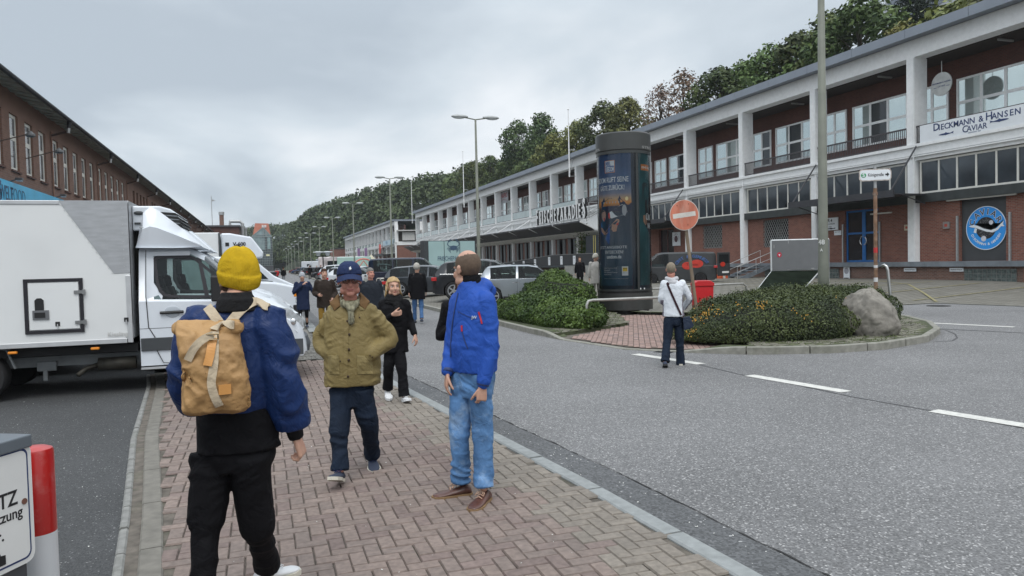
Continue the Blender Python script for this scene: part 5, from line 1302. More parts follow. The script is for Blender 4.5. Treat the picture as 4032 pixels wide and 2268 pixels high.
mb.poly(q([(252+23*math.cos(a),636+48*math.sin(a)) for a in [k*.393 for k in range(16)]]),RP+.007,3)
mb.poly(q([(252+19*math.cos(a),636+43*math.sin(a)) for a in [k*.393 for k in range(16)]]),RP+.008,7)
mb.poly(q([(122,656),(134,646),(140,690),(130,698),(122,684)]),RP+.007,5); mb.poly(q([(186,738),(204,728),(204,744),(190,752)]),RP+.010,5)
# logo
mb.patch(th(101),th(182),zc(344),zc(249),RP+.004,10); mb.patch(th(105),th(178),zc(340),zc(253),RP+.006,1); mb.patch(th(107),th(176),zc(338),zc(292),RP+.008,9)
mb.ctext('INSEL',th(109),th(148),zc(273),.13,RP+.010,9,.02); mb.ctext('USEDOM',th(109),th(174),zc(316),.15,RP+.012,1,.03)
mb.ctext('USEDOM RUFT SEINE',th(33+11),th(289),zc(398),.17,RP+.006,1,.015); mb.ctext('GÄSTE ZURÜCK!',th(63),th(256),zc(455),.19,RP+.006,1,.015)
mb.ctext('JETZT ANGEBOTE',th(52),th(268),zc(921),.11,RP+.006,1); mb.ctext('ENTDECKEN!',th(92),th(238),zc(955),.10,RP+.006,1); mb.ctext('usedom.de',th(104),th(222),zc(991),.12,RP+.006,1,.02)
for k,(s_,x1) in enumerate((('Usedom Tourismus GmbH',186),('Waldstrasse 42',130),('17429 Ostseebad Koserow',188),('info@usedom.de',138))): mb.ctext(s_,th(80),th(x1),zc(1078+k*17),.045,RP+.006,7)
mb.ctext('Gefoerdert durch das Land, Urlaub an der Ostsee, Insel Usedom 2021',th(80),th(272),zc(1161),.022,RP+.006,7)
mb.patch(th(224),th(275),zc(1138),zc(1067),RP+.004,1); mb.patch(th(231),th(268),zc(1106),zc(1076),RP+.006,6); mb.ctext('ADAC',th(233),th(266),zc(1084),.045,RP+.008,4,.02); mb.ctext('Mitglied werden',th(230),th(270),zc(1118),.02,RP+.006,4)
mb.build('poster',pm,col_)
# second poster on the right
mb=CMB(); mb.patch(th(372),R_(84),zc(1215),zc(195),RP,0)
mb.patch(th(390),R_(80),zc(330),zc(284),RP+.004,2); mb.ctext('EINE KARTE',th(397),R_(95),zc(307),.07,RP+.006,1,.02)
mb.poly([(th(398),zc(440)),(th(412),zc(420)),(th(440),zc(430)),(R_(84),zc(520)),(R_(84),zc(720)),(th(425),zc(620)),(th(400),zc(560))],RP+.004,3)
mb.poly([(th(420),zc(560)),(R_(84),zc(530)),(R_(84),zc(840)),(th(422),zc(760))],RP+.006,4)
mb.poly([(th(402),zc(680)),(th(414),zc(672)),(th(432),zc(700)),(th(432),zc(740)),(th(420),zc(752)),(th(404),zc(725))],RP+.008,5)
mb.ctext('ÜBER',th(424),R_(88)+.25,zc(685),.22,RP+.010,1,.03); mb.ctext('NACHT',th(437),R_(88)+.25,zc(755),.18,RP+.010,1,.03)
mb.build('poster',[mat('teal_poster',(.02,.09,.105),.6,var=.5,vs=1.2),pm[1],pm[10],mat('poster_shadowface',(.03,.05,.06),.6),mat('poster_suit',(.012,.012,.02),.6),pm[2]],col_)
# frames + glass
mb=CMB()
for t in (th(350),th(350)+R_(120),th(350)-R_(120)):
    mb.patch(t-R_(2.3),t+R_(2.6),.73,5.2,RC-.005,0,n=3)
    mb.patch(t-R_(.15),t+R_(.15),.73,5.2,RC-.003,1,n=1)
for k in range(3):
    t=th(350)+k*R_(120)
    mb.patch(t+R_(2.6),t+R_(117.7),.73,.80,RC-.005,0); mb.patch(t+R_(2.6),t+R_(117.7),5.13,5.2,RC-.005,0)
mb.build('frame',[mat('frame_dark_metal',(.05,.055,.055),.4,metal=.4),BLACK],col_)
def mat_clear():
    m=bpy.data.materials.new('curved_glass'); m.use_nodes=True; t=m.node_tree; t.nodes.clear()
    o=N(t,'ShaderNodeOutputMaterial'); mx=N(t,'ShaderNodeMixShader'); tr=N(t,'ShaderNodeBsdfTransparent'); g=N(t,'ShaderNodeBsdfGlossy'); g.inputs['Roughness'].default_value=.05
    lw=N(t,'ShaderNodeFresnel'); lw.inputs[0].default_value=1.45; tr.inputs[0].default_value=(.96,.98,.98,1)
    L(t,lw.outputs[0],mx.inputs[0]); L(t,tr.outputs[0],mx.inputs[1]); L(t,g.outputs[0],mx.inputs[2]); L(t,mx.outputs[0],o.inputs[0]); return m
CLEAR=mat_clear()
mb=CMB(); mb.patch(-math.pi,math.pi,.735,5.195,RC-.02,0,n=72); mb.build('curved_glass',CLEAR,col_,smooth=True)
mb=CMB(); mb.ctext('STRÖER',th(388)-.0,R_(80)+.25,5.33,.10,RC+.016,0,.03); mb.ctext('STRÖER',R_(-112),th(82),5.33,.10,RC+.016,0,.03); mb.build('lettering',mat('crown_lettering',(.22,.22,.215),.5),col_)
mb=CMB()
for x in (362,390): mb.patch(th(x-4),th(x+4),zc(1248),zc(1236),RC+.004,0)
mb.build('lock',mat('lock_white',(.6,.62,.62),.5),col_)
# ------------------------------------------------------------ signs
WOODP=mat('weathered_pole',(.19,.145,.10),.8,var=.35,vs=7,stretch=(1,1,.25),dirt=.5,dirtcol=(.32,.30,.27),dscale=5)
top=D(2694,847,15.7); bot=D(2757,1345,15.7); bot.z=.1
b=empty('no_entry_sign',(bot.x,bot.y,.1),0,'faded red and white round no entry sign on a leaning pole','sign')
axis=(top-bot).normalized(); end=top+axis*.28
mb=MB(); mb.tube([bot,end-axis*.05],.036,10); RB(mb,'pole',WOODP,b)
fn=(Vector((0,0,EYE))-top); fn.z=0; fn.normalize(); rr_=Vector((-fn.y,fn.x,0)); rr_=rr_ if rr_.dot(RT)>0 else -rr_
up_=(axis-fn*axis.dot(fn)).normalized(); rr_=up_.cross(fn); 
M=Matrix(((rr_.x,up_.x,fn.x,top.x+fn.x*.05),(rr_.y,up_.y,fn.y,top.y+fn.y*.05),(rr_.z,up_.z,fn.z,top.z+fn.z*.05),(0,0,0,1)))
FRED=mat('faded_red',(.52,.165,.10),.6,var=.22,vs=5,stretch=(1,1,.3),dirt=.8,dirtcol=(.60,.40,.32),dscale=4)
mb=MB(); mb.M=M@Matrix.Diagonal((1.0,1.09,1,1)); mb.lathe([(.30,-.01),(.30,.004)],48,0); mb.lathe([(.288,.004),(.288,.008)],48,1)
mb.add([(-.235,-.045,.0095),(.235,-.045,.0095),(.235,.045,.0095),(-.235,.045,.0095)],[(0,1,2,3)],0)
for x,y in ((-.12,.2),(.12,.2),(.05,-.2)): mb.lathe([(.011,.008),(.011,.016)],8,2,c=(x,y,0))
mb.M=Matrix.Identity(4); RB(mb,'sign_plate',[mat('sign_offwhite',(.58,.55,.50),.6,var=.12,vs=6),FRED,mat('rust',(.18,.07,.04),.8)],b)
# street direction sign
pt=D(3443,690,17.2); pb=D(3443,1150,17.2); pb=Vector((pt.x+.02,pt.y,.12))
b=empty('direction_sign',pb,0,'small white railway direction sign with green emblem and black arrow on a rusty pole','sign')
mb=MB(); mb.tube([pb,(pb.x,pb.y,pt.z-.30)],.043,10,0); mb.tube([(pb.x,pb.y,pt.z-.32),(pb.x,pb.y,pt.z+.22)],.034,10,1); mb.tube([(pb.x,pb.y,pt.z-.46),(pb.x,pb.y,pt.z-.40)],.055,10,0)
for zz,h_,mi in ((1.80,.12,2),(1.45,.06,3),(1.12,.10,3)): mb.tube([(pb.x,pb.y,zz),(pb.x,pb.y,zz+h_)],.0455,10,mi)
RB(mb,'pole',[mat('rusty_pole',(.20,.115,.07),.8,var=.4,vs=9,dirt=.5,dirtcol=(.38,.37,.35),dscale=6),GALV,mat('sticker_red',(.5,.03,.03),.5),mat('sticker_white',(.6,.6,.6),.5)],b)
fn=Vector((-pt.x,-pt.y,0)).normalized(); fn=(Matrix.Rotation(R_(14),3,'Z')@fn); r_=Vector((-fn.y,fn.x,0)); r_=r_ if r_.dot(RT)>0 else -r_
M=TF(tuple(pt+fn*.07),tuple(r_),(0,0,1))
def rrect(w,h,r,n=5):
    o=[]
    for cx_,cy_,a0 in ((w-r,h-r,0),(-w+r,h-r,90),(-w+r,-h+r,180),(w-r,-h+r,270)):
        for k in range(n+1): a=R_(a0+90*k/n); o.append((cx_+r*math.cos(a),cy_+r*math.sin(a)))
    return o
mb=MB(); mb.M=M; mb.prism(rrect(.345,.135,.07),-.03,0,'xy',0); mb.prism(rrect(.325,.115,.06),0,.004,'xy',1); mb.M=M@T(-.252,0,0); mb.lathe([(.055,.004),(.055,.008)],20,2); mb.M=Matrix.Identity(4)
mb.text('S',.115,M@T(-.252,0,.010),weight=.03,depth=.004,mi=1); mb.text('Königstraße',.105,M@T(.012,0,.006),sx=.66,weight=.006,depth=.004,mi=3)
k=MB(); k.M=M; k.prism([(.215,-.018),(.255,-.018),(.255,-.05),(.30,0),(.255,.05),(.255,.018),(.215,.018)],.004,.009,'xy'); mb.add(k.v,k.f,3)
RB(mb,'sign_plate',[mat('rusty_white_edge',(.55,.50,.46),.7,var=.3,vs=9,dirt=.8,dirtcol=(.22,.09,.05),dscale=6),SGNW,mat('sbahn_green',(.02,.28,.10),.5),BLK],b)
# leaning steel post
a=D(3516,1200,18.4); a.z=.0; c=D(3494,1046,18.4)
b=empty('steel_post',(a.x,a.y,0),0,'bent bare steel hoop post standing right of the direction sign','post')
mb=MB(); d=(c-a); mb.tube([a,a+d*.5,a+d*.92,a+d*.985+Vector((-.01,.02,.0)),a+d*1.0+Vector((-.03,.07,.02)),a+d*.99+Vector((-.03,.15,.0))],.036,10); RB(mb,'post',mat('brushed_steel',(.50,.50,.49),.3,metal=.85,var=.1),b,smooth=True)
# waste bin
p=D(2766,1180,20.2); b=empty('waste_bin',(p.x,p.y,.03),R_(-20),'bright red waste bin with slanted lid behind the leaning sign pole','waste bin')
RED=mat('bin_red',(.50,.014,.018),.4,var=.06,coat=.3)
mb=MB(); mb.prism([(-.235,.18),(.235,.18),(.262,.98),(-.262,.98)],-.2,.2,'xz'); mb.build('body',RED,b,bevel=.02)
mb=MB(); mb.prism([(-.275,.98),(.275,.98),(.275,1.06),(.17,1.13),(-.17,1.13),(-.275,1.06)],-.225,.225,'xz'); mb.build('lid',RED,b,bevel=.012)
mb=MB(); mb.box(-.12,.12,-.10,.10,0,.19); mb.build('foot',DGREY,b)
# rails
def hoop(pts,label,r=.038,z0=None):
    b=empty('barrier_rail',tuple(pts[0]),0,label,'barrier'); mb=MB(); mb.tube(pts,r,10); RB(mb,'rail',mat('galvanised_rail',(.36,.36,.34),.5,metal=.5,var=.2,vs=6),b,smooth=True); return b
a=D(2317,1186,18.6); c=D(2612,1168,19.2); z=(a.z+c.z)/2
hoop([Vector((a.x-.05,a.y,.1)),Vector((a.x-.05,a.y,z-.12)),Vector((a.x,a.y,z-.02)),Vector((a.x+.12,a.y+.0,z)),Vector((c.x,c.y,z)),Vector((c.x+.4,c.y+.05,z)),Vector((c.x+.5,c.y+.05,z-.12)),Vector((c.x+.5,c.y+.05,.05))],'horizontal steel tube rail in front of the foot of the advertising column')
a=D(2790,1117,25.5); c=D(2925,1121,26.5); 
hoop([Vector((a.x-1.0,a.y,.05)),Vector((a.x-1.0,a.y,.72)),Vector((a.x-.9,a.y,.82)),Vector((c.x,c.y,.82)),Vector((c.x+.14,c.y,.72)),Vector((c.x+.2,c.y,.05))],'steel tube hoop rail right of the red waste bin')
a=D(2556,1135,24.5); c=D(2625,1132,25); 
hoop([Vector((a.x-.6,a.y,.05)),Vector((a.x-.6,a.y,.7)),Vector((a.x-.5,a.y,.78)),Vector((c.x,c.y,.78)),Vector((c.x+.1,c.y,.7)),Vector((c.x+.1,c.y,.05))],'short steel tube hoop rail right behind the advertising column')
# folded display board
b=empty('display_board',D(3130,1060,24),0,'large folded grey display board with white edges leaning open behind the hedge','board')
def slabq(mb,q,t,mi):
    q=[Vector(v) for v in q]; n=(q[1]-q[0]).cross(q[3]-q[0]).normalized()*t
    mb.add([*q,*[v+n for v in q]],[(3,2,1,0),(4,5,6,7),(0,1,5,4),(1,2,6,5),(2,3,7,6),(3,0,4,7)],mi)
A=[D(3038,1066,24.0),D(3262,1056,24.6),D(3262,942,24.6),D(3036,948,24.0)]
mb=MB(); slabq(mb,A,.05,0); RB(mb,'upper_panel',mat('panel_grey',(.13,.135,.14),.5,var=.06),b)
WT=mat('panel_trim',(.60,.62,.62),.4,metal=.3)
mb=MB()
for i in range(4): mb.tube([A[i],A[(i+1)%4]],.035,8)
RB(mb,'edge_trim',WT,b)
B_=[D(2979,1146,22.6),D(3162,1140,23.0),D(3226,1068,24.5),D(3038,1070,24.0)]
mb=MB(); slabq(mb,B_,.03,0); RB(mb,'lower_panel',mat('panel_dark_green',(.012,.017,.012),.95,var=.4,vs=3,spec=.05),b)
mb=MB()
for i in range(4): mb.tube([B_[i],B_[(i+1)%4]],.028,8)
mb.tube([B_[0],(B_[0].x,B_[0].y,.05)],.03,6); mb.tube([B_[1],(B_[1].x,B_[1].y,.05)],.03,6); mb.tube([A[1],(A[1].x,A[1].y,.05)],.03,6); RB(mb,'edge_trim',WT,b)
mb=MB(); 
def AP(u,v,o=-.03): return A[0]*(1-u)*(1-v)+A[1]*u*(1-v)+A[2]*u*v+A[3]*(1-u)*v-(A[1]-A[0]).cross(A[3]-A[0]).normalized()*o
for u,v in ((.3,.95),(.75,.95),(.05,.8),(.05,.22),(.95,.3),(.28,.05),(.7,.05)):
    p=AP(u,v); nrm=(A[1]-A[0]).cross(A[3]-A[0]).normalized()
    for s in (.055,): 
        e1=(A[1]-A[0]).normalized()*s; e2=(A[3]-A[0]).normalized()*s; slabq(mb,[p-e1-e2,p+e1-e2,p+e1+e2,p-e1+e2],-.02 if nrm.dot(Vector((0,-1,0)))<0 else .02,0)
RB(mb,'clip',mat('clip_grey',(.28,.28,.28),.5),b)
# sticker
p=AP(.12,.52,.0); nrm=(A[1]-A[0]).cross(A[3]-A[0]).normalized(); nrm=nrm if nrm.y<0 else -nrm
mb=MB(); mb.M=TF(tuple(AP(.12,.52,0)+nrm*.055),tuple((A[1]-A[0]).normalized()),(0,0,1)); mb.lathe([(.085,0),(.085,.004)],20,0); mb.add([(-.04,.03,.006),(0,-.05,.006),(.04,.03,.006),(0,.01,.006)],[(0,1,2,3)],1); mb.M=Matrix.Identity(4); RB(mb,'sticker',[mat('sticker_red2',(.45,.02,.05),.5),SGNW],b)
# ------------------------------------------------------------ dock stairs
b=empty('steel_stairs',(33.5,45.4,0),0,'steel stairs with tubular handrails up to the loading dock','stairs')
STM=mat('stair_steel',(.20,.23,.26),.5,metal=.4,var=.2,vs=4)
n=6; x0,x1,y0,y1=32.3,35.55,44.9,46.7
for k in range(n):
    mb=MB(); xx=x0+(x1-x0)*k/n; zz=.02+1.23*(k+1)/(n+.5); mb.box(xx,xx+.42,y0+.06,y1-.06,zz-.04,zz); RB(mb,'step',STM,b)
for y in (y0,y1):
    mb=MB(); mb.add([(x0-.1,y,0),(x0+.3,y,0),(x1+.05,y,1.05),(x1+.05,y,1.24),(x1-.25,y,1.24),(x0-.1,y,.2)]+[(x0-.1,y+.05,0),(x0+.3,y+.05,0),(x1+.05,y+.05,1.05),(x1+.05,y+.05,1.24),(x1-.25,y+.05,1.24),(x0-.1,y+.05,.2)],[(0,1,2,3,4,5),(11,10,9,8,7,6),(0,6,7,1),(1,7,8,2),(2,8,9,3),(3,9,10,4),(4,10,11,5),(5,11,6,0)]); RB(mb,'stringer',STM,b)
    mb=MB(); mb.tube([(x0,y,.1),(x0,y,1.05),(x1+.1,y,2.22),(x1+.1,y,1.2)],.025,6); mb.tube([(x0,y,.65),(x1+.1,y,1.75)],.02,6); mb.tube([(x0+1.6,y,.6),(x0+1.6,y,1.62)],.02,6); RB(mb,'handrail',mat('handrail_steel',(.55,.56,.56),.35,metal=.6),b)
mb=MB(); mb.box(35.5,36.38,44.6,47.0,1.255,1.27); 
# orange/white barrier feet
for (px,py,lab) in ((2776,1090,'orange barrier foot block by the wall behind the grey van'),(2843,1090,'orange and white barrier foot block left of the steel stairs')):
    p=G(px,py+8,.2); b=empty('barrier_block',(p.x,p.y,zlot(p.x,p.y)),R_(15),lab,'barrier'); mb=MB()
    for k in range(3): mb.box(-.40+k*.27,-.40+(k+1)*.27-.002,-.2,.2,0,.30,0 if (k%2==0 or px<2800) else 1)
    mb.build('block',[mat('barrier_orange',(.60,.11,.04),.6,var=.15),mat('barrier_white',(.6,.58,.52),.6)],b)
# delicatessen light box with the crab
p=D(1688,1048,68); q_=D(1872,1046,68+2.2); zt=D(1780,947,69).z
b=empty('light_box_sign',(p.x,p.y,.2),0,'pale turquoise light box sign with a dark crab in front of the long hall','sign')
r_=(Vector((q_.x,q_.y,0))-Vector((p.x,p.y,0))); W_=r_.length; r_.normalize(); nn=r_.cross(Vector((0,0,1))); nn=nn if nn.dot(Vector((p.x,p.y,0)))<0 else -nn
M=TF((p.x,p.y,.2),tuple(r_),(0,0,1)); H=zt-.2
mb=MB(); mb.M=M; mb.box(-.35,W_+.12,-.0,H,-1.1,-.02); mb.M=Matrix.Identity(4); RB(mb,'housing',DGREY,b)
mb=MB(); mb.M=M
for k in range(3): mb.box(W_*k/3+.03,W_*(k+1)/3-.03,1.15,H-.06,-.02,.02)
mb.M=Matrix.Identity(4); RB(mb,'panel',mat('turquoise_panel',(.34,.48,.48),.3,var=.06,vs=.5),b)
mb=MB(); mb.text('FRISCHEPARADIES',.56,M@T(W_*.5+.15,2.05,.03),sx=.72,weight=.012); mb.text('IHR FEINKOSTMARKT IN HAMBURG',.17,M@T(W_*.5,1.45,.03),sx=.9,weight=.01)
C=M@T(W_*.53,3.05,.03); k=MB(); k.M=C
k.prism([(-.36,.02),(-.25,.17),(0,.22),(.25,.17),(.36,.02),(.22,-.16),(0,-.25),(-.22,-.16)],0,.01,'xy')
for s in (-1,1):
    def arc(pts,w):
        for u,v in zip(pts,pts[1:]): k.bar((s*u[0],u[1],.006),(s*v[0],v[1],.006),w,.012,up=(0,0,1))
    arc([(.28,.12),(.48,.16),(.60,.34),(.52,.54)],.07); arc([(.52,.54),(.34,.74),(.22,.78)],.09); arc([(.52,.54),(.42,.60),(.30,.56)],.05)
    for j in range(4): arc([(.3-.04*j,-.02-.05*j),(.55-.06*j,.02-.08*j),(.66-.12*j,-.16-.10*j)],.035)
mb.add(k.v,k.f); RB(mb,'lettering',mat('crab_ink',(.05,.09,.15),.5,var=0),b)
# ramp barrier with notices
b=empty('ramp_barrier',(34,88,1),0,'black clad ramp railing with white notices in front of the delicatessen','railing')
mb=MB(); Xr=33.9; yA,yB,yC=68.5,84,106
for y0,y1,za,zb in ((yA,yB,2.50,2.50),(yB,yC,2.50,1.55)):
    mb.add([(Xr,y0,za-1.25),(Xr,y1,zb-1.25 if zb<2.4 else za-1.25),(Xr,y1,zb),(Xr,y0,za),(Xr+.06,y0,za-1.25),(Xr+.06,y1,zb-1.25),(Xr+.06,y1,zb),(Xr+.06,y0,za)],[(0,1,2,3),(7,6,5,4),(0,4,5,1),(3,2,6,7),(1,5,6,2),(0,3,7,4)])
RB(mb,'panel',mat('black_cladding',(.022,.024,.028),.6,var=.2),b)
mb=MB(); mb.bar((Xr,yA,2.53),(Xr,yB,2.53),.09,.06); mb.bar((Xr,yB,2.53),(Xr,yC,1.58),.09,.06); RB(mb,'handrail',mat('handrail_grey',(.2,.2,.2),.5),b)
for y in (77.5,81.3,85.2,90.2,94.6,98.8,103): 
    z=2.35-(max(0,y-84)*.0432); mb=MB(); mb.box(Xr-.02,Xr-.006,y-.36,y+.36,z-1.0,z,0); mb.box(Xr-.024,Xr-.02,y-.12,y+.12,z-.35,z-.15,1); RB(mb,'notice',[SGNW,mat('notice_print',(.4,.4,.42),.6)],b)
b=empty('concrete_wall',(33.5,75,0),0,'low concrete block wall under the dark ramp railing','wall'); mb=MB()
for k in range(5): mb.box(33.3,33.85,66+k*2.6,66+k*2.6+2.57,0,1.22)
RB(mb,'wall',CONC,b)
# planted tree and dark screens on the terrace
b=empty('potted_tree',(34.9,77,1.25),0,'slender green potted tree standing on the dock under the dark awning','plant')
rng=np.random.default_rng(2); P=rng.normal(size=(900,3))*np.array([.42,.42,.85])+np.array([0,0,2.1]); me=leaf_mesh('crown',P,rng.normal(size=P.shape),.10,rng,HEDGE2); o=bpy.data.objects.new('crown',me); COL.objects.link(o); o.parent=b
mb=MB(); mb.tube([(0,0,.4),(0,0,2)],.05,6); mb.lathe([(.3,0),(.4,.5)],12); mb.build('pot',DGREY,b)
for y,lab in ((71.9,'black square screen right half with yellow tape in front of the dark shop front'),(74.2,'black square screen left half with yellow tape in front of the dark shop front')):
    b=empty('screen',(34.4,y,2.5),0,lab,'screen'); mb=MB(); mb.box(-.04,.04,-1.1,1.1,0,2.0,0); mb.box(-.05,-.04,(.85 if y<73 else -1.0),(1.0 if y<73 else -.85),0,2.0,1); mb.build('panel',[mat('screen_navy',(.018,.024,.035),.6),mat('tape_yellow',(.5,.42,.12),.6)],b)
# tables umbrellas by the second hall
b=empty('parasol',(0,0,0),0,'cream market parasol in front of the second hall','parasol'); p=D(1462,1012,150); b.location=(p.x,p.y,.2); b.scale=(.36,.36,.75)
mb=MB(); mb.lathe([(3.6,3.0),(3.5,3.15),(.1,5.1)],8); mb.build('canopy',mat('cream_cloth',(.50,.47,.36),.8),b); mb=MB(); mb.tube([(0,0,0),(0,0,4.9)],.06,6); mb.build('pole',GALV,b)
for px,lab in ((1445,'closed black parasol, left of the pair beside the cream parasol'),(1453,'closed black parasol, right of the pair beside the cream parasol')):
    p=D(px,1040,125); b=empty('parasol',(p.x,p.y,.2),0,lab,'parasol'); mb=MB(); mb.lathe([(.1,.5),(.3,1.0),(.28,1.6),(.2,2.3),(.05,2.9)],10); mb.build('canopy',BLACK,b)
for px,lab in ((1413,'narrow purple beach flag banner, left of two in front of the second hall'),(1441,'narrow purple beach flag banner, right of two in front of the second hall')):
    p=D(px,1000,170); b=empty('flag_banner',(p.x,p.y,.2),0,lab,'banner'); mb=MB(); mb.box(-.35,.3,-.03,.03,2.2,5.6); mb.build('cloth',mat('purple_cloth',(.22,.14,.26),.8),b); mb=MB(); mb.tube([(-.36,0,0),(-.36,0,5.7)],.04,6); mb.build('pole',WHITE,b)
# little fence of bicycle hoops along the kerb
HOOPM=mat('hoop_pale_steel',(.44,.43,.40),.5,metal=.3,var=.15)
first=None
for k in range(42):
    y=38+k*1.55; x=lx(y)+.75
    if first is None:
        first=empty('hoop',(x,y,.15),0,'pale steel hoop in the row of bicycle stands along the kerb','bicycle stand','steel hoops along the kerb')
        mb=MB(); mb.tube([(-.30,0,0),(-.30,0,.72),(-.24,0,.8),(.24,0,.8),(.30,0,.72),(.30,0,0)],.035,6); mb.box(-.26,.26,-.012,.012,.30,.66); mb.build('hoop',HOOPM,first); o=first
    else: o=copy_tree(first)
    o.location=(x,y,.15)
for k,(y,lab) in enumerate(((52,'small clipped bush at the head of a parking bay, nearest one'),(66,'small clipped bush at the head of a parking bay, second one'),(80,'small clipped bush at the head of a parking bay, third one'),(96,'small clipped bush at the head of a parking bay, furthest one'))):
    rng=np.random.default_rng(k); d=rng.normal(size=(700,3)); d/=np.linalg.norm(d,axis=1,keepdims=True); d[:,2]=np.abs(d[:,2])
    me=leaf_mesh('bush',d*np.array([.8,1.6,.75])*rng.uniform(.8,1,(700,1)),d,.12,rng,HEDGE2); o=bpy.data.objects.new('bush',me); COL.objects.link(o); o.location=(lx(y)+1.2,y,.2); tag(o,lab,'bush')
# near left corner: meter box with sign and red-white bollard
BOXM=mat('box_grey_paint',(.062,.066,.074),.5,var=.12,vs=4,dirt=.4,dirtcol=(.12,.12,.10),dscale=7)
p=D(60,1900,2.35)
# face plane of the box: corner at px 83(top)..115(bottom)
tc_=D(84,1712,2.9); tc_.z-=.03 
b=empty('meter_box',(tc_.x,tc_.y,0),0,'grey metal box in the near left corner carrying a white parking sign','cabinet')
rv=Vector((-math.sin(R_(29.8)),-math.cos(R_(29.8)),0)); fv=Vector((math.cos(R_(29.8)),-math.sin(R_(29.8)),0)); bk=-fv
# box: top right front corner tc_, extends to the left and back
mb=MB(); Mx=Matrix(((rv.x,bk.x,0,tc_.x),(rv.y,bk.y,0,tc_.y),(0,0,1,0),(0,0,0,1))); mb.M=Mx
mb.box(0,.62,0,.34,0,tc_.z-.02); mb.M=Matrix.Identity(4); RB(mb,'body',BOXM,b,bevel=.006)
mb=MB(); mb.M=Mx; mb.box(-.02,.64,-.03,.36,tc_.z-.02,tc_.z+.03); mb.M=Matrix.Identity(4); RB(mb,'lid',mat('box_lid_blue_grey',(.11,.13,.15),.45,var=.1),b,bevel=.006)
MS=TF(tuple(tc_+fv*.012+rv*.0+Vector((0,0,-.235))),tuple(-rv),(0,0,1))
b2=empty('parking_sign',tuple(tc_+Vector((0,0,-.27))),0,'white parking sign with black lettering fixed to the grey box at the left edge','sign')
mb=MB(); mb.M=MS@T(-.268,0,0); mb.prism(rrect(.29,.235,.04),0,.006,'xy',0); mb.prism(rrect(.272,.217,.03),.006,.0075,'xy',1); mb.prism(rrect(.264,.209,.026),.0075,.009,'xy',0)
mb.M=Matrix.Identity(4); Z=MS@T(-.268,0,.0095)
mb.text('PRIVATPARKPLATZ',.080,Z@T(.215,.035,0),weight=.015,sx=.85,depth=.002,align='RIGHT',mi=3); mb.text('Widerrechtliche Nutzung',.058,Z@T(.235,-.025,0),weight=.01,sx=.9,depth=.002,align='RIGHT',mi=3); mb.text('gebührenpfl. Mo-So 24 Uhr.',.062,Z@T(.15,-.09,0),weight=.012,depth=.002,align='RIGHT',mi=3)
k=MB(); k.M=Z; k.prism([(-.12,-.20),(.15,-.20),(.15,-.165),(.13,-.162),(.12,-.138),(.06,-.135),(.0,-.138),(-.1,-.165),(-.12,-.17)],0,.002,'xy'); k.M=Z@T(.10,-.2,0); k.lathe([(.018,0),(.018,.002)],14); k.M=Z@T(-.06,-.2,0); k.lathe([(.018,0),(.018,.002)],14); mb.add(k.v,k.f,3)
mb.M=Z@T(.245,.01,0); mb.lathe([(.012,0),(.012,.004)],10,2); mb.M=Matrix.Identity(4)
RB(mb,'sign_plate',[mat('sign_enamel',(.70,.71,.70),.35,var=.04,vs=5),DIN,mat('rust_bolt',(.15,.07,.05),.8),BLK],b2)
pb_=D(136,1778,3.2); b=empty('bollard',(pb_.x,pb_.y,0),0,'red and white striped round bollard beside the grey box','bollard')
rb=.072; zt=pb_.z
mb=MB(); mb.lathe([(rb,-.1),(rb,zt-.70)],40,0); mb.lathe([(rb,zt-.70),(rb,zt-.35)],40,1); mb.lathe([(rb,zt-.35),(rb,zt),(rb*.93,zt+.012),(rb*.6,zt+.022),(.002,zt+.026)],40,0)
mb.build('post',[mat('bollard_red',(.42,.012,.010),.35,var=.06,coat=.4,dirt=.25,dirtcol=(.5,.3,.28),dscale=14),mat('bollard_white',(.66,.68,.70),.45,var=.04)],b,smooth=True)
set_auto(b.children[0].data,40)
# ------------------------------------------------------------ vehicles
CG=mat('car_glass',(.012,.018,.020),.05,var=0,spec=.45)
def mat_tint(n,c):
    m=bpy.data.materials.new(n); m.use_nodes=True; t=m.node_tree; t.nodes.clear()
    o=N(t,'ShaderNodeOutputMaterial'); mx=N(t,'ShaderNodeMixShader'); tr=N(t,'ShaderNodeBsdfTransparent'); g=N(t,'ShaderNodeBsdfGlossy'); g.inputs['Roughness'].default_value=.04
    lw=N(t,'ShaderNodeFresnel'); lw.inputs[0].default_value=1.5; tr.inputs[0].default_value=(*c,1)
    L(t,lw.outputs[0],mx.inputs[0]); L(t,tr.outputs[0],mx.inputs[1]); L(t,g.outputs[0],mx.inputs[2]); L(t,mx.outputs[0],o.inputs[0]); return m
CTG=mat_tint('tinted_car_glass',(.34,.41,.39)); CTW=mat_tint('clear_car_glass',(.62,.70,.68)); INT=mat('dark_upholstery',(.018,.018,.020),.9)
def interior(root,x0,x1,W,belt,seats,y0=0):
    mb=MB(); mb.box(x0,x1,y0-W,y0+W,.35,belt-.10); mb.box(x1-.35,x1,y0-W,y0+W,belt-.10,belt-.01)
    for sx in seats:
        for s in (-1,1): mb.prism([(sx,belt-.12),(sx+.14,belt-.12),(sx+.04,belt+.20),(sx-.08,belt+.20)],y0+s*W*.5-.22,y0+s*W*.5+.22,'xz'); mb.prism([(sx-.07,belt+.20),(sx+.03,belt+.20),(sx,belt+.38),(sx-.08,belt+.38)],y0+s*W*.5-.12,y0+s*W*.5+.12,'xz')
    mb.build('interior',INT,root,bevel=.03)
CGL=mat('windscreen_glass',(.16,.20,.21),.06,var=.25,vs=1.2,spec=.9)
TYRE=mat('tyre_rubber',(.016,.016,.017),.85,var=.15)
RIM=mat('alloy_rim',(.42,.43,.44),.35,metal=.7,var=.05)
CHROME=mat('chrome_trim',(.65,.66,.67),.2,metal=.9,var=0)
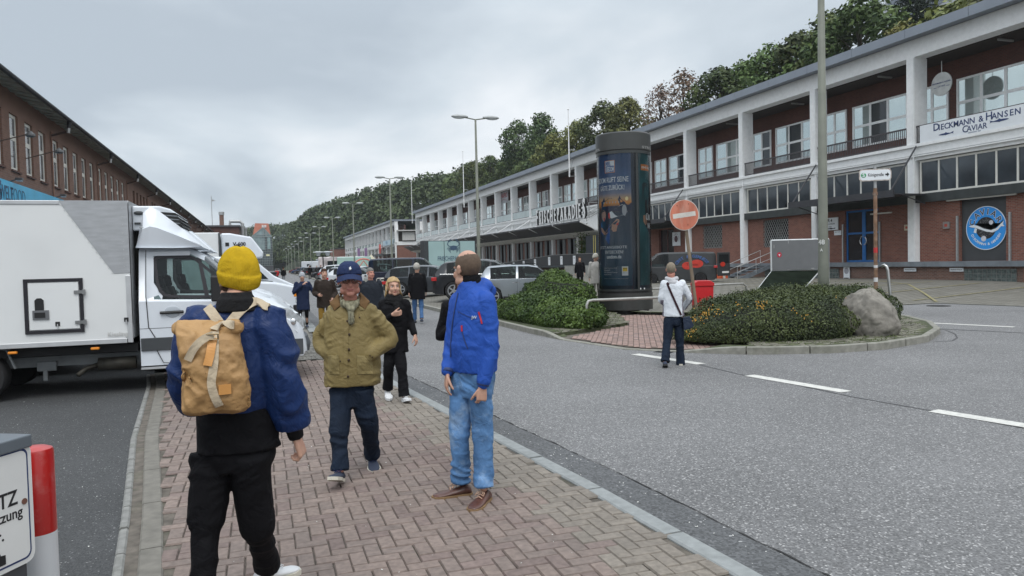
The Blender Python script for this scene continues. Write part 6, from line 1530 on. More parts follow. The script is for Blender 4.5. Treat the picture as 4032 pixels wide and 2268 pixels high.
HL=mat('headlight_glass',(.50,.53,.55),.1,var=.25,vs=18,spec=.9)
TLR=mat('tail_light_red',(.42,.012,.012),.25,var=.1,spec=.8)
AMB=mat('amber_lens',(.75,.25,.02),.3,var=.1)
PLATE=mat('number_plate_white',(.7,.7,.68),.5,var=0)
ARCH=mat('wheel_arch_black',(.008,.008,.008),.9,var=0)
def paint(n,c,metal=.3,coat=.8,rough=.38,dirt=.1): return mat(n,c,rough,metal=metal,var=.03,vs=2,coat=coat,dirt=dirt,dirtcol=(.2,.19,.17),dscale=2)
def lerp(tab,x):
    if x<=tab[0][0]: return tab[0][1]
    for a,b in zip(tab,tab[1:]):
        if x<=b[0]: return a[1]+(b[1]-a[1])*(x-a[0])/max(1e-9,b[0]-a[0])
    return tab[-1][1]
def wheel(par,x,y,r,w,side,rim=RIM,spokes=5,name='wheel'):
    e=MB(); prof=[(r*.62,-w/2),(r*.93,-w/2),(r,-w/2+.03),(r,w/2-.03),(r*.93,w/2),(r*.66,w/2),(r*.62,w/2-.015)]
    M=T(x,y,r)@Matrix.Rotation(math.pi/2*(-1 if side>0 else 1),4,'X')
    e.M=M; e.lathe(prof,28); o=e.build(name,TYRE,par,smooth=True); set_auto(o.data,40)
    e=MB(); e.M=M; e.lathe([(r*.60,w/2-.05),(r*.66,w/2-.008),(r*.70,w/2+.002),(r*.66,w/2+.006)],28,0) if False else None
    n=28
    vs=[];fs=[]
    for rr,zz in ((r*.69,w/2+.004),(r*.60,w/2+.004),(r*.58,w/2-.05)):
        for j in range(n): t=2*math.pi*j/n; vs.append((rr*math.cos(t),rr*math.sin(t),zz))
    for i in range(2):
        for j in range(n): fs.append((i*n+j,i*n+(j+1)%n,(i+1)*n+(j+1)%n,(i+1)*n+j))
    e.add(vs,fs,0); e.add([(r*.6*math.cos(2*math.pi*j/n),r*.6*math.sin(2*math.pi*j/n),w/2-.06) for j in range(n)],[tuple(range(n))],1)
    for k in range(spokes):
        a=2*math.pi*k/spokes; e.bar((0,0,w/2-.01),(r*.62*math.cos(a),r*.62*math.sin(a),w/2-.01),r*.17,.03,up=(0,0,1),mi=0)
    e.lathe([(r*.16,w/2-.03),(r*.16,w/2+.01)],12,0)
    e.build('rim',[rim,ARCH],o); return o
def loft_body(root,xs,prof,W,tint,name='body',body=None,wins=(),ws=None,rear=None,arches=(),mats=None):
    """prof(x)-> (zb, zs, zt, wb, ws_, wt): bottom, shoulder, top, half widths at sill, shoulder, roof edge"""
    mb=MB(); wn={'side_window':MB(),'windscreen':MB(),'rear_window':MB(),'side_window ':MB()}
    R=[]
    for x in xs:
        zb,zs,zt,wb,wsh,wt=prof(x); zb0=zb
        for ax,ar,az in arches:
            d=abs(x-ax)
            if d<ar: zb=max(zb,az+math.sqrt(ar*ar-d*d)*.98)
        zb=min(zb,zs-.05)
        h=[(0,zb0 if zb>zb0+.02 else zb),(wb*.78,zb if zb<=zb0+.02 else zb),(wb,zb+.02),(wsh,zb+(zs-zb)*.55),(wsh*.995,zs-.03),(wsh*.965,zs)]
        if zt-zs>.06: h+=[(wt+ (wsh*.965-wt)*.06+.012,zt-(zt-zs)*.10),(wt*.93,zt-.012),(wt*.6,zt+.012),(0,zt+.02)]
        else: h+=[(wsh*.93,zs+(zt-zs)*.5),(wt*.82,zt-.004),(wt*.5,zt+.006),(0,zt+.01)]
        R.append([(x,y,z) for y,z in h])
    n=len(R[0])
    for i in range(len(xs)-1):
        a,b=R[i],R[i+1]; xm=(xs[i]+xs[i+1])/2
        for j in range(n-1):
            q=[a[j],b[j],b[j+1],a[j+1]]
            key=None
            if j==5 and any(w0<=xm<=w1 for w0,w1 in wins): key='side_window'
            if j>=6 and ws and ws[0]<=xm<=ws[1]: key='windscreen'
            if j>=6 and rear and rear[0]<=xm<=rear[1]: key='rear_window'
            t=mb if key is None else wn[key]
            t.add(q,[(0,1,2,3)]); (wn['side_window '] if key=='side_window' else t).add([(p[0],-p[1],p[2]) for p in q],[(3,2,1,0)])
    for ring,fl in ((R[0],0),(R[-1],1)):
        c=ring; pts=[p for p in c]+[(p[0],-p[1],p[2]) for p in reversed(c[1:-1])]; mb.add(pts,[tuple(range(len(pts))) if not fl else tuple(range(len(pts)-1,-1,-1))])
    o=mb.build(name,body,root); weld(o)
    for k,m in wn.items():
        if m.v: w=m.build(k.strip(),CTG if k!='windscreen' else CTW,root); weld(w)
    return o
def weld(o,ang=32):
    bm=bmesh.new(); bm.from_mesh(o.data); bmesh.ops.remove_doubles(bm,verts=bm.verts,dist=.0015); bmesh.ops.recalc_face_normals(bm,faces=bm.faces)
    for e in bm.edges:
        if len(e.link_faces)==2: e.smooth=e.calc_face_angle(0)<R_(ang)
    for f in bm.faces: f.smooth=True
    bm.to_mesh(o.data); bm.free()
KINDS={
 'suv':dict(L=4.75,H=1.70,W=.95,top=[(-2.375,.80),(-2.36,1.05),(-2.20,1.20),(-1.98,1.52),(-1.80,1.62),(-1.0,1.70),(-.1,1.70),(.40,1.62),(1.22,1.12),(1.30,1.09),(2.05,.98),(2.28,.84),(2.36,.62),(2.375,.5)],belt=[(-2.375,.78),(-2.3,1.02),(-1.9,1.08),(1.2,1.03),(2.1,.92),(2.375,.48)],wb=(-1.42,1.46),r=.38,win=[(-1.72,-.78),(-.70,.15),(.23,1.08)],ws=(.42,1.24),rear=(-2.22,-1.82),wt=.73),
 'mini':dict(L=3.70,H=1.45,W=.84,top=[(-1.85,.60),(-1.83,.92),(-1.70,1.02),(-1.52,1.34),(-1.40,1.40),(-.6,1.45),(.1,1.44),(.42,1.38),(.88,1.02),(.96,.99),(1.55,.92),(1.76,.80),(1.84,.58),(1.85,.5)],belt=[(-1.85,.58),(-1.8,.9),(-1.5,.93),(.9,.95),(1.5,.88),(1.85,.48)],wb=(-1.22,1.25),r=.31,win=[(-1.32,-.36),(-.28,.80)],ws=(.44,.90),rear=(-1.68,-1.46),wt=.69),
 'hatch':dict(L=4.25,H=1.48,W=.89,top=[(-2.12,.58),(-2.1,.90),(-1.95,1.05),(-1.55,1.36),(-1.3,1.44),(-.4,1.48),(.1,1.46),(.35,1.40),(1.02,.98),(1.1,.95),(1.85,.80),(2.06,.66),(2.12,.45)],belt=[(-2.12,.56),(-2.0,.93),(1.0,.90),(1.8,.76),(2.12,.43)],wb=(-1.28,1.32),r=.32,win=[(-1.55,-.75),(-.68,.1),(.17,.92)],ws=(.36,1.04),rear=(-1.93,-1.32),wt=.67),
 'wagon':dict(L=4.7,H=1.50,W=.92,top=[(-2.35,.62),(-2.33,.92),(-2.22,1.05),(-2.0,1.34),(-1.75,1.43),(-.6,1.50),(.05,1.48),(.35,1.42),(1.15,.98),(1.25,.95),(2.05,.82),(2.28,.68),(2.35,.45)],belt=[(-2.35,.6),(-2.2,.95),(1.1,.93),(2.0,.79),(2.35,.43)],wb=(-1.4,1.45),r=.33,win=[(-1.95,-1.0),(-.92,-.02),(.06,1.0)],ws=(.37,1.17),rear=(-2.2,-1.78),wt=.69),
 'van':dict(L=5.05,H=2.0,W=.97,top=[(-2.52,.70),(-2.52,1.1),(-2.47,1.85),(-2.35,1.96),(-1.0,2.0),(.8,1.99),(1.1,1.93),(1.88,1.22),(1.98,1.17),(2.38,1.02),(2.48,.85),(2.52,.5)],belt=[(-2.52,.68),(-2.49,1.12),(1.86,1.10),(2.35,.95),(2.52,.48)],wb=(-1.48,1.55),r=.34,win=[(-2.15,-.95),(-.85,.35),(.5,1.55)],ws=(1.12,1.90),rear=(-2.49,-2.46),wt=.87),
}
def car(kind,bodym,loc,rz,label,cat='car',grp=None,rim=RIM,chrome=False,winmats=None,wins=None):
    K=KINDS[kind]; root=empty('car' if kind!='van' else 'van',loc,rz,label,cat,grp)
    Lh=K['L']/2; W=K['W']; r=K['r']
    xs=sorted({round(a[0],3) for a in K['top']}|{w for ww in (wins or K['win']) for w in ww}|{K['wb'][i]+d for i in (0,1) for d in (-.44,-.41,-.36,-.28,-.16,0,.16,.28,.36,.41,.44)}|set(K['ws'])|set(K['rear']))
    xs=[x for x in xs if -Lh<=x<=Lh]
    def prof(x):
        zt=lerp(K['top'],x); zs=min(lerp(K['belt'],x),zt-.015); e=min(1,(Lh-abs(x))/.35+.02); e=max(e,0); tf=1-(1-e)**2.2*.20
        wsh=W*tf; wt=K['wt']*tf if zt-zs>.1 else wsh*.92
        g=min(1,max(0,(zt-zs)/.45)); wt=wsh*.95*(1-g)+K['wt']*tf*g
        zb=.20+ (.12 if abs(x)>Lh-.12 else 0)
        return zb,zs,zt,wsh*.97,wsh,wt
    loft_body(root,xs,prof,W,None,body=bodym,wins=wins or K['win'],ws=K['ws'],rear=K['rear'],arches=[(K['wb'][0],r+.05,r*.92),(K['wb'][1],r+.05,r*.92)])
    interior(root,K['wb'][0]-.35,K['ws'][1]-.1,W*.86,lerp(K['belt'],0),[-.15,-1.05]+([-1.9] if kind=='van' else []))
    for x in K['wb']:
        for s in (-1,1):
            wheel(root,x,s*(W-.13),r,.22,s,rim)
            mb=MB(); mb.M=T(x,s*(W-.30),r)@Matrix.Rotation(math.pi/2,4,'X'); mb.lathe([(r+.045,-.10),(r+.045,.10)],20); mb.build('wheel_arch',ARCH,root)
    mb=MB()
    for s in (-1,1): mb.box(K['wb'][0]+r+.06,K['wb'][1]-r-.06,s*W*.975-.012,s*W*.975+.012,.16,.29)
    mb.box(-Lh-.015,-Lh+.1,-W*.74,W*.74,.28,.48); mb.box(Lh-.1,Lh+.02,-W*.70,W*.70,.24,.42)
    mb.build('trim',BLACK,root,bevel=.01)
    zf=lerp(K['top'],Lh-.08)-.10; zr=lerp(K['belt'],-Lh+.06)-.06
    for s in (-1,1):
        mb=MB(); mb.add([(Lh-.05,s*W*.50,zf-.06),(Lh-.33,s*W*.955,zf+.02),(Lh-.36,s*W*.94,zf+.14),(Lh-.10,s*W*.52,zf+.08),(Lh-.01,s*W*.50,zf-.05),(Lh-.28,s*W*.985,zf+.02),(Lh-.32,s*W*.965,zf+.14),(Lh-.06,s*W*.53,zf+.09)],[(0,1,2,3),(7,6,5,4),(0,4,5,1),(1,5,6,2),(2,6,7,3),(3,7,4,0)]); mb.build('headlight',HL,root)
        mb=MB(); mb.box(-Lh-.012,-Lh+.22,s*W*.60 if s>0 else s*W*.99,s*W*.99 if s>0 else s*W*.60,zr-.10,zr+.06); mb.build('tail_light',TLR,root,bevel=.02)
        mb=MB(); xm=K['ws'][1]-.16; mb.box(xm-.06,xm+.06,s*(W+.0) if s>0 else s*(W+.20),s*(W+.20) if s>0 else s*W,zr+.06,zr+.20); mb.build('mirror',BLACK if kind!='mini' else CHROME,root,bevel=.03)
        for wx in ((K['win'][0][1]+.02),(K['win'][-1][0]+.02)):
            mb=MB(); mb.box(wx-.16,wx+.04,s*(W*.985)-.015,s*(W*.985)+.015,lerp(K['belt'],wx)-.16,lerp(K['belt'],wx)-.13); mb.build('door_handle',CHROME if chrome else bodym,root)
        mb=MB()
        for wx in [K['win'][0][1]+.045]+([K['win'][1][1]+.04] if len(K['win'])>2 else [])+[K['ws'][1]-.05]: mb.box(wx-.004,wx+.004,s*W*.997-.003,s*W*.997+.003,.34,lerp(K['belt'],wx)-.02)
        mb.build('door_seam',BLACK,root)
    mb=MB(); mb.box(Lh-.01,Lh+.03,-.26,.26,.36,.47); mb.build('number_plate',PLATE,root)
    mb=MB(); mb.box(-Lh-.03,-Lh+.01,-.26,.26,.55,.66); mb.build('number_plate',PLATE,root)
    mb=MB(); mb.box(Lh-.04,Lh+.012,-.36,.36,.50,.62); mb.build('grille',BLACK,root)
    return root
def park(px,py,z,d=None):
    p=G(px,py,z); return p
H117=R_(90-112)     # heading of the echelon-parked cars (x axis of the car)
NAVY=paint('navy_paint',(.006,.009,.028)); GREY=paint('dark_grey_paint',(.035,.042,.050),metal=.5); BLK2=paint('black_car_paint',(.008,.009,.012)); SILV=paint('silver_paint',(.33,.36,.39),metal=.7,coat=.6)
WHT=paint('white_car_paint',(.60,.63,.66),metal=0); ICE=paint('pale_silver_paint',(.40,.46,.52),metal=.6); BLUE2=paint('blue_car_paint',(.03,.07,.16),metal=.5); REDP=paint('dark_red_paint',(.16,.02,.02)); MATG=paint('matt_grey_van_paint',(.040,.043,.046),metal=.2,coat=.15,rough=.55)
def at(px,d,z=.23,dx=0):
    p=D(px,1040,d); return (p.x+dx,p.y,z)
a=H117
m=car('mini',SILV,at(2072,28.2),a,'silver small hatchback with black windows half hidden behind the leafy shrub',chrome=True)
mb=MB(); mb.box(-1.55,-.2,-.845,-.835,.925,.945); mb.box(-.2,.9,-.845,-.835,.93,.95); mb.build('chrome_strip',CHROME,m)
mb=MB(); mb.box(-.55,.35,-.45,.45,1.47,1.49); mb.build('sunroof',CG,m)
m=car('suv',BLK2,at(1925,32.5),a-R_(4),'black sport utility car with bright window surround behind the silver hatchback',chrome=True)
mb=MB()
for s in (-1,1):
    mb.tube([(-2.0,s*.925,1.10),(1.12,s*.925,1.06)],.012,6); None
mb.build('window_trim',CHROME,m)
m=car('wagon',GREY,at(1700,37.5),a-R_(6),'dark grey estate like car with tailgate window behind the grey haired walker')
m=car('van',NAVY,at(1606,49),a+R_(6),'dark navy blue passenger van with three side windows in the car park','van')
mb=MB(); mb.box(-2.1,-1.5,-.905,-.893,1.32,1.72); mb.box(-.5,.1,-.905,-.893,1.32,1.72); mb.build('window_reflection',mat('see_through_glass',(.12,.17,.16),.1,var=.6,vs=6),m) if False else None
for rot,pxx,dd,pm,kd,lab in (
 (a,1405,55,WHT,'hatch','white silver hatchback with its rear towards the road, left of the navy van'),
 (a,1392,64,SILV,'wagon','silver estate car behind the flat cap of the walker in the waxed jacket'),
 (a,1372,72,BLUE2,'hatch','dark blue hatchback in the middle of the car park row'),
 (a,1353,80,WHT,'suv','white tall car in the middle of the car park row'),
 (a,1480,60,GREY,'hatch','grey hatchback between the navy van and the white hatchback'),
 (a,1335,89,ICE,'wagon','pale silver estate car parked beyond the dark blue hatchback'),
 (a,1318,98,BLK2,'hatch','black hatchback parked beyond the pale silver estate car'),
 (a+math.pi,1296,92,GREY,'hatch','grey car nose to the road beside the pedestrians in the car park'),
 (a,1262,132,BLK2,'wagon','black estate car parked in the row near the seventh lamp'),
 (a,1240,145,GREY,'wagon','dark grey estate car in the distant part of the row'),
 (a+math.pi,1222,150,SILV,'hatch','silver hatchback nose out in the distant part of the row'),
 (a+math.pi,1206,160,BLK2,'hatch','black hatchback nose out in the distant part of the row'),
 (a+math.pi,1190,172,BLUE2,'wagon','dark blue estate car near the far end of the row'),
 (a+math.pi,1172,186,REDP,'hatch','dark red car with open tailgate at the far end of the row'),
 (a,1440,90,WHT,'hatch','white car in the second row beneath the cream parasol'),
 (a,1520,86,SILV,'suv','silver car in the second row just left of the navy van roof'),
 (a,1415,110,GREY,'wagon','grey estate car in the second row near the closed parasols'),
 ):
    x,y,z=at(pxx,dd)
    car(kd,pm,(x,y,z),rot,lab,grp='cars parked in echelon along the car park')
car('hatch',BLK2,(5.2,245,0),R_(-90),'small dark car with headlights driving towards the viewer at the far road end')
# caravans and white vans in the distance
def box_vehicle(name,label,cat,loc,rz,L_,W_,H_,bodym,cabm,stripe=None,z0=.55,cab=True):
    b=empty(name,loc,rz,label,cat)
    mb=MB(); mb.box(-L_/2,L_/2,-W_/2,W_/2,z0,H_); mb.build('box_body',bodym,b,bevel=.12)
    mb=MB()
    for x in (-L_*.28,L_*.3): 
        for s in (-1,1): mb.M=T(x,s*(W_/2-.12),.36)@Matrix.Rotation(math.pi/2,4,'X'); mb.lathe([(.36,-.1),(.36,.1)],16); 
    mb.M=Matrix.Identity(4); 
    for x in (-L_*.28,L_*.3):
        for s in (-1,1): wheel(b,x,s*(W_/2-.12),.36,.2,s)
    if cab:
        mb=MB(); mb.prism([(L_/2,.45),(L_/2+1.5,.45),(L_/2+1.55,1.0),(L_/2+1.2,1.25),(L_/2+.5,2.1),(L_/2,2.15)],-W_/2+.06,W_/2-.06,'xz'); mb.build('cab',cabm,b,bevel=.06)
        mb=MB(); mb.prism([(L_/2+.12,1.3),(L_/2+1.0,1.3),(L_/2+.45,1.95),(L_/2+.12,1.98)],-W_/2+.04,W_/2-.04,'xz'); mb.build('side_window',CG,b)
    mb=MB()
    mb.box(-L_*.3,-L_*.05,-W_/2-.01,W_/2+.01,H_*.55,H_*.78); mb.build('window',CG,b)
    return b
p=D(1238,1030,175); box_vehicle('caravan','white caravan with domed roof beyond the parked cars, left one of the pair','caravan',(p.x,p.y,.2),R_(0),6,2.3,2.9,WHT,WHT,cab=False)
p=D(1272,1030,172); box_vehicle('caravan','white motor home beyond the parked cars, right one of the pair','motor home',(p.x,p.y,.2),R_(180),5.2,2.3,2.9,WHT,WHT)
p=D(1345,1030,135); box_vehicle('delivery_truck','white box truck with colourful print parked crosswise behind the lantern','truck',(p.x,p.y,.2),R_(-10),8,2.4,3.3,mat('printed_box',(.50,.46,.46),.5,var=.5,vs=1.3),WHT)
p=D(1395,1030,125); box_vehicle('delivery_truck','pale mint green box truck in the second row of the car park','truck',(p.x,p.y,.2),R_(-10),5.5,2.3,3.1,mat('mint_box',(.36,.52,.47),.5,var=.06),WHT)
p=D(1432,1043,78); b=empty('roof_ring',(p.x,p.y,.2),0,'round pale red ring sign standing among the parked cars','sign'); mb=MB(); mb.tube([(1.15*math.cos(t),0,1.15+1.15*math.sin(t)) for t in [k*math.pi/10 for k in range(21)]],.09,6); mb.tube([(-1.0,0,.7),(0,0,2.1),(1.0,0,.7)],.07,6); mb.build('ring',mat('coral_red',(.60,.17,.13),.6),b)
# grey delivery van at the dock with open rear door
vx=D(2655,1060,47.5)
v=car('van',MATG,(vx.x,vx.y,.16),R_(180-22),'matt grey delivery van with red tomato logo parked at the dock, rear door open','van',rim=mat('dark_rim',(.02,.02,.022),.4,metal=.5),wins=[(.5,1.55)])
mb=MB()
def ell(cx,cz,rx,rz_,n=18): return [(cx+rx*math.cos(2*math.pi*k/n),cz+rz_*math.sin(2*math.pi*k/n)) for k in range(n)]
TOM=mat('logo_tomato_red',(.48,.035,.02),.5,var=.15)
for cx,cz,rx,rz_ in ((-1.25,1.25,.40,.26),(-.66,1.14,.34,.24),(-.95,1.20,.34,.2)): mb.prism(ell(cx,cz,rx,rz_),.975,.982+cx*-.001,'xz',0)
for k,ch in enumerate('OBST & GEMUESE'):
    if ch==' ': continue
    an=math.pi*(.12+.76*k/13); mb.text(ch,.26,TF((-.95+1.0*math.cos(an),.985,1.10+.62*math.sin(an)),(-1,0,0),(0,0,1))@Matrix.Rotation(-(math.pi/2-(math.pi-an)),4,'Z'),weight=.03,mi=1)
mb.text('Tomate',.22,TF((-.95,.988,1.2),(-1,0,0),(0,0,1)),weight=.02,mi=2)
mb.build('logo',[TOM,mat('logo_blue',(.06,.12,.30),.5),mat('logo_dark_red',(.20,.012,.01),.5)],v)
mb=MB(); mb.M=T(-2.52,.95,0)@rotz(R_(28)); mb.box(-1.0,0,-.03,.03,.45,1.93); mb.M=Matrix.Identity(4); dr=mb.build('rear_door',MATG,v,bevel=.03)
mb=MB(); mb.M=T(-2.52,.95,0)@rotz(R_(28)); mb.box(-.88,-.12,.03,.04,1.25,1.8); mb.box(-.88,-.35,.03,.045,.62,.74,1); mb.prism(ell(-.40,1.18,.20,.15),.04,.046,'xz',2); mb.build('door_window',[CG,PLATE,TOM],dr)
# ------------------------------------------------------------ white refrigerated truck, foreground left
TW=mat('truck_white',(.66,.70,.75),.35,var=.03,coat=.5,dirt=.08,dirtcol=(.45,.45,.42),dscale=2)
BOXW=mat('box_panel_white',(.70,.715,.715),.5,var=.05,vs=1.5,dirt=.12,dirtcol=(.42,.41,.37),dscale=1.5)
ALU=mat('aluminium_sheet',(.42,.43,.445),.42,metal=.45,var=.10,vs=5,stretch=(1,1,5),dirt=.2,dirtcol=(.33,.33,.33),dscale=3)
ALUT=mat('aluminium_profile',(.55,.56,.57),.4,metal=.5,var=.08)
RUB=mat('black_rubber_seal',(.012,.011,.016),.6,var=.1)
YT=12.0
def sprinter(loc,label,box=True,near=True):
    root=empty('refrigerated_truck',loc,0,label,'truck')
    # local: x forward (street side), y away from the viewer, side plane y=0
    top=[(-1.70,2.14),(-1.05,2.13),(-.80,1.98),(-.28,1.46),(-.20,1.42),(.20,1.27),(.46,1.10),(.60,.86),(.66,.62),(.67,.50)]
    belt=[(-1.70,1.36),(-.5,1.32),(-.20,1.30),(.2,1.12),(.46,.95),(.60,.80),(.67,.45)]
    xs=sorted({a[0] for a in top}|{-1.62,-1.50,-1.30,-1.22,-.88,-.46,-.34,-.1,.0,.1,.3,.38,.53,.64}|{-.02+d for d in (-.42,-.39,-.34,-.26,-.14,0,.14,.26,.34,.39,.42)})
    Wd=.97
    def prof(x):
        zt=lerp(top,x); zs=min(lerp(belt,x),zt-.012); e=max(0,min(1,(.67-x)/.42+.03)); tf=1-(1-e)**2*.22
        w=Wd*tf; g=min(1,max(0,(zt-zs)/.5)); wt=w*.93*(1-g)+.74*tf*g
        return .36+(.06 if x>.6 else 0),zs,zt,w*.985,w,wt
    cab=empty('cab_group',(0,0,0)); bpy.data.objects.remove(cab)
    holder=root
    mbw=len(bpy.data.objects)
    o=loft_body(root,xs,prof,Wd,None,name='cab',body=TW,wins=((-1.50,-.5),),ws=(-.80,-.28),arches=[(-.02,.42,.33)])
    for c in root.children: c.location.y=Wd
    interior(root,-1.66,-.36,.90,1.32,[-1.42],Wd)
    for c in root.children:
        if c.name.startswith('side_window'): c.data.materials[0]=CTW
    # window surround and divider
    for s in (0,1):
        sy=-.002 if s==0 else 2*Wd+.002
        y0,y1=(sy-.012,sy+.02)
    mb=MB(); 
    def sp(x,z,off=.012):
        zt=lerp(top,x); zs=lerp(belt,x); t=max(0,min(1,(z-zs)/max(.05,(zt-zs)*.9))); return (x,Wd-(Wd*.965+(.765-Wd*.965)*t)-off,z)
    out=[(-1.50,1.96),(-1.48,1.99),(-1.44,2.0),(-1.0,2.0),(-.93,1.97),(-.83,1.88),(-.55,1.62),(-.40,1.42),(-.38,1.37),(-.41,1.34),(-1.0,1.355),(-1.28,1.375),(-1.37,1.40),(-1.43,1.46),(-1.47,1.58)]
    inn=[(-1.46,1.93),(-1.44,1.95),(-1.42,1.955),(-1.0,1.955),(-.95,1.93),(-.86,1.85),(-.58,1.59),(-.45,1.42),(-.44,1.40),(-.45,1.385),(-1.0,1.40),(-1.26,1.415),(-1.34,1.435),(-1.39,1.49),(-1.43,1.60)]
    n_=len(out); vs=[sp(*p) for p in out]+[sp(*p) for p in inn]; mb.add(vs,[(i,(i+1)%n_,(i+1)%n_+n_,i+n_) for i in range(n_)])
    mb.add([sp(-.90,1.97,.014),sp(-.84,1.93,.014),sp(-.74,1.36,.014),sp(-.80,1.36,.014)],[(0,1,2,3)]); mb.build('window_seal',RUB,root)
    # white pieces filling around the glass (door frame)
    mb=MB(); co=[(-1.62,2.06),(-1.0,2.06),(-.80,1.95),(-.30,1.44),(-.30,1.30),(-1.0,1.31),(-1.62,1.33)]
    P1=[sp(-1.62,2.06,.006),sp(-1.0,2.06,.006),sp(-1.0,2.0,.006),sp(-1.50,2.0,.006),sp(-1.50,1.60,.006),sp(-1.38,1.40,.006),sp(-1.40,1.31,.006),sp(-1.62,1.33,.006)]
    mb.add(P1,[(0,1,2,3),(0,3,4,7),(4,5,6,7)]); mb.build('door_frame',TW,root)
    # seams
    mb=MB()
    def seam(pts,r=.006):
        mb.tube(pts,r,5)
    seam([(-1.58,.022,2.08),(-1.60,-.003,1.40),(-1.58,-.006,.95),(-1.50,-.006,.80),(-1.48,-.006,.60),(-1.40,-.006,.42),(-1.2,-.006,.39),(-.5,-.006,.39)]); seam([(-1.70,.0,.93),(-.5,.0,.93)],.004); seam([(-1.7,.015,1.32),(-1.62,.015,1.32)],.004)
    mb.build('door_seam',BLACK,root)
    mb=MB(); mb.box(-1.69,-.46,-.016,.02,.60,.79); mb.build('side_moulding',mat('moulding_dark_grey',(.045,.05,.055),.6,var=.08),root,bevel=.008)
    mb=MB(); mb.box(-1.70,-.45,.0,.05,.33,.36); mb.build('sill_edge',ALUT,root)
    mb=MB(); mb.tube([(-1.42,-.025,1.155),(-1.10,-.025,1.16)],.022,8); mb.build('door_handle',BLACK,root); mb=MB(); mb.sph((-1.25,.0,1.165),(.11,.012,.09),16,8); mb.build('handle_recess_shade',mat('truck_recess_shade',(.42,.46,.50),.4,var=0),root,smooth=True)  # raised oval in darker truck white paints the shade of a handle recess
    mb=MB(); mb.box(-.70,-.50,-.24,-.08,1.30,1.68); mb.bar((-.6,-.1,1.4),(-.55,.06,1.36),.05,.05); mb.build('mirror',BLACK,root,bevel=.05,seg=3)
    mb=MB(); mb.box(-.72,-.50,2*Wd+.08,2*Wd+.24,1.30,1.68); mb.build('mirror',BLACK,root,bevel=.05,seg=3)
    # bumper, lights, grille, hood vents, wiper cowl
    bump=[]
    for z0_,z1_ in ((.40,.66),):
        R=[]
        for k in range(13):
            t=-1+2*k/12; y=Wd+t*Wd*1.0; x=.74-.30*abs(t)**3.2; R.append([(x-.22,y,z0_),(x,y,z0_+.02),(x+.02,y,(z0_+z1_)/2),(x-.03,y,z1_),(x-.22,y,z1_)])
        mb=MB(); mb.loft(R)
        mb.box(.36,.60,-.012,.06,.42,.66); mb.build('bumper',mat('bumper_grey',(.055,.062,.07),.6,var=.1,vs=5,bump=.2),root,smooth=False)
    for s in (0,1):
        f=(lambda y: y) if s==0 else (lambda y: 2*Wd-y)
        mb=MB(); q=[(.08,f(.015),1.19),(.38,f(.035),1.13),(.595,f(.20),.95),(.61,f(.24),.80),(.50,f(.09),.75),(.26,f(.012),.93)]
        c=(.40,f(.07),.96); vs=q+[(p[0]+.022,p[1]+(-.018 if s==0 else .018),p[2]+.01) for p in q]
        m_=len(q); mb.add(vs,[tuple(range(m_,2*m_)),tuple(range(m_-1,-1,-1))]+[(i,(i+1)%m_,(i+1)%m_+m_,i+m_) for i in range(m_)]); hl=mb.build('headlight',HL,root); 
        mb=MB(); mb.sph((.46,f(.058),.93),(.05,.035,.06),12,8); mb.sph((.33,f(.012),1.03),(.02,.012,.02),10,6,1); mb.build('reflector',[CHROME,AMB],hl,smooth=True)
    mb=MB(); mb.box(.575,.60,.45,2*Wd-.45,.74,.98); mb.build('grille',BLACK,root,bevel=.01); mb=MB(); mb.sph((.62,Wd,.90),(.02,.10,.10),20,8); mb.build('badge',CHROME,root)
    mb=MB()
    for yy in (.42,1.16): mb.add([(-.02,yy,1.362),(.14,yy,1.305),(.14,yy+.34,1.305),(-.02,yy+.34,1.362)],[(0,1,2,3)])
    mb.box(-.30,-.22,.15,2*Wd-.15,1.40,1.47); mb.build('hood_vent',BLACK,root)
    for dx_ in mb.v: pass
    # fairing
    def fair(y,ins=0): return [(-1.70,y,2.15),(-1.58,y,2.70),(-1.50,y,2.74),(-1.28,y,2.60),(-.86,y,2.18),(-.82,y,2.12)]
    mb=MB(); rings=[]
    for yy,sc in ((.09,.0),(.05,.50),(.10,.56),(.20,.97),(.5,1.0),(Wd,1.01),(2*Wd-.5,1.0),(2*Wd-.20,.97),(2*Wd-.10,.56),(2*Wd-.05,.50),(2*Wd-.09,0)):
        rings.append([(x,yy,2.12+(z-2.12)*sc) for x,z in ((-1.72,2.12),(-1.62,2.66),(-1.52,2.745),(-1.42,2.70),(-1.1,2.42),(-.84,2.16),(-.80,2.11),(-1.2,2.10))])
    mb.loft(rings); f_=mb.build('wind_deflector',TW,root); weld(f_,50)
    mb=MB(); mb.tube([(-1.66,.085,2.42),(-1.3,.085,2.36),(-.84,.10,2.14)],.012,6); mb.build('deflector_crease_shade',mat('deflector_shadow',(.30,.32,.33),.5),root)  # grey tube paints the shade along the deflector's side crease
    # wheels
    SR=mat('steel_wheel',(.30,.31,.32),.5,metal=.5,var=.1)
    for s,yy in ((-1,.14),(1,2*Wd-.14)): wheel(root,-.02,yy,.34,.21,s,SR,spokes=6)
    for s,yy in ((-1,.16),(1,2*Wd-.16)): wheel(root,-3.75,yy,.34,.30,s,SR,spokes=6)
    mb=MB(); mb.M=T(-.02,Wd,.36)@Matrix.Rotation(math.pi/2,4,'X'); mb.lathe([(.40,-.82),(.40,.82)],20); mb.M=Matrix.Identity(4); mb.build('wheel_well',ARCH,root)
    # chassis
    CH=mat('chassis_grey',(.15,.16,.165),.6,metal=.3,var=.25,vs=4,dirt=.5,dirtcol=(.07,.065,.055),dscale=4)
    for yy in (.34,1.52):
        mb=MB(); mb.box(-6.8,-1.70,yy,yy+.06,.42,.57); mb.build('chassis_rail',CH,root)
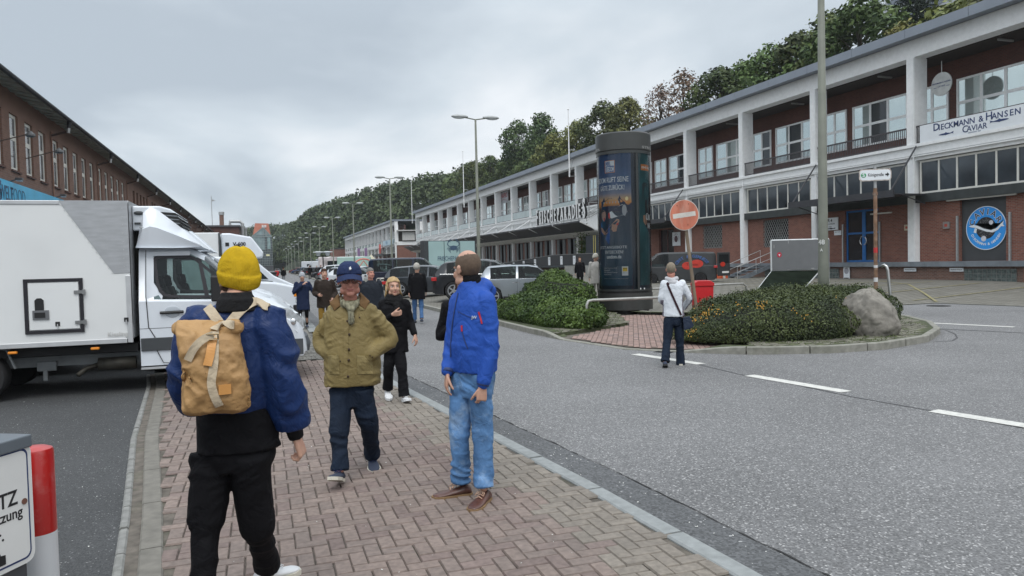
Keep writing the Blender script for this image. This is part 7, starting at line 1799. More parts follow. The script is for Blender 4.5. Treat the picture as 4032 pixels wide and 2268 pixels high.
    mb=MB(); mb.box(-6.9,-1.75,.12,1.86,.60,.71); mb.build('subframe',mat('subframe_black',(.012,.012,.013),.8),root)
    mb=MB(); mb.tube([(-2.30,.26,.42),(-1.80,.26,.42)],.095,14,0); mb.tube([(-2.28,.26,.42),(-2.46,.24,.37),(-2.55,.14,.29)],.035,8,0); mb.build('exhaust',mat('exhaust_dull',(.06,.055,.045),.6,metal=.5,var=.3,vs=8),root,smooth=True)
    mb=MB(); mb.box(-3.10,-2.85,.28,.34,.36,.50); mb.box(-3.02,-2.96,.26,.30,.22,.38); mb.build('bracket',CH,root,bevel=.01)
    mb=MB(); mb.tube([(-4.25,.05,.40),(-4.15,.05,.72),(-3.75,.05,.80),(-3.4,.05,.72),(-3.30,.05,.45)],.02,5); mb.add([(-4.2,0,.72),(-3.75,0,.80),(-3.36,0,.72),(-3.36,.34,.72),(-3.75,.34,.80),(-4.2,.34,.72)],[(0,1,4,5),(1,2,3,4)]); mb.build('mudguard',mat('mudguard_grey',(.11,.12,.125),.7),root)
    # box
    if box:
        x0,x1,y0,y1,z0,z1=-6.95,-1.79,-.06,2.04,.74,2.80
        mb=MB(); mb.box(x0,x1,y0+.012,y1-.012,z0+.06,z1-.02); mb.build('box_body',BOXW,root)
        mb=MB()
        for yy in (y0,y1-.05):
            mb.box(x0,x1-.07,yy,yy+.05,z0,z0+.07); mb.box(x0,-3.0+.35,yy,yy+.05,z1-.055,z1); mb.box(x1-.06,x1+.006,yy-.004,yy+.054,z0+.004,1.72)
        mb.box(x1-.055,x1+.012,y0+.06,y1-.06,z1-.05,z1+.003); mb.build('edge_profile',ALUT,root,bevel=.006)
        mb=MB(); mb.add([(-2.66,y0+.004,z1),(x1+.004,y0+.004,z1),(x1+.004,y0+.004,1.76),(-2.00,y0+.004,1.755),(-1.9,y0+.003,1.755)],[(0,3,2,1)])
        mb.add([(x1+.016,y0+.004,z1),(x1+.016,y0+.004,1.0),(x1+.016,y1,1.0),(x1+.016,y1,z1)],[(0,1,2,3)]); mb.build('aluminium_patch',ALU,root)
        mb=MB()
        for q in range(14): t=q/13; mb.sph((-2.64+.62*t,y0+.001,z1-.06-.98*t),.006,6,4)
        for q in range(8): mb.sph((x1-.07,y0+.001,1.85+.12*q),.006,6,4)
        mb.build('rivets',ALUT,root)
        # hatch
        hx0,hx1,hz0,hz1=-3.13,-2.40,.93,1.70
        mb=MB()
        for (a0,a1,b0,b1) in ((hx0,hx1,hz0,hz0+.045),(hx0,hx1,hz1-.045,hz1),(hx0,hx0+.045,hz0+.045,hz1-.045),(hx1-.045,hx1,hz0+.045,hz1-.045)): mb.box(a0,a1,y0-.012,y0+.02,b0,b1)
        h=mb.build('hatch_seal',RUB,root)
        mb=MB(); mb.box(hx0+.055,hx1-.055,y0-.006,y0+.02,hz0+.055,hz1-.055); hd=mb.build('hatch_door',BOXW,root,bevel=.004)
        mb=MB(); mb.box(hx0+.10,hx0+.30,y0-.022,y0-.004,hz0+.20,hz0+.33,0); mb.box(hx0+.125,hx0+.255,y0-.028,y0-.020,hz0+.225,hz0+.30,1); mb.prism([(hx0+.13,hz0+.33),(hx0+.24,hz0+.33),(hx0+.24,hz0+.47),(hx0+.21,hz0+.50),(hx0+.16,hz0+.50),(hx0+.13,hz0+.47)],y0-.018,y0-.004,'xz',1); mb.build('hatch_handle',[mat('handle_steel',(.25,.25,.26),.35,metal=.8),BLACK],hd)
        for zz in (hz0+.12,hz1-.22):
            mb=MB(); mb.box(hx1-.11,hx1+.01,y0-.026,y0-.008,zz,zz+.045); mb.box(hx1-.005,hx1+.03,y0-.034,y0+.0,zz-.012,zz+.057); mb.build('hinge',mat('hinge_steel',(.30,.30,.30),.35,metal=.8),h)
        for xx,zz in ((-2.73,1.06),(-1.86,1.08)):
            mb=MB(); mb.box(xx-.028,xx+.028,y0-.014,y0,zz-.03,zz+.03,0); mb.tube([(xx,y0-.02,zz),(xx,y0-.02,zz-.07)],.008,5,1); mb.build('catch',[BLACK,ALUT],root)
        mb=MB(); mb.text('Kiesling',.085,TF((-1.98,y0-.002,.875),(1,0,0),(0,0,1)),weight=.01,depth=.003); mb.build('lettering',mat('faded_lettering',(.50,.50,.49),.5,var=0),root)
        for xx in (-2.28,-3.30): mb=MB(); mb.box(xx-.055,xx+.055,y0-.006,y0+.06,.665,.70); mb.build('side_marker',AMB,root,bevel=.01)
        # fridge unit
        mb=MB(); mb.prism([(-1.77,2.38),(-1.25,2.38),(-1.12,2.46),(-1.14,2.62),(-1.25,2.70),(-1.40,2.745),(-1.77,2.745)],.22,1.72,'xz'); fu=mb.build('cooling_unit',TW,root,bevel=.02)
        mb=MB()
        for k in range(4): mb.prism([(-1.50,2.665-k*.055),(-1.18+.03*min(k,2),2.64-k*.055),(-1.12+.02*min(k,2),2.60-k*.055),(-1.50,2.63-k*.055)],.20,1.74,'xz')
        mb.box(-1.62,-1.30,.205,.22,2.42,2.60); mb.build('cooling_grille',BLACK,fu); mb=MB(); mb.sph((-1.68,.21,2.64),(.07,.02,.03),14,6); mb.box(-1.74,-1.66,.20,.22,2.47,2.50); mb.build('oval_vent',DGREY,fu)
        mb=MB(); mb.box(-1.77,-1.72,.3,1.65,1.5,2.4); mb.build('box_gap_shade',ARCH,root)  # black slab paints the dark gap between cab and box
    return root
t1=sprinter((0,YT,0),'white refrigerated box truck parked across the foreground left, with black framed side hatch')
t2=copy_tree(t1); t2.location=(-.02,YT+2.75,0); t2['label']='second white van parked directly beside the foreground refrigerated truck, only its bonnet visible'
for c in list(t2.children):
    if c.name.startswith('cooling_unit'):
        for g_ in list(c.children): bpy.data.objects.remove(g_)
        bpy.data.objects.remove(c)
# third: older white van with amber corner light
def old_van(loc,label):
    root=empty('white_van',loc,0,label,'van')
    mb=MB(); mb.prism([(-3.0,.45),(.95,.45),(1.0,.75),(.98,1.12),(.1,1.32),(-.42,1.36),(-.72,2.1),(-3.0,2.15)],0,1.85,'xz'); mb.build('body',TW,root,bevel=.05)
    mb=MB(); mb.add([(-.40,.12,1.37),(-.68,.18,2.05),(-.68,1.67,2.05),(-.40,1.73,1.37)],[(0,1,2,3)]); mb.v=[(v[0]+.035,v[1],v[2]) for v in mb.v]; mb.build('windscreen',CGL,root)
    mb=MB(); mb.prism([(-1.6,1.36),(-.55,1.36),(-.80,1.98),(-1.6,1.98)],-.01,.0,'xz'); mb.build('side_window',CG,root)
    mb=MB(); mb.box(.62,1.0,-.012,.14,.88,1.04); mb.build('indicator',AMB,root,bevel=.02); mb=MB(); mb.box(.66,1.01,-.014,.25,.70,.87); mb.build('headlight',HL,root,bevel=.02)
    mb=MB(); mb.box(.6,1.08,-.03,1.88,.42,.64); mb.box(.99,1.03,.26,1.6,.68,1.02); mb.build('bumper',BLACK,root,bevel=.03)
    mb=MB(); mb.box(-.62,-.48,-.26,-.10,1.30,1.60); mb.build('mirror',BLACK,root,bevel=.03)
    for s,yy in ((-1,.12),(1,1.73)): wheel(root,.25,yy,.34,.2,s); wheel(root,-2.4,yy,.34,.2,s)
    mb=MB(); mb.tube([(.05,.9,1.34),(-.35,.4,1.40)],.012,5); mb.build('wiper',BLACK,root); return root
old_van((.30,23.0,.02),'older white van with amber corner light nosing out beyond the two foreground trucks')
# box truck with cooling unit behind
b=empty('refrigerated_truck',(-3,27,0),0,'white box truck with large cooling unit high above the second van','truck')
mb=MB(); mb.box(-9,-2.62,27,29.3,.9,3.02); RB(mb,'box_body',BOXW,b,bevel=.03)
mb=MB(); mb.box(-2.66,-2.60,26.97,27.03,.9,3.0); RB(mb,'edge_profile',DGREY,b)
mb=MB(); mb.prism([(-2.58,1.95),(-1.25,2.15),(-1.22,2.32),(-1.60,2.86),(-2.3,3.0),(-2.58,3.0)],27.15,29.15,'xz'); RB(mb,'cooling_unit',TW,b,bevel=.05)
mb=MB(); mb.text('V-600',.17,TF((-2.0,27.135,2.62),(1,0,0),(0,0,1)),weight=.03); mb.box(-2.45,-2.33,27.13,27.14,2.56,2.68); RB(mb,'lettering',BLK,b)
mb=MB(); mb.prism([(-2.55,.45),(-.2,.45),(-.1,1.1),(-.9,1.5),(-1.5,2.05),(-2.55,2.1)],27.1,29.2,'xz'); RB(mb,'cab',TW,b,bevel=.05)
mb=MB(); mb.prism([(-2.3,1.4),(-1.1,1.4),(-1.6,1.95),(-2.3,1.98)],27.08,27.1,'xz'); RB(mb,'side_window',CG,b)
for x in (-.9,-6.5):
    for s,y in ((-1,27.3),(1,29.0)):
        w_=wheel(b,x+3,y-27,.38,.22,s)
b.location.x+=1.35
# dark wheelie bin by the kerb far left
p=D(1060,1085,58); b=empty('wheelie_bin',(p.x,p.y,0),0,'tall dark grey container standing between the parked vans and the road','waste bin'); mb=MB(); mb.prism([(-.45,0),(.45,0),(.55,1.35),(-.55,1.35)],-.5,.5,'xz'); mb.build('body',DGREY,b,bevel=.03); mb=MB(); mb.box(-.6,.6,-.55,.55,1.35,1.45); mb.build('lid',BLACK,b,bevel=.03)
# ------------------------------------------------------------ people
from mathutils.bvhtree import BVHTree
def skinmat(name,c): return mat(name,c,.5,var=.10,vs=30,spec=.35,dirt=.35,dirtcol=(c[0]*1.05,c[1]*.72,c[2]*.68),dscale=16)
SKIN=skinmat('skin_light',(.50,.295,.215)); SKINR=skinmat('skin_ruddy',(.48,.225,.17))
LIP=mat('lips',(.36,.13,.11),.45,var=.05); BROW=mat('eyebrow_hair',(.10,.07,.05),.8); EYEW=mat('eye_white',(.55,.52,.50),.2,var=0); IRIS=mat('eye_dark',(.03,.022,.018),.2,var=0)
def cloth(name,c,rough=.8,var=.10,bump=.25,bs=220,vs=9,**k): return mat(name,c,rough,var=var,bump=bump,bs=bs,vs=vs,bdist=.002,spec=.18,wrk=.7,**k)
def crom(P,n=5):
    P=[Vector(p) for p in P]; o=[]
    for i in range(len(P)-1):
        a=P[max(i-1,0)];b=P[i];c=P[i+1];d=P[min(i+2,len(P)-1)]
        for k in range(n):
            t=k/n; o.append(.5*((2*b)+(c-a)*t+(2*a-5*b+4*c-d)*t*t+(3*b-a-3*c+d)*t**3))
    o.append(P[-1]); return o
def limb(mb,pts,rad,n=14,m=5,ends=True):
    """smooth tapered limb"""
    P=crom(pts,m); R=[]
    for i in range(len(pts)-1):
        for k in range(m): R.append(rad[i]+(rad[i+1]-rad[i])*k/m)
    R.append(rad[-1]); mb.tube(P,R,n)
    if ends:
        mb.sph(P[0],R[0]*.98,12,8); mb.sph(P[-1],R[-1]*.98,12,8)
def remesh(mb,vox,smooth=3,fold=0,fscale=(6,6,13),seed=0,ff=None):
    me=bpy.data.meshes.new('tmp'); me.from_pydata(mb.v,[],mb.f); me.update(); o=bpy.data.objects.new('tmp',me); COL.objects.link(o)
    bm=bmesh.new(); bm.from_mesh(me); bmesh.ops.recalc_face_normals(bm,faces=bm.faces); bm.to_mesh(me); bm.free()
    r=o.modifiers.new('r','REMESH'); r.mode='VOXEL'; r.voxel_size=vox; r.use_smooth_shade=True
    s=o.modifiers.new('s','SMOOTH'); s.factor=.5; s.iterations=smooth
    dg=bpy.context.evaluated_depsgraph_get(); nm=bpy.data.meshes.new_from_object(o.evaluated_get(dg)); bpy.data.objects.remove(o,do_unlink=True); bpy.data.meshes.remove(me)
    if fold:
        co=[v.co.copy() for v in nm.vertices]; no=[v.normal.copy() for v in nm.vertices]
        for v,c,n in zip(nm.vertices,co,no):
            w=Vector((0,0,0)); 
            wx=.18*noise.noise(c*5+Vector((seed,0,0)))
            q=Vector((c.x*fscale[0]+seed,c.y*fscale[1],(c.z+c.x*.5*math.sin(seed)+wx)*fscale[2])); a=1-abs(noise.noise(q))*2.2; b=noise.noise(q*2.3+Vector((7,3,1)))
            amp=fold*(ff(c) if ff else 1)
            v.co=c+n*amp*(a*.75-.35+b*.35)
    nm.polygons.foreach_set('use_smooth',[True]*len(nm.polygons)); nm.update(); return nm
def mobj(name,me,mats,par):
    me.materials.clear()
    for m in (mats if isinstance(mats,list) else [mats]): me.materials.append(m)
    me.name=name; o=bpy.data.objects.new(name,me); COL.objects.link(o); o.parent=par; return o
def hand(mb,Wr,dirv,palm,side,curl=.5,s=1.0,thumb=1):
    """palm + five jointed fingers; dirv along the hand, palm = palm-facing normal, side = towards the thumb"""
    d=Vector(dirv).normalized(); p=Vector(palm); p=(p-d*p.dot(d)).normalized(); t=Vector(side); t=(t-d*t.dot(d)-p*t.dot(p)).normalized()
    Wr=Vector(Wr)
    for u in (-.024,-.008,.008,.024):
        mb.tube([Wr+t*u*.7*s,Wr+t*u*s+d*.045*s,Wr+t*u*1.15*s+d*.088*s],[.014*s,.0145*s,.0125*s],8); mb.sph(Wr+t*u*1.15*s+d*.088*s,.0125*s,8,6)
    mb.sph(Wr+d*.045*s,(.030*s,.030*s,.030*s),8,6) if False else None
    for u,l in ((.030,.070),(.010,.080),(-.010,.074),(-.029,.058)):
        q=Wr+t*u*s+d*.088*s; r=.0088*s; a=0; v=d.copy()
        for k,(f,da) in enumerate(((.45,.75),(.32,1.0),(.23,.7))):
            a+=curl*da*1.15; v=(d*math.cos(a)+p*math.sin(a)); e=q+v*l*f*s; mb.tube([q,e],[r,r*.93],8); mb.sph(e,r*.93,8,6); q=e; r*=.92
    q=Wr+t*.028*s+d*.022*s; v=(t*.5+d*.85+p*.35*thumb).normalized()
    for f,r,b in ((.040,.0125,0),(.030,.0108,.5),(.024,.0098,.8)):
        v2=(v+ (p*.55+d*.2-t*.25)*b*curl).normalized(); e=q+v2*f*s; mb.tube([q,e],[r*s,r*.9*s],8); mb.sph(e,r*.9*s,8,6); q=e; v=v2
def head_M(hc,yaw,pitch,roll=0,s=1.0): return T(*hc)@rotz(yaw)@Matrix.Rotation(pitch,4,'X')@Matrix.Rotation(roll,4,'Y')@Matrix.Diagonal((s,s,s,1))
def head_geo(mb,M,old=0,fem=0):
    o=mb.M; mb.M=o@M; w=1-.05*fem
    mb.sph((0,.018,.032),(.077*w,.098,.096),20,14); mb.sph((0,-.028,-.030),(.061*w,.066,.088),16,12); mb.sph((0,-.070,-.094+.006*fem),(.030*w,.026,.024),12,8)
    mb.sph((0,-.078,.022),(.052,.018,.018),12,8)
    for s_ in (-1,1): mb.sph((s_*.036*w,-.064,-.030),(.027,.026,.030),10,8); mb.sph((s_*.048*w,-.02,-.072),(.024,.045,.030),10,8)
    mb.tube([(0,-.088,.014),(0,-.104,-.012),(0,-.114,-.030)],[.009,.011,.0135],8); mb.sph((0,-.110,-.032),(.015,.013,.011),10,8)
    for s_ in (-1,1): mb.sph((s_*.011,-.102,-.034),(.009,.011,.008),8,6)
    mb.sph((0,-.091,-.058),(.024,.012,.008),10,6); mb.sph((0,-.089,-.068),(.021,.012,.008),10,6)
    for s_ in (-1,1):
        mb.sph((s_*.080*w,.012,-.004),(.010,.020,.032),10,8); mb.sph((s_*.083*w,.018,.010),(.010,.017,.018),8,6)
    mb.M=o
def person(label,base,az,height=1.75,J=None,skin=SKIN,vox=.008,head=(0,0),hscale=1.0,fem=0,old=0,hands=True,handspec=None,torso_yaw=0,browcol=BROW,hair=None,name='person'):
    """base on the ground; local frame: +x image right, +y away from the viewer; joints in metres for the given pose"""
    root=empty(name,tuple(base),-az,label,'person')
    k=height/1.78
    D0=dict(pel=(0,0,.95),chest=(0,0,1.28),neck=(0,.01,1.49),head=(0,-.01,1.665),shA=(-.18,0,1.44),elA=(-.235,.02,1.15),wrA=(-.245,-.04,.90),shB=(.18,0,1.44),elB=(.235,.02,1.15),wrB=(.245,-.04,.90),
       hipA=(-.09,0,.93),knA=(-.10,-.01,.50),anA=(-.105,.02,.09),hipB=(.09,0,.93),knB=(.10,-.01,.50),anB=(.105,.02,.09))
    D0={a:Vector(b)*k for a,b in D0.items()}
    if J: D0.update({a:Vector(b) for a,b in J.items()})
    j=D0; j['k']=k
    mb=MB()
    HM=head_M(j['head'],head[0],head[1],0,hscale*k*1.0); head_geo(mb,HM,old,fem)
    nb=j['neck']; hb=HM@Vector((0,.03,-.06)); mb.tube([nb-Vector((0,0,.06)),nb,hb],[.075*k,.058*k,.056*k],14)
    mb.tube([j['pel'],j['chest'],nb-Vector((0,0,.05))],[.07*k,.10*k,.07*k],14)
    for s in 'AB':
        limb(mb,[j['sh'+s],j['el'+s],j['wr'+s]],[.046*k,.038*k,.026*k],12,4); mb.tube([nb-Vector((0,0,.07)),j['sh'+s]],[.05*k,.045*k],10)
        limb(mb,[j['hip'+s],j['kn'+s],j['an'+s]],[.055*k,.042*k,.034*k],12,4); mb.tube([j['pel'],j['hip'+s]],[.06*k,.05*k],10)
        if hands:
            h=(handspec or {}).get(s,{}); e=j['wr'+s]-j['el'+s]; dv=h.get('d',tuple(e)); sd=-1 if s=='A' else 1
            fwd=Vector((math.sin(torso_yaw),-math.cos(torso_yaw),0))
            hand(mb,j['wr'+s]+Vector(dv).normalized()*.005,dv,h.get('p',(-sd,0,0)),h.get('t',tuple(fwd)),h.get('curl',.55),h.get('s',1.0)*k)
    me=remesh(mb,vox,2 if vox<.009 else 2)
    IM=HM.inverted()
    for s_ in (-1,1): pass
    mi=[]
    for v in me.vertices:
        q=IM@v.co
        if abs(q.z)<.14 and q.y<-.03:
            for s_ in (-1,1):
                dd=((q.x-s_*.032)/.017)**2+((q.z-.004)/.011)**2
                if dd<2.2: v.co+= (HM.to_3x3()@Vector((0,1,0))).normalized()*(.009*math.exp(-dd))*k
    for p in me.polygons:
        q=IM@p.center; m=0
        if q.y<-.045 and abs(q.z)<.12:
            if ((q.x)/.026)**2+((q.z+.063)/.0085)**2<1 and q.y<-.078: m=1
            if abs(abs(q.x)-.033)<.021 and abs(q.z-.0265-.004*(abs(q.x)-.03)/.02)<.0052 and q.y<-.055: m=2
        mi.append(m)
    o=mobj('body',me,[skin,LIP,browcol],root); me.polygons.foreach_set('material_index',mi)
    if vox<.011:
        for s_ in (-1,1):
            e=MB(); e.M=HM; e.sph((s_*.032,-.070,.004),(.0145,.0135,.0095),12,8,0); e.sph((s_*.032,-.0800,.0035),(.0062,.0045,.0062),8,6,1); e.build('eye',[EYEW,IRIS],o,smooth=True)
    root_j=j; return root,j,HM
def torso(mb,j,z0,rings,yaw=0,bend=None,sup=2.4,n=28):
    """rings (z, centre dx, centre dy, a, b)"""
    R=[]; c,s=math.cos(yaw),math.sin(yaw)
    for z,dx,dy,a,b in rings:
        ring=[]
        for q in range(n):
            t=2*math.pi*q/n; ct,st=math.cos(t),math.sin(t); x=a*abs(ct)**(2/sup)*(1 if ct>0 else -1); y=b*abs(st)**(2/sup)*(1 if st>0 else -1)
            ring.append((dx+x*c-y*s,dy+x*s+y*c,z))
        R.append(ring)
    mb.loft(R)
def legs(mb,j,k,w=(.095,.072,.062,.066),crotch=.05,hemz=.0):
    for s in 'AB':
        h,kn,an=j['hip'+s],j['kn'+s],j['an'+s]; mb.tube(crom([h+Vector((0,0,.06*k)),h.lerp(kn,.5),kn,kn.lerp(an,.5),an-Vector((0,0,.0))],4),[lerp([(0,w[0]*k),(8,w[0]*.88*k if True else 0),(9,w[1]*k),(12,w[2]*k),(16,w[3]*k)],i) if i>2 else w[0]*k for i in range(17)],16)
def shoe(root,an,yaw,pitch=0,k=1.0,L_=.29,w=.050,up=None,sole=None,sh=.026,hi=.085,name='shoe',laces=None):
    """shoe under the ankle an; yaw 0 points to the viewer"""
    M=T(an.x,an.y,an.z)@rotz(yaw)@Matrix.Rotation(pitch,4,'X')@T(0,0,-.088*k)@Matrix.Diagonal((k,k,k,1))
    mb=MB(); R=[]
    for y,a,z1 in ((.075,.028,.055),(.062,.036,hi),(.02,.040,hi+.01),(-.03,.042,hi-.01),(-.08,w*.92,.062),(-.13,w,.050),(-.175,w*.9,.044),(-.205,w*.55,.034)):
        ring=[]
        for q in range(14):
            t=2*math.pi*q/14; zz=sh*.6+(z1-sh*.6)*(.5+.5*math.sin(t)); ring.append((a*math.cos(t)*(1 if math.sin(t)<.2 else .86),y,zz))
        R.append(ring)
    mb.M=M; mb.loft(R); me=remesh(mb,.007 if k>.2 else .01,2); o=mobj(name,me,up,root)
    mb=MB(); mb.M=M; out=[(.0,.085),(.028,.078),(.038,.04),(.036,-.02),(w+.004,-.10),(w+.006,-.14),(w*.8,-.195),(.0,-.218),(-w*.8,-.195),(-w-.006,-.14),(-w-.004,-.10),(-.036,-.02),(-.038,.04),(-.028,.078)]
    mb.prism(out,0,sh,'xy'); mb.build('sole',sole,o)
    if laces:
        mb=MB(); mb.M=M
        for y,z in ((-.04,.092),(-.062,.082),(-.084,.072)): mb.tube([(-.024,y,z-.008),(0,y+.004,z+.004),(.024,y,z-.008)],.0032,5)
        mb.tube([(0,-.035,.098),(.028,-.05,.096),(.036,-.075,.082),(.012,-.055,.095)],.0028,5); mb.tube([(0,-.035,.098),(-.028,-.05,.096),(-.034,-.078,.080),(-.012,-.055,.095)],.0028,5); mb.build('laces',laces,o)
    return o
def hairshell(root,HM,pred,m,r=(.081,.103,.101),c=(0,.018,.034),nse=.004,f=22,name='hair',n=56,mm=36,thick=None):
    mb=MB(); vs=[];
    for i in range(mm+1):
        ph=math.pi*i/mm-math.pi/2
        for q in range(n):
            t=2*math.pi*q/n; d=Vector((math.cos(ph)*math.cos(t),math.cos(ph)*math.sin(t),math.sin(ph)))
            s=1+nse*10*noise.noise(Vector((d.x*f*.3,d.y*f*.3,d.z*f*.3)))+nse*5*noise.noise(d*f)
            if thick: s+=thick(d)
            vs.append((c[0]+r[0]*d.x*s,c[1]+r[1]*d.y*s,c[2]+r[2]*d.z*s))
    fs=[]
    for i in range(mm):
        for q in range(n):
            a=(i*n+q,i*n+(q+1)%n,(i+1)*n+(q+1)%n,(i+1)*n+q)
            ctr=sum((Vector(vs[x]) for x in a),Vector())/4
            if pred(ctr+Vector((0,0,.006*noise.noise(ctr*90)))): fs.append(a)
    mb.M=HM; mb.add(vs,fs); o=mb.build(name,m,root,smooth=True)
    sd=o.modifiers.new('s','SOLIDIFY'); sd.thickness=.006; sd.offset=-1; return o
P_SHORT=lambda p: (p.z>.052-.9*min(0,p.y+.02)*.9 if p.y<-.02 else (p.z>-.02 if p.y<.035 and abs(p.x)>.06 else (p.z>-.055)))
def bvh(o): 
    me=o.data; return BVHTree.FromPolygons([v.co for v in me.vertices],[tuple(p.vertices) for p in me.polygons])
def hit(B,x,z,y0=-1,d=(0,1,0)):
    h=B.ray_cast(Vector((x,y0,z)),Vector(d)); return h
def strap(root,B,pts,w,m,name='strap',off=.006,th=.004,n=6):
    """flat band lying on a garment: nearest-surface projection of a polyline"""
    P=crom(pts,n); Q=[];Nn=[]
    for p in P:
        h=B.ray_cast(p,Vector((0,1,0))) if p.y<-.19 else (None,None)
        l,nn=(h[0],h[1]) if h[0] is not None else B.find_nearest(p)[:2]
        Q.append(l.copy()); Nn.append(nn.copy())
    for _ in range(5):
        Q=[Q[0]]+[(Q[i-1]+Q[i]*2+Q[i+1])/4 for i in range(1,len(Q)-1)]+[Q[-1]]; Nn=[((Nn[max(i-1,0)]+Nn[i]+Nn[min(i+1,len(Nn)-1)])/3).normalized() for i in range(len(Nn))]
    Q=[q+v*(off+.003) for q,v in zip(Q,Nn)]
    R=[]
    for i,(q,nn) in enumerate(zip(Q,Nn)):
        t=(Q[min(i+1,len(Q)-1)]-Q[max(i-1,0)]).normalized(); s=t.cross(nn).normalized()*w/2; n_=s.cross(t).normalized()*th
        R.append([q-s-n_,q+s-n_,q+s+n_,q-s+n_])
    mb=MB(); mb.loft(R); return mb.build(name,m,root)
def glasses(root,HM,m,face=True):
    mb=MB(); mb.M=HM
    for s in (-1,1):
        mb.tube([(s*.032+.023*math.cos(t),-.100,.0+.017*math.sin(t)) for t in [k*math.pi/8 for k in range(17)]],.0018,5); mb.tube([(s*.055,-.098,.006),(s*.078,-.05,.010),(s*.084,.02,.008)],.002,5)
    mb.tube([(-.01,-.102,.004),(.01,-.102,.004)],.0018,5); return mb.build('glasses',m,root)
def frame(px,d):      # base point and azimuth for a person standing at image column px, depth d
    p=D(px,1040,d); az=math.atan2(p.x,p.y); b=Vector((p.x,p.y,0)); Rm=rotz(az)
    def V(x,y,dd=0): return Rm@(D(x,y,d+dd)-b)
    return b,az,V
BLKC=cloth('black_cloth',(.0045,.0045,.006)); CH_=cloth('charcoal_cloth',(.028,.028,.030)); NAVC=cloth('dark_denim',(.010,.017,.032),var=.3,vs=6); NVC=cloth('navy_cloth',(.012,.020,.060))
SOLEW=mat('pale_sole',(.55,.52,.44),.7); SOLEB=mat('black_sole',(.02,.02,.02),.8); SHW=mat('white_leather',(.66,.67,.68),.45,var=.05); SHN=mat('navy_suede',(.03,.04,.07),.8); SHBR=mat('brown_leather',(.085,.035,.026),.4,var=.25,vs=14,coat=.2)
# ======================================= 1 man in the yellow beanie with the paper backpack
b_,az,V=frame(915,3.55)
J=dict(pel=V(905,1790),chest=V(925,1480),neck=V(932,1185,-.02),head=V(937,1098,.06)+Vector((0,0,-.0)),shA=V(775,1262),elA=V(742,1480,.02),wrA=V(775,1600,.26),shB=V(1078,1262),elB=V(1108,1500,.0),wrB=V(1165,1716,.10),
   hipA=V(835,1830),knA=V(812,2060,-.02),anA=V(795,2400,-.10),hipB=V(985,1830),knB=V(1020,2080,.10),anB=V(1052,2232,.32))
m1,j,HM=person('person walking away in yellow knitted beanie and puffy navy jacket, tan backpack on the back',b_,az,1.84,J,head=(R_(180+22),R_(-4)),vox=.006,torso_yaw=math.pi,
   handspec={'B':dict(d=tuple(V(1200,1790,.12)-V(1172,1716,.10)),p=(-.75,.3,.2),t=(.15,1,-.1),curl=.95),'A':dict(curl=.8)})
JK=cloth('navy_nylon',(.012,.030,.105),rough=.42,var=.12,bump=.15,bs=60,vs=5)
mb=MB(); k=j['k']
nz=j['neck'].z; hz0=V(905,1640).z
torso(mb,j,0,[(hz0+.02,-.005,.0,.165,.115),(hz0+.05,-.005,.0,.185,.13),(hz0+.12,0,0,.200,.15),(j['chest'].z,.0,.0,.215,.155),(j['chest'].z+.13,.0,.0,.225,.150),(nz-.13,.01,0,.220,.135),(nz-.06,.015,0,.165,.115),(nz-.01,.02,-.0,.10,.09),(nz+.015,.02,0,.075,.078)])
for s,w in (('A',1),('B',1)):
    sh,el,wr=j['sh'+s],j['el'+s],j['wr'+s]; cx=.02 if s=='A' else -.02
    limb(mb,[sh+Vector((cx,0,-.01)),sh.lerp(el,.5),el,el.lerp(wr,.45),el.lerp(wr,.80),wr+(el-wr)*.25],[.092,.098,.095,.100,.088,.05],18,4)
def ff1(c): return 1.3 if abs(c.x)>.2 else .8
me=remesh(mb,.009,3,fold=.016,fscale=(4,4,6.5),seed=3,ff=ff1); jk=mobj('jacket',me,JK,m1)
mb=MB(); 
for s in 'AB':
    wr,el=j['wr'+s],j['el'+s]; a=wr+(el-wr)*.32; limb(mb,[a,a.lerp(wr,.5),wr+(wr-el)*.03],[.050,.043,.037],16,3,ends=False)
me=remesh(mb,.006,1); 
CUF=cloth('black_rib',(.010,.010,.011),bump=.5,bs=120); mobj('cuffs',me,CUF,m1)
mb=MB(); NX,NY=j['neck'].x,j['neck'].y; torso(mb,j,0,[(nz-.05,NX,NY,.105,.10),(nz+.01,NX,NY,.086,.088),(nz+.026,NX,NY+.01,.074,.080),(nz+.042,NX,NY+.012,.070,.076)]); me=remesh(mb,.007,2); mobj('collar',me,CUF,m1)
mb=MB(); torso(mb,j,0,[(V(905,1772).z,.0,0,.198,.140),(j['pel'].z+.02,-.0,0,.195,.14),(hz0-.02,-.005,0,.186,.13),(hz0+.06,-.005,0,.170,.118)]); me=remesh(mb,.009,3,fold=.010,fscale=(3,3,10),seed=1); mobj('shirt_hem',me,BLKC,m1)
mb=MB(); legs(mb,j,1.0,(.098,.070,.060,.066)); torso(mb,j,0,[(V(905,1850).z,-.0,0,.150,.11),(V(905,1800).z,0,0,.170,.125),(hz0-.04,0,0,.165,.12)])
me=remesh(mb,.009,3,fold=.010,fscale=(3,3,9),seed=5); mobj('trousers',me,BLKC,m1)
shoe(m1,j['anB'],R_(128),R_(4),1.02,up=SHW,sole=SOLEW,laces=SHW); shoe(m1,Vector((j['anA'].x,j['anA'].y,.09)),R_(180),0,1.0,up=SHW,sole=SOLEW)
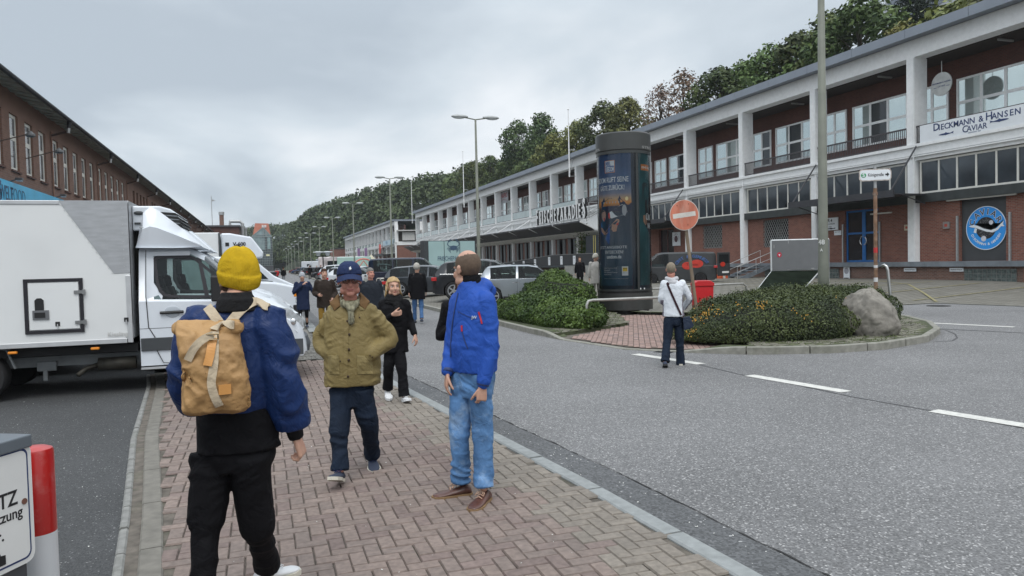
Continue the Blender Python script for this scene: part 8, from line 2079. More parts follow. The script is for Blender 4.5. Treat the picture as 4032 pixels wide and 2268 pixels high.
# beanie
BEA=cloth('mustard_knit',(.50,.335,.018),rough=.95,var=.08,bump=.4,bs=160,vs=30)
def beanie(root,HM,m,r=(.100,.118,.122),c=(0,.012,.030),z0=-.058,rib=84,brim=.012,bt=.056,tiltf=.30):
    mb=MB(); vs=[];n=rib*4;rows=34
    for i in range(rows+1):
        t=i/rows; z=z0+(r[2]*1.06-z0)*t
        zz=(z-0)/(r[2]*1.08); rr=math.sqrt(max(0,1-zz*zz)) if z>0 else 1-.10*(z/z0)**2
        rr=max(rr,.012)
        for q in range(n):
            a=2*math.pi*q/n; rb=.0022*math.cos(q*math.pi/2)*(1 if t<.96 else .2)
            br=brim*max(0,1-((t*(r[2]*1.06-z0))-bt)/.006) if t*(r[2]*1.06-z0)>bt else brim*(1 if t>.02 else .6)
            br=max(0,min(brim,br))
            lump=.006*noise.noise(Vector((math.cos(a)*1.6,math.sin(a)*1.6,t*3)))
            x=(r[0]*rr+rb+br*rr+lump)*math.cos(a); y=(r[1]*rr+rb+br*rr+lump)*math.sin(a)
            vs.append((c[0]+x,c[1]+y,c[2]+z+tiltf*(-y)*.55*(1-t*.75)+.002*math.sin(a*3)))
    fs=[(i*n+q,i*n+(q+1)%n,(i+1)*n+(q+1)%n,(i+1)*n+q) for i in range(rows) for q in range(n)]
    mb.M=HM; mb.add(vs,fs); return mb.build('beanie',m,root,smooth=True)
beanie(m1,HM,BEA,r=(.091,.108,.118),brim=.006)
BEARD=cloth('dark_beard',(.06,.03,.018),bump=.8,bs=150)
hairshell(m1,HM,lambda p: p.z<-.035 and p.y<.045 and p.y>-.12,BEARD,r=(.070,.088,.100),c=(0,-.022,-.022),nse=.004,name='beard')
# backpack
PAP=mat('washed_kraft_paper',(.37,.215,.085),.62,var=.14,vs=6,bump=1.0,bs=10,bdist=.02,dirt=.35,dirtcol=(.24,.135,.05),dscale=5)
WEB=cloth('beige_webbing',(.48,.40,.29),var=.08); LEA=mat('tan_leather',(.55,.26,.07),.5,var=.08)
bpk=empty('backpack',tuple(b_),-az,'tan crumpled paper roll top backpack with beige straps worn over the navy jacket','backpack')
mb=MB(); R=[]; yb=-.145
pts=[(1618,738,968,.070),(1600,722,988,.115),(1530,722,990,.135),(1450,722,972,.14),(1370,712,955,.13),(1310,700,945,.105),(1278,694,946,.06),(1262,700,944,.03)]
for py,xa,xb,dp in pts:
    A=V(xa,py,-.16); B2_=V(xb,py,-.16); cx=(A.x+B2_.x)/2; hw=(B2_.x-A.x)/2*.97; z=V((xa+xb)/2,py,-.16).z; tilt=(B2_.z-A.z)
    ring=[]
    for q in range(40):
        t=2*math.pi*q/40; ct,st=math.cos(t),math.sin(t); x=hw*abs(ct)**(2/4.0)*(1 if ct>0 else -1); y=dp/1.0*abs(st)**(2/2.8)*(1 if st>0 else -1)
        ring.append((cx+x,yb-dp*.62+ y*.62,z+tilt*x/(2*hw)))
    R.append(ring)
mb.loft(R)
# rolled top
A=V(694,1292,-.20); B2_=V(948,1284,-.20); limb(mb,[A+Vector((.01,-.02,0)),(A+B2_)/2+Vector((0,-.03,-.028)),B2_+Vector((-.01,-.02,.0))],[.026,.034,.026],12,5)
me=remesh(mb,.006,2)
for v in me.vertices:
    c=v.co; q=c*7.0; f=(1-abs(noise.noise(q+Vector((3,1,8))))*2.6)*.010+(1-abs(noise.noise(q*2.4))*3.2)*.0060+noise.noise(q*7)*.002; 
    v.co=c+v.normal*(f-.005)
bo_=mobj('bag',me,PAP,bpk); BB=bvh(bo_)
strap(bpk,BB,[V(842,1320,-.4),V(842,1440,-.4),V(828,1520,-.4),V(845,1580,-.4),V(862,1616,-.4)],.036,WEB,name='centre_webbing',off=.001)
strap(bpk,BB,[V(838,1344,-.4),V(826,1400,-.4),V(816,1450,-.4)],.036,LEA,name='leather_tab',off=.007,th=.003)
strap(bpk,BB,[V(890,1268,-.4),V(868,1290,-.4),V(842,1318,-.4)],.038,WEB,name='closing_strap',off=.010)
mb=MB(); P=crom([V(840,1318,-.30),V(800,1336,-.33),V(765,1370,-.345),V(738,1420,-.345)],6); R=[]
for i,p in enumerate(P):
    t=(P[min(i+1,len(P)-1)]-P[max(i-1,0)]).normalized(); s=t.cross(Vector((0,1,0))).normalized()*.017; R.append([p-s,p+s,p+s+Vector((0,.004,0)),p-s+Vector((0,.004,0))])
mb.loft(R); mb.build('loose_strap_end',WEB,bpk)
mb=MB(); c=V(834,1327,-.31); 
for a_,e_ in (((-.025,0,-.012),(.025,0,-.012)),((-.025,0,.012),(.025,0,.012)),((-.025,0,-.012),(-.025,0,.012)),((.025,0,-.012),(.025,0,.012))): mb.tube([c+Vector(a_),c+Vector(e_)],.0035,6)
mb.build('buckle',mat('buckle_brass',(.16,.12,.07),.4,metal=.8),bpk)
lc,ln,_,_=BB.find_nearest(V(913,1575,-.4)); mb=MB(); M=TF(tuple(lc+ln*.004),tuple(Vector((0,0,1)).cross(ln)),(0,0,1)); mb.M=M; mb.box(-.026,.026,-.022,.022,-.004,.003); mb.build('leather_patch',LEA,bpk)
JB=bvh(jk)
strap(bpk,JB,[V(790,1180,-.1),V(800,1205,-.3),V(820,1235,-.4),V(850,1275,-.4),V(868,1300,-.4)],.042,WEB,name='shoulder_strap',off=.010); strap(bpk,JB,[V(1050,1185,-.1),V(1010,1200,-.3),V(965,1230,-.4),V(925,1270,-.4),V(905,1295,-.4)],.042,WEB,name='shoulder_strap',off=.010)
mb=MB(); R=[]
p=[V(905,1300,-.40),V(925,1262,-.41)]
# ======================================= 2 older man in the waxed jacket and cap
b_,az,V=frame(1390,6.2)
J=dict(pel=V(1382,1560),chest=V(1384,1330),neck=V(1380,1182,.02),head=V(1376,1103,-.03),shA=V(1312,1222),elA=V(1262,1345,.05),wrA=V(1308,1402,-.10),shB=V(1460,1220),elB=V(1532,1335,.06),wrB=V(1448,1405,-.09),
   hipA=V(1345,1560),knA=V(1334,1690,-.12),anA=V(1338,1852,-.20),hipB=V(1425,1560),knB=V(1452,1660,.04),anB=V(1466,1795,.36))
m2,j,HM=person('person in navy baseball cap, olive waxed jacket and striped scarf, hands in pockets',b_,az,1.78,J,skin=SKINR,head=(R_(4),R_(3)),vox=.006,old=1,hscale=1.14,browcol=cloth('grey_brow',(.28,.22,.19)),
   handspec={'A':dict(d=(.30,.40,-.85),p=(.6,.5,0),t=(.4,-.8,0),curl=.25),'B':dict(d=(-.30,.40,-.85),p=(-.6,.5,0),t=(-.4,-.8,0),curl=.25)})
WAX=cloth('olive_waxed_cotton',(.195,.150,.062),rough=.55,var=.16,vs=5,dirt=.35,dirtcol=(.26,.205,.10),dscale=4)
mb=MB(); nz=j['neck'].z; hm=V(1384,1515).z; cx=j['chest'].x
torso(mb,j,0,[(hm,cx-.002,-.01,.228,.155),(hm+.10,cx,-.01,.232,.16),(hm+.25,cx,-.01,.225,.155),(j['chest'].z,cx,0,.222,.15),(nz-.13,cx,.01,.215,.135),(nz-.07,cx-.003,.01,.175,.115),(nz-.02,cx-.005,.01,.105,.09),(nz+.0,cx-.005,.01,.075,.075)],sup=2.7)
for s in 'AB':
    sh,el,wr=j['sh'+s],j['el'+s],j['wr'+s]; sg=1 if s=='A' else -1
    limb(mb,[sh+Vector((sg*.015,0,-.01)),sh.lerp(el,.5),el,el.lerp(wr,.5),wr+(el-wr)*.13],[.066,.076,.076,.070,.058],16,4)
def ff2(c): return .45 if abs(c.x-cx)<.16 else 1.15
me=remesh(mb,.009,2,fold=.014,fscale=(5,5,11),seed=2,ff=ff2); jk=mobj('jacket',me,WAX,m2); B2w=bvh(jk)
COLR=cloth('brown_corduroy',(.145,.085,.038),bump=.5,bs=140)
mb=MB()
for s in (-1,1):
    c0=Vector((cx-.005,.01,nz+.0)); q=[c0+Vector((s*.02,.085,.055)),c0+Vector((s*.085,.03,.062)),c0+Vector((s*.098,-.05,.03)),c0+Vector((s*.075,-.10,-.045)),c0+Vector((s*.125,-.105,-.085)),c0+Vector((s*.165,-.075,-.02)),c0+Vector((s*.135,.03,.0)),c0+Vector((s*.03,.11,.0))]
    qs=q+[p+Vector((0,-.006,.010)) for p in q]; m_=len(q); mb.add(qs,[tuple(range(m_)),tuple(range(2*m_-1,m_-1,-1))]+[(i,i+m_,(i+1)%m_+m_,(i+1)%m_) for i in range(m_)])
me=remesh(mb,.006,3); mobj('collar',me,COLR,m2)
SCF=cloth('striped_scarf',(.22,.21,.145),var=.5,vs=5,stretch=(9,9,1.2),bump=.4,bs=60)
mb=MB()
for z,r1,r2 in ((nz+.005,.084,.082),(nz-.02,.094,.094)):
    mb.tube([(cx-.005+r1*math.cos(t),-.0+r2*math.sin(t),z-.030*math.sin(t+math.pi)*(1 if math.sin(t)<0 else .3)-.0) for t in [q*math.pi/10 for q in range(21)]],.022,8)
limb(mb,[(cx-.02,-.11,nz-.04),(cx+.0,-.135,nz-.08),(cx+.004,-.15,nz-.17)],[.030,.022,.026],10,4); limb(mb,[(cx+.05,-.10,nz-.02),(cx+.01,-.14,nz-.07)],[.024,.022],10,3); limb(mb,[(cx-.06,-.10,nz-.01),(cx-.0,-.14,nz-.07)],[.024,.022],10,3)
me=remesh(mb,.006,1,fold=.008,fscale=(22,22,8),seed=4); mobj('scarf',me,SCF,m2)
mb=MB(); legs(mb,j,1.0,(.100,.078,.068,.072)); torso(mb,j,0,[(V(1384,1600).z,cx,0,.16,.12),(V(1384,1520).z,cx,0,.17,.125),(hm+.06,cx,0,.16,.12)])
me=remesh(mb,.009,2,fold=.012,fscale=(3,3,9),seed=6); mobj('trousers',me,NAVC,m2)
# jacket details
mb=MB(); BRS=mat('dark_snap_buttons',(.05,.03,.02),.4,metal=.4)
for px,py in ((1366,1254),(1363,1317),(1361,1380),(1359,1441),(1356,1502)):
    l,nn,_,_=B2w.find_nearest(V(px,py,-.4)); mb.sph(l+nn*.004,.0105,10,6)
for px,py in ((1400,1224),(1437,1229),(1316,1434),(1428,1434),(1465,1440)):
    l,nn,_,_=B2w.find_nearest(V(px,py,-.4)); mb.sph(l+nn*.006,.006,8,5)
mb.build('buttons',BRS,m2,smooth=True)
def patch(root,B,quad,th_,m,name,nu=6,nv=6,off=.004,bul=0,par=None):
    """cloth piece lying on a garment, quad given as 4 points in front of it"""
    mb=MB(); a,b,c,d=[Vector(q) for q in quad]; g=[];h=[]
    for i in range(nu+1):
        for jx in range(nv+1):
            u,v=i/nu,jx/nv; p=a*(1-u)*(1-v)+b*u*(1-v)+c*u*v+d*(1-u)*v
            hh=B.ray_cast(p,Vector((0,1,0)))
            l=hh[0] if hh[0] is not None else B.find_nearest(p)[0]; e=off+th_+bul*math.sin(math.pi*u)*math.sin(math.pi*min(1,v*1.0+.15)); g.append(l+Vector((0,-e,0))); h.append(l+Vector((0,.004,0)))
    n1=nv+1; fs=[]; N_=len(g)
    for i in range(nu):
        for jx in range(nv): q=(i*n1+jx,(i+1)*n1+jx,(i+1)*n1+jx+1,i*n1+jx+1); fs.append(q); fs.append(tuple(x+N_ for x in reversed(q)))
    for i in range(nu): fs.append((i*n1,i*n1+N_,(i+1)*n1+N_,(i+1)*n1)); fs.append((i*n1+nv,(i+1)*n1+nv,(i+1)*n1+nv+N_,i*n1+nv+N_))
    for jx in range(nv): fs.append((jx,jx+1,jx+1+N_,jx+N_)); fs.append((nu*n1+jx,nu*n1+jx+N_,nu*n1+jx+1+N_,nu*n1+jx+1))
    mb.add(g+h,fs); return mb.build(name,m,root,smooth=False)
WAX2=cloth('olive_waxed_pocket',(.215,.170,.075),rough=.6,var=.2,vs=8)
f=-.5
patch(m2,B2w,[V(1283,1422,f),V(1331,1418,f),V(1333,1500,f),V(1288,1498,f)],.004,WAX2,'pocket',bul=.022); patch(m2,B2w,[V(1404,1420,f),V(1472,1430,f),V(1474,1502,f),V(1410,1500,f)],.004,WAX2,'pocket',bul=.022)
patch(m2,B2w,[V(1412,1212,f),V(1436,1205,f),V(1442,1232,f),V(1420,1234,f)],.003,WAX2,'storm_flap'); patch(m2,B2w,[V(1352,1235,f),V(1374,1235,f),V(1366,1515,f),V(1350,1515,f)],.002,WAX,'placket',nv=20)
patch(m2,B2w,[V(1374,1200,f),V(1412,1196,f),V(1410,1222,f),V(1376,1232,f)],.002,WAX2,'placket_flap')
shoe(m2,j['anA'],R_(-14),R_(-20),1.0,up=SHN,sole=SOLEW,laces=cloth('navy_lace',(.02,.03,.08)),w=.053); shoe(m2,j['anB'],R_(4),R_(6),1.0,up=SHN,sole=SOLEW,laces=cloth('navy_lace',(.02,.03,.08)),w=.053)
CAPN=cloth('navy_cap_cotton',(.020,.032,.085),var=.08)
def cap(root,HM,m,logo=True):
    mb=MB(); vs=[];n=40;rows=14
    for i in range(rows+1):
        t=i/rows; ph=t*math.pi/2; 
        for q in range(n):
            a=2*math.pi*q/n; r=math.cos(ph)**.75; x=.092*r*math.cos(a); y=.112*r*math.sin(a); s=1+.006*math.cos(a*3)
            vs.append((x*s,.016+y*s,.020+.012+.108*math.sin(ph)+(.018 if y<0 else -.022)*(1-t)*abs(math.sin(a))))
    mb.M=HM; mb.add(vs,[(i*n+q,i*n+(q+1)%n,(i+1)*n+(q+1)%n,(i+1)*n+q) for i in range(rows) for q in range(n)]); 
    o=mb.build('cap',m,root,smooth=True); s=o.modifiers.new('s','SOLIDIFY'); s.thickness=.004
    mb=MB(); mb.M=HM; R=[]
    for q in range(17):
        a=-math.pi*(.08+.84*q/16); ca,sa=math.cos(a),math.sin(a); d=.070*abs(sa)**.8; zf=.052-.026*ca*ca
        x0,y0=.091*ca,.016+.111*sa; x1,y1=x0*1.06,y0-d; R.append([(x0,y0,zf),(x1,y1,zf-.030-.012*ca*ca),(x1,y1,zf-.034-.012*ca*ca),(x0,y0,zf-.005)])
    mb.loft(R); mb.build('visor',m,o,smooth=False)
    if logo:
        mb=MB(); mb.M=HM@TF((.0,-.0985,.090),(1,0,0),(0,.42,.9)); mb.prism([(-.008,-.012),(-.005,-.002),(-.009,.003),(-.002,.008),(.001,.014),(.006,.012),(.005,.005),(.010,0),(.008,-.006),(.004,-.005),(.006,-.013),(.002,-.012),(.0,-.005),(-.004,-.006),(-.004,-.013)],0,.006,'xy'); mb.build('emblem',SHW,o)
cap(m2,HM,CAPN); hairshell(m2,HM,lambda p:p.z<.03 and p.z>-.05 and p.y>.0 and (abs(p.x)>.05 or p.y>.05),cloth('grey_hair',(.35,.33,.31)),nse=.003); glasses(m2,HM,mat('tinted_glasses',(.05,.03,.02),.2,alpha=1))
# ======================================= 3 man in the blue softshell jacket
b_,az,V=frame(1858,5.60)
J=dict(pel=V(1858,1490),chest=V(1862,1290,.0),neck=V(1858,1120,.02),head=V(1838,1062,.02),shA=V(1806,1178,.10),elA=V(1782,1350,.10),wrA=V(1762,1470,-.02),shB=V(1918,1178,-.10),elB=V(1932,1372,-.12),wrB=V(1900,1522,-.15),
   hipA=V(1822,1500,.05),knA=V(1808,1712,.02),anA=V(1815,1893,.06),hipB=V(1892,1500,-.05),knB=V(1902,1730,-.05),anB=V(1905,1918,-.12))
m3,j,HM=person('person in bright blue hooded jacket, faded jeans and brown shoes, looking back',b_,az,1.84,J,head=(R_(-142),R_(4)),vox=.006,torso_yaw=R_(-48),hscale=1.10,
  handspec={'A':dict(d=(-.12,-.05,-1),p=(.9,.2,0),t=(-.5,-.8,0),curl=.35),'B':dict(d=(-.10,.0,-1),p=(-.3,.9,0),t=(-.5,-.6,0),curl=.75)})
BLU=cloth('bright_blue_softshell',(.022,.080,.37),rough=.6,var=.08,vs=4)
mb=MB(); nz=j['neck'].z; hm=V(1858,1462).z; ty=R_(-48); cx=j['chest'].x
torso(mb,j,0,[(hm,.0,.0,.180,.148),(hm+.07,-.005,.0,.186,.155),(hm+.2,-.01,0,.196,.16),(j['chest'].z,.0,0,.205,.152),(nz-.15,.005,.0,.205,.135),(nz-.08,.0,.005,.165,.115),(nz-.01,-.0,.01,.105,.10),(nz+.03,-.005,.005,.078,.085)],yaw=ty)
for s in 'AB':
    sh,el,wr=j['sh'+s],j['el'+s],j['wr'+s]
    limb(mb,[sh+Vector((.012 if s=='A' else -.012,0,-.012)),sh.lerp(el,.5),el,el.lerp(wr,.5),wr+(el-wr)*.10],[.080,.073,.064,.058,.050],16,4)
# hood at the back of the neck
bk=Vector((math.sin(ty),-math.cos(ty),0))*-1
limb(mb,[Vector((0,.0,nz+.01))+bk*.02+Vector((-.075,-.03,-.0)),Vector((0,0,nz+.0))+bk*.11,Vector((0,0,nz-.0))+bk*.04+Vector((.09,-.02,-.02))],[.035,.052,.038],12,5); mb.sph(tuple(Vector((0,0,nz-.06))+bk*.13),(.085,.075,.075),14,10)
me=remesh(mb,.009,3,fold=.010,fscale=(5,5,8),seed=7,ff=lambda c:1.2 if c.z<hm+.12 or abs(c.x-cx)>.17 else .7); jk=mobj('jacket',me,BLU,m3); B3=bvh(jk)
mb=MB(); torso(mb,j,0,[(nz-.02,-.003,.0,.078,.082),(nz+.05,-.006,.0,.070,.075),(nz+.075,-.008,0,.066,.070)],yaw=0); me=remesh(mb,.007,2,fold=.004,fscale=(8,8,30)); mobj('neck_warmer',me,BLKC,m3)
JNS=cloth('faded_blue_jeans',(.085,.185,.36),var=.5,vs=4,dirt=.9,dirtcol=(.33,.42,.52),dscale=3.4)
mb=MB(); legs(mb,j,1.0,(.092,.074,.068,.078)); torso(mb,j,0,[(V(1858,1560).z,.0,0,.145,.12),(V(1858,1500).z,0,0,.160,.128),(hm+.05,0,0,.16,.125)],yaw=ty*.6)
me=remesh(mb,.009,2,fold=.014,fscale=(3.2,3.2,8.5),seed=8,ff=lambda c:1.6 if c.z<.35 or .75<c.z<.95 else .7); mobj('jeans',me,JNS,m3)
fr=-.5
REDZ=mat('red_zip',(.45,.02,.03),.5); strap(m3,B3,[V(1887,1240,fr),V(1893,1262,fr),V(1900,1290,fr)],.012,REDZ,name='sleeve_zip',off=.002,th=.004); strap(m3,B3,[V(1817,1300,fr),V(1818,1325,fr)],.010,REDZ,name='pocket_zip_pull',off=.003,th=.004)
strap(m3,B3,[V(1818,1325,fr),V(1828,1360,fr),V(1842,1395,fr)],.006,DIN,name='pocket_zip',off=.001,th=.003); strap(m3,B3,[V(1800,1165,fr),V(1786,1235,fr),V(1772,1330,fr),V(1768,1440,fr)],.008,DIN,name='front_zip',off=.001,th=.003,n=8)
strap(m3,B3,[V(1800,1242,fr),V(1830,1255,fr),V(1866,1268,fr)],.003,DIN,name='seam',off=.001,th=.002)
l,nn,_,_=B3.find_nearest(V(1805,1238,fr)); mb=MB(); mb.text('JW',.030,TF(tuple(l+nn*.004),tuple(Vector((0,0,1)).cross(nn)),(0,0,1)),weight=.03,depth=.003); mb.build('emblem',mat('grey_emblem',(.45,.5,.6),.5),m3)
mb=MB()
for s in 'AB': wr,el=j['wr'+s],j['el'+s]; limb(mb,[wr+(el-wr)*.13,wr+(el-wr)*.02],[.050,.047],14,2,ends=False)
me=remesh(mb,.007,1); mobj('cuffs',me,DIN,m3)
shoe(m3,Vector((j['anA'].x,j['anA'].y,.088)),R_(-78),0,1.06,up=SHBR,sole=mat('gum_sole',(.24,.15,.075),.8),laces=cloth('tan_lace',(.50,.33,.24)),w=.052); shoe(m3,Vector((j['anB'].x,j['anB'].y,.088)),R_(-26),0,1.06,up=SHBR,sole=mat('gum_sole',(.24,.15,.075),.8),laces=cloth('tan_lace',(.50,.33,.24)),w=.052)
hairshell(m3,HM,lambda p: p.z>-.060 and p.z<.098-.28*max(0,-(p.y-.02)) and p.y>-.045+max(0,.03-p.z)*.5 and not(p.z>.088 and p.y<.055),mat('thin_brown_hair',(.105,.072,.05),.85,var=.2,vs=40,bump=.6,bs=160,bdist=.003),r=(.0785,.1005,.0985),nse=.0012); glasses(m3,HM,BLACK)
# ======================================= 4 young woman in the black coat
b_,az,V=frame(1555,9.7)
J=dict(pel=V(1553,1360),chest=V(1553,1255),neck=V(1550,1176,.02),head=V(1549,1130,-.0),shA=V(1508,1198),elA=V(1508,1285,.03),wrA=V(1546,1238,-.20),shB=V(1596,1196),elB=V(1614,1268,.04),wrB=V(1634,1318,-.06),
   hipA=V(1538,1365),knA=V(1530,1450,-.03),anA=V(1526,1532,.08),hipB=V(1570,1365),knB=V(1582,1460,-.10),anB=V(1592,1560,-.12))
m4,j,HM=person('smiling person with blond hair, black coat, black scarf and white trainers',b_,az,1.66,J,head=(R_(14),R_(-2)),vox=.007,fem=1,hscale=1.12,
  handspec={'A':dict(d=(1,-.3,.15),p=(0,1,.3),t=(0,-.2,1),curl=.8),'B':dict(d=(.2,-.15,-1),p=(-.8,.4,0),t=(-.1,-1,0),curl=.4)})
def simple_coat(root,j,V_,hemz,m,w=.20,d=.135,sl=.055,hemw=None,vox=.011,fold=.010,seed=1,yaw=0,collar=None,name='coat',sleeve=.10):
    mb=MB(); nz=j['neck'].z; k=j['k']; cx=j['chest'].x; cy=j['chest'].y; hw=hemw or w
    torso(mb,j,0,[(hemz,j['pel'].x,j['pel'].y,hw*k,d*k*1.02),(hemz+(j['chest'].z-hemz)*.5,(cx+j['pel'].x)/2,cy,w*.96*k,d*k),(j['chest'].z,cx,cy,w*k,d*k),(nz-.12*k,cx,cy,w*.98*k,d*.92*k),(nz-.05*k,j['neck'].x,j['neck'].y,w*.68*k,d*.78*k),(nz,j['neck'].x,j['neck'].y,.075*k,.075*k),(nz+.02*k,j['neck'].x,j['neck'].y,.066*k,.066*k)],yaw=yaw)
    for s in 'AB':
        sh,el,wr=j['sh'+s],j['el'+s],j['wr'+s]; limb(mb,[sh,sh.lerp(el,.5),el,el.lerp(wr,.5),wr+(el-wr)*sleeve],[.068*k*1.05,.062*k*1.05,(sl+.004)*k,sl*k,sl*.88*k],14,3)
    me=remesh(mb,vox,2,fold=fold,fscale=(5,5,8),seed=seed); return mobj(name,me,m,root)
def simple_legs(root,j,m,w=(.088,.066,.058,.062),vox=.011,fold=.008,name='trousers',top=.10,pw=.15):
    mb=MB(); legs(mb,j,j['k'],w); P=j['pel']; k=j['k']; torso(mb,j,0,[(P.z-.08*k,P.x,P.y,pw*.95*k,.11*k),(P.z,P.x,P.y,pw*k,.115*k),(P.z+top*k,P.x,P.y,pw*.92*k,.105*k)]); me=remesh(mb,vox,2,fold=fold,fscale=(3,3,9),seed=3); return mobj(name,me,m,root)
simple_coat(m4,j,V,V(1553,1386).z,BLKC,w=.185,hemw=.20,seed=4); simple_legs(m4,j,BLKC,(.09,.072,.072,.080))
mb=MB(); nz=j['neck'].z
for z,r in ((nz+.02,.075),(nz-.02,.095),(nz-.055,.10)): mb.tube([(j['neck'].x+r*math.cos(t),r*.9*math.sin(t),z+.012*math.sin(2*t)) for t in [q*math.pi/8 for q in range(17)]],.038,8)
limb(mb,[(j['neck'].x+.03,-.10,nz-.08),(j['neck'].x+.05,-.13,nz-.18)],[.05,.045],10,3); me=remesh(mb,.008,2,fold=.008,fscale=(9,9,16)); mobj('scarf',me,cloth('black_scarf',(.009,.009,.010),bump=.6,bs=90),m4)
BLO=mat('blond_hair',(.40,.27,.125),.6,var=.3,vs=22,stretch=(1,1,.25),bump=.7,bs=60,bdist=.004)
hairshell(m4,HM,lambda p: (p.z>.072-.35*(p.y+.09) if p.y<-.03 else True) and not(p.y<-.035 and abs(p.x)<.052 and p.z<.066) and p.z>-.10,BLO,r=(.087,.106,.106),c=(0,.018,.026),nse=.009,f=11)
mb=MB(); r=random.Random(3)
for q in range(64):
    a=r.choice([r.uniform(-.5,3.64),r.uniform(-.5,.5),r.uniform(2.64,3.64)]); x,y=.078*math.cos(a),.02+.085*abs(math.sin(a)); mb.tube([(x,y,.02),(x*1.12,y*1.05,-.05),(x*1.25+r.uniform(-.012,.02),y*1.05,-.10-r.uniform(0,.035))],[.017,.013,.004],5)
mb.v=[tuple(HM@Vector(v)) for v in mb.v]; mb.build('hair',BLO,m4,smooth=True)
mb=MB(); mb.M=HM; 
for s in (-1,1): mb.sph((s*.082,.0,-.042),.006,8,6)
mb.build('earring',CHROME,m4)
shoe(m4,j['anA'],R_(8),R_(14),.93,up=SHW,sole=SHW,laces=SHW,w=.048,sh=.034); shoe(m4,j['anB'],R_(16),R_(-16),.93,up=SHW,sole=SHW,laces=SHW,w=.048,sh=.034)
# ======================================= 10 man in the white jacket, walking away
b_,az,V=frame(2650,12.3)
J=dict(pel=V(2652,1262),chest=V(2648,1175),neck=V(2645,1098),head=V(2642,1063),shA=V(2616,1118),elA=V(2604,1180,.02),wrA=V(2628,1205,.24),shB=V(2685,1116),elB=V(2716,1176,.02),wrB=V(2690,1215,.20),
   hipA=V(2634,1265),knA=V(2628,1332,-.03),anA=V(2619,1425,-.22),hipB=V(2672,1265),knB=V(2676,1335,.02),anB=V(2680,1436,.05))
m5,j,HM=person('person in white hooded jacket and dark jeans crossing the road, seen from behind',b_,az,1.70,J,skin=SKINR,head=(R_(180),0),vox=.009,torso_yaw=math.pi,hscale=1.0)
WJ=cloth('white_softshell',(.62,.65,.69),rough=.6,var=.03); GJ=cloth('mauve_grey_panel',(.17,.15,.18),var=.05)
co=simple_coat(m5,j,V,V(2652,1246).z,WJ,w=.178,hemw=.19,seed=6,fold=.008,name='jacket'); co.data.materials.append(GJ)
mi=[]
for p in co.data.polygons:
    c=p.center-Vector((j['chest'].x,0,0)); g=(abs(c.x)>.145 and abs(c.x)<.215 and c.z<j['chest'].z-.02 and c.y<.03 and c.x<0 and c.x>-.2) or (c.x>.155 and c.z<j['chest'].z+.06 and p.normal.x>.2 and p.normal.y>-.75)
    mi.append(1 if g else 0)
co.data.polygons.foreach_set('material_index',mi); B5=bvh(co)
mb=MB(); nz=j['neck'].z; limb(mb,[(j['neck'].x-.08,-.02,nz+.01),(j['neck'].x,-.09,nz-.02),(j['neck'].x+.08,-.02,nz+.01)],[.035,.04,.035],10,4); mb.sph((j['neck'].x+.01,-.095,nz-.06),(.075,.04,.05),12,8); mb.sph((j['neck'].x,.03,nz+.01),(.07,.06,.035),12,8); me=remesh(mb,.009,2,fold=.008,fscale=(10,10,14)); mobj('hood',me,cloth('pale_grey_hood',(.48,.48,.50)),m5)
simple_legs(m5,j,NAVC,(.092,.072,.070,.080),name='jeans'); shoe(m5,j['anA'],R_(180),R_(24),.98,up=SHN,sole=SOLEB); shoe(m5,Vector((j['anB'].x,j['anB'].y,.085)),R_(184),0,.98,up=SHN,sole=SOLEW)
hairshell(m5,HM,lambda p: p.z>-.045 and p.y>-.06,mat('grey_blond_hair',(.20,.165,.12),.8,var=.25,vs=40,bump=.6,bs=120,bdist=.003),nse=.002)
bg=empty('shoulder_bag',tuple(b_),-az,'navy shoulder bag on a dark strap worn by the person in white','bag')
strap(bg,B5,[V(2620,1103,-.3),V(2640,1150,-.4),V(2662,1200,-.4),V(2682,1246,-.4)],.034,cloth('dark_maroon_strap',(.035,.015,.02)),off=.006,n=8)
mb=MB(); c=V(2707,1278,-.12); A=[V(2688,1250,-.14),V(2716,1246,-.14),V(2733,1282,-.14),V(2722,1294,-.14),V(2694,1300,-.14)]; vs=A+[p+Vector((0,.10,0)) for p in A]; mb.add(vs,[(0,1,2,3,4),(9,8,7,6,5)]+[(i,i+5,(i+1)%5+5,(i+1)%5) for i in range(5)]); me=remesh(mb,.008,2,fold=.006); mobj('bag',me,cloth('navy_nylon_bag',(.022,.032,.055),rough=.5),bg)
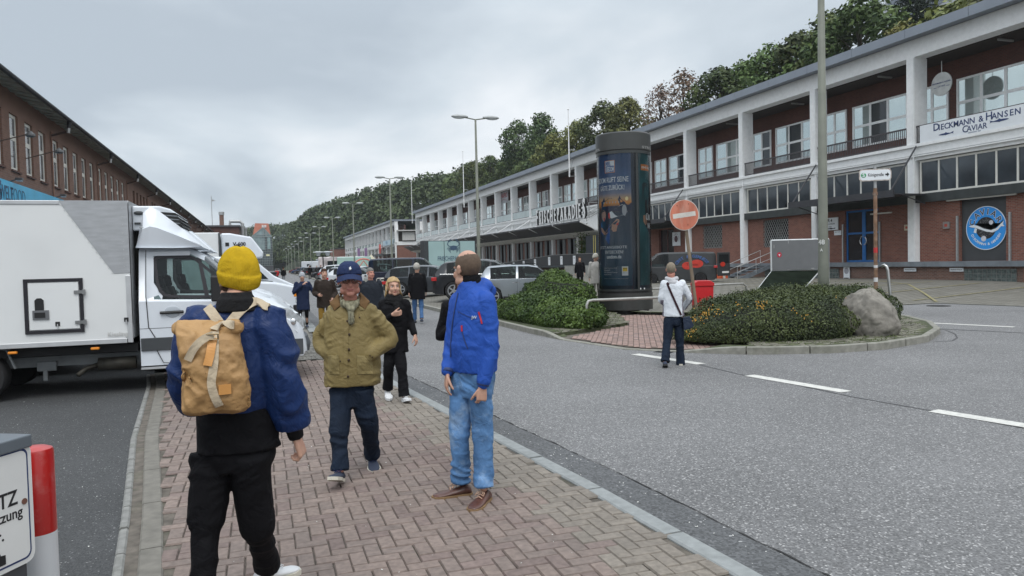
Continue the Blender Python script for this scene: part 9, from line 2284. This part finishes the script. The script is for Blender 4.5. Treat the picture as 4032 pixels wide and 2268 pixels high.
# ======================================= background people
def bgp(label,px,py_foot,d,height,coat,trous,hemf=.80,hairm=None,hairk='short',away=False,head=None,J=None,shoes=SHN,fem=0,w=.19,skin=SKIN,z0=0,walk=.0,face=0,extras=None,legw=(.085,.064,.056,.06)):
    p=D(px,1040,d); az=math.atan2(p.x,p.y); b=Vector((p.x,p.y,z0)); k=height/1.78
    JJ={}
    if walk:
        JJ=dict(knA=Vector((-.10,-.10*walk,.51))*k,anA=Vector((-.10,-.20*walk,.10))*k,knB=Vector((.10,-.02*walk,.50))*k,anB=Vector((.10,.28*walk,.15))*k,wrA=Vector((-.25,.10*walk,.92))*k,wrB=Vector((.25,-.16*walk,.93))*k)
    if J: JJ.update({a:Vector(v)*k for a,v in J.items()})
    yaw=math.pi if away else face
    if away and walk: 
        for a in ('knA','anA','knB','anB','wrA','wrB'): JJ[a].y*=-1
    r,j,HM=person(label,b,az,height,JJ,skin=skin,head=(head if head is not None else yaw,0),vox=.012,hscale=1.0,fem=fem,torso_yaw=yaw)
    simple_coat(r,j,None,hemf*k,coat,w=w,vox=.014,fold=.008,seed=px%7); simple_legs(r,j,trous,legw,vox=.014,fold=.006)
    for s in 'AB': shoe(r,j['an'+s],yaw,0,k*.98,up=shoes,sole=SOLEB)
    if hairm:
        if hairk=='short': hairshell(r,HM,lambda p: p.z>(.055 if p.y<-.03 else -.05),hairm,nse=.003)
        elif hairk=='curly': hairshell(r,HM,lambda p: p.z>(.05 if p.y<-.04 else -.06),hairm,r=(.095,.115,.115),nse=.008,f=16)
        elif hairk=='beanie': beanie(r,HM,hairm,rib=28,r=(.090,.108,.108))
        elif hairk=='bob': hairshell(r,HM,lambda p: (p.z>.05) or p.y>-.03,hairm,r=(.088,.107,.12),c=(0,.02,.015),nse=.004)
    return r,j,HM,b,az
GRH=cloth('grey_white_hair',(.40,.38,.34)); BRH=cloth('brown_hair',(.055,.030,.020)); 
bgp('stout person in grey scarf and dark padded jacket behind the capped walker',1458,0,16.2,1.72,cloth('dark_padded',(.018,.022,.030)),CH_,hemf=.85,hairm=cloth('grey_short_hair',(.16,.15,.14)),head=R_(28),walk=.8,skin=SKINR,w=.23)
r,j,HM,b,az=bgp('brown haired person in dark brown jacket and mustard trousers',1275,0,18.5,1.72,cloth('dark_brown_waxed',(.030,.022,.018)),cloth('mustard_trousers',(.21,.125,.025)),hemf=.78,hairm=BRH,head=R_(12),walk=.7,w=.21,J=dict(elA=(-.27,.04,1.16),wrA=(-.16,-.22,1.12),elB=(.28,.04,1.15),wrB=(.20,-.16,1.02)))
r,j,HM,b,az=bgp('person in pale grey knitted hat and long navy coat holding the collar',1188,0,21.0,1.62,cloth('navy_long_coat',(.014,.022,.055)),BLKC,hemf=.62,hairm=cloth('pale_grey_knit',(.36,.38,.41)),hairk='beanie',walk=.6,fem=1,w=.20,J=dict(elA=(-.27,-.06,1.16),wrA=(.02,-.20,1.42),elB=(.30,.02,1.20),wrB=(.42,.02,1.02)),legw=(.07,.055,.045,.045))
bgp('person with curly grey hair, black coat and blue jeans walking away beside parked cars',1641,0,22.3,1.80,BLKC,cloth('mid_blue_jeans',(.055,.12,.25),var=.25),hemf=.72,hairm=GRH,hairk='curly',away=True,head=R_(160),walk=.7,w=.225)
r,j,HM,b,az=bgp('person in black coat holding a red mask, mostly hidden behind the blue jacket',1822,0,7.6,1.66,BLKC,BLKC,hemf=.55,hairm=cloth('dark_brown_hair',(.07,.04,.025)),hairk='bob',fem=1,head=R_(10),J=dict(elA=(-.27,.02,1.10),wrA=(-.09,-.18,1.25)),w=.19)
mb=MB(); limb(mb,[j['wrA']+Vector((.0,-.04,.12)),j['wrA']+Vector((.015,-.06,.03)),j['wrA']+Vector((.0,-.06,-.06))],[.02,.045,.012],8,3); me=remesh(mb,.008,1,fold=.01,fscale=(14,14,14)); mobj('red_face_mask',me,mat('mask_red',(.55,.03,.03),.6),r)
mb=MB(); mb.M=T(*j['neck']); mb.lathe([(.085,-.02),(.08,.03),(.068,.06)],16); mb.build('pale_scarf',cloth('pale_scarf',(.5,.47,.43)),r)
mb=MB(); mb.tube([j['wrA']+Vector((-.03,-.03,-.02)),j['wrA']+Vector((-.01,-.045,.01))],.022,8); mb.build('watch',GALV,r)
bgp('person in white coat and pale cap walking right beside the advertising column',2346,0,26.0,1.72,cloth('cream_coat',(.48,.46,.43)),cloth('pale_trousers',(.20,.19,.18)),hemf=.70,hairm=cloth('cream_cap',(.55,.52,.45)),hairk='beanie',face=R_(50),head=R_(60),walk=.6,fem=1,z0=.28)
bgp('small distant person in black coat and olive scarf left of the person in white coat',2283,0,37.0,1.66,BLKC,BLKC,hemf=.7,hairm=BRH,hairk='bob',walk=.6,z0=.30,fem=1)
bgp('distant person in red jacket and black trousers walking away on the road',1089,0,91,1.66,cloth('red_jacket',(.42,.03,.03)),BLKC,hemf=.82,hairm=BRH,away=True,walk=.8,fem=1)
bgp('distant person in black jacket and grey trousers walking away on the road',1115,0,82,1.80,BLKC,cloth('grey_trousers',(.22,.23,.25)),hemf=.85,hairm=BRH,away=True,walk=.8)
bgp('person in black walking between parked cars in the distant car park',1219,0,90,1.75,BLKC,CH_,hemf=.80,hairm=BRH,away=True,walk=.6,z0=.23)
bgp('person with grey coat, left one of two standing among the distant parked cars',1247,0,98,1.72,CH_,CH_,hemf=.75,hairm=GRH,z0=.23)
bgp('person with dark coat, right one of two standing among the distant parked cars',1263,0,96,1.75,BLKC,CH_,hemf=.75,hairm=BRH,z0=.23)
# ------------------------------------------------------------ air between the viewer and the far end of the street
mb=MB(); mb.box(-1600,1600,-400,2600,-1.2,76); hz_=mb.build('haze',None or bpy.data.materials.new('haze_air')); tag(hz_,'thin pale haze in the distance','haze',kind='stuff')
hm_=hz_.data.materials[0]; hm_.use_nodes=True; t=hm_.node_tree; t.nodes.clear(); o=N(t,'ShaderNodeOutputMaterial'); v=N(t,'ShaderNodeVolumePrincipled'); v.inputs['Color'].default_value=(.80,.86,.92,1); v.inputs['Density'].default_value=.0002; v.inputs['Anisotropy'].default_value=.2; L(t,v.outputs[0],o.inputs['Volume'])
bpy.context.view_layer.update()
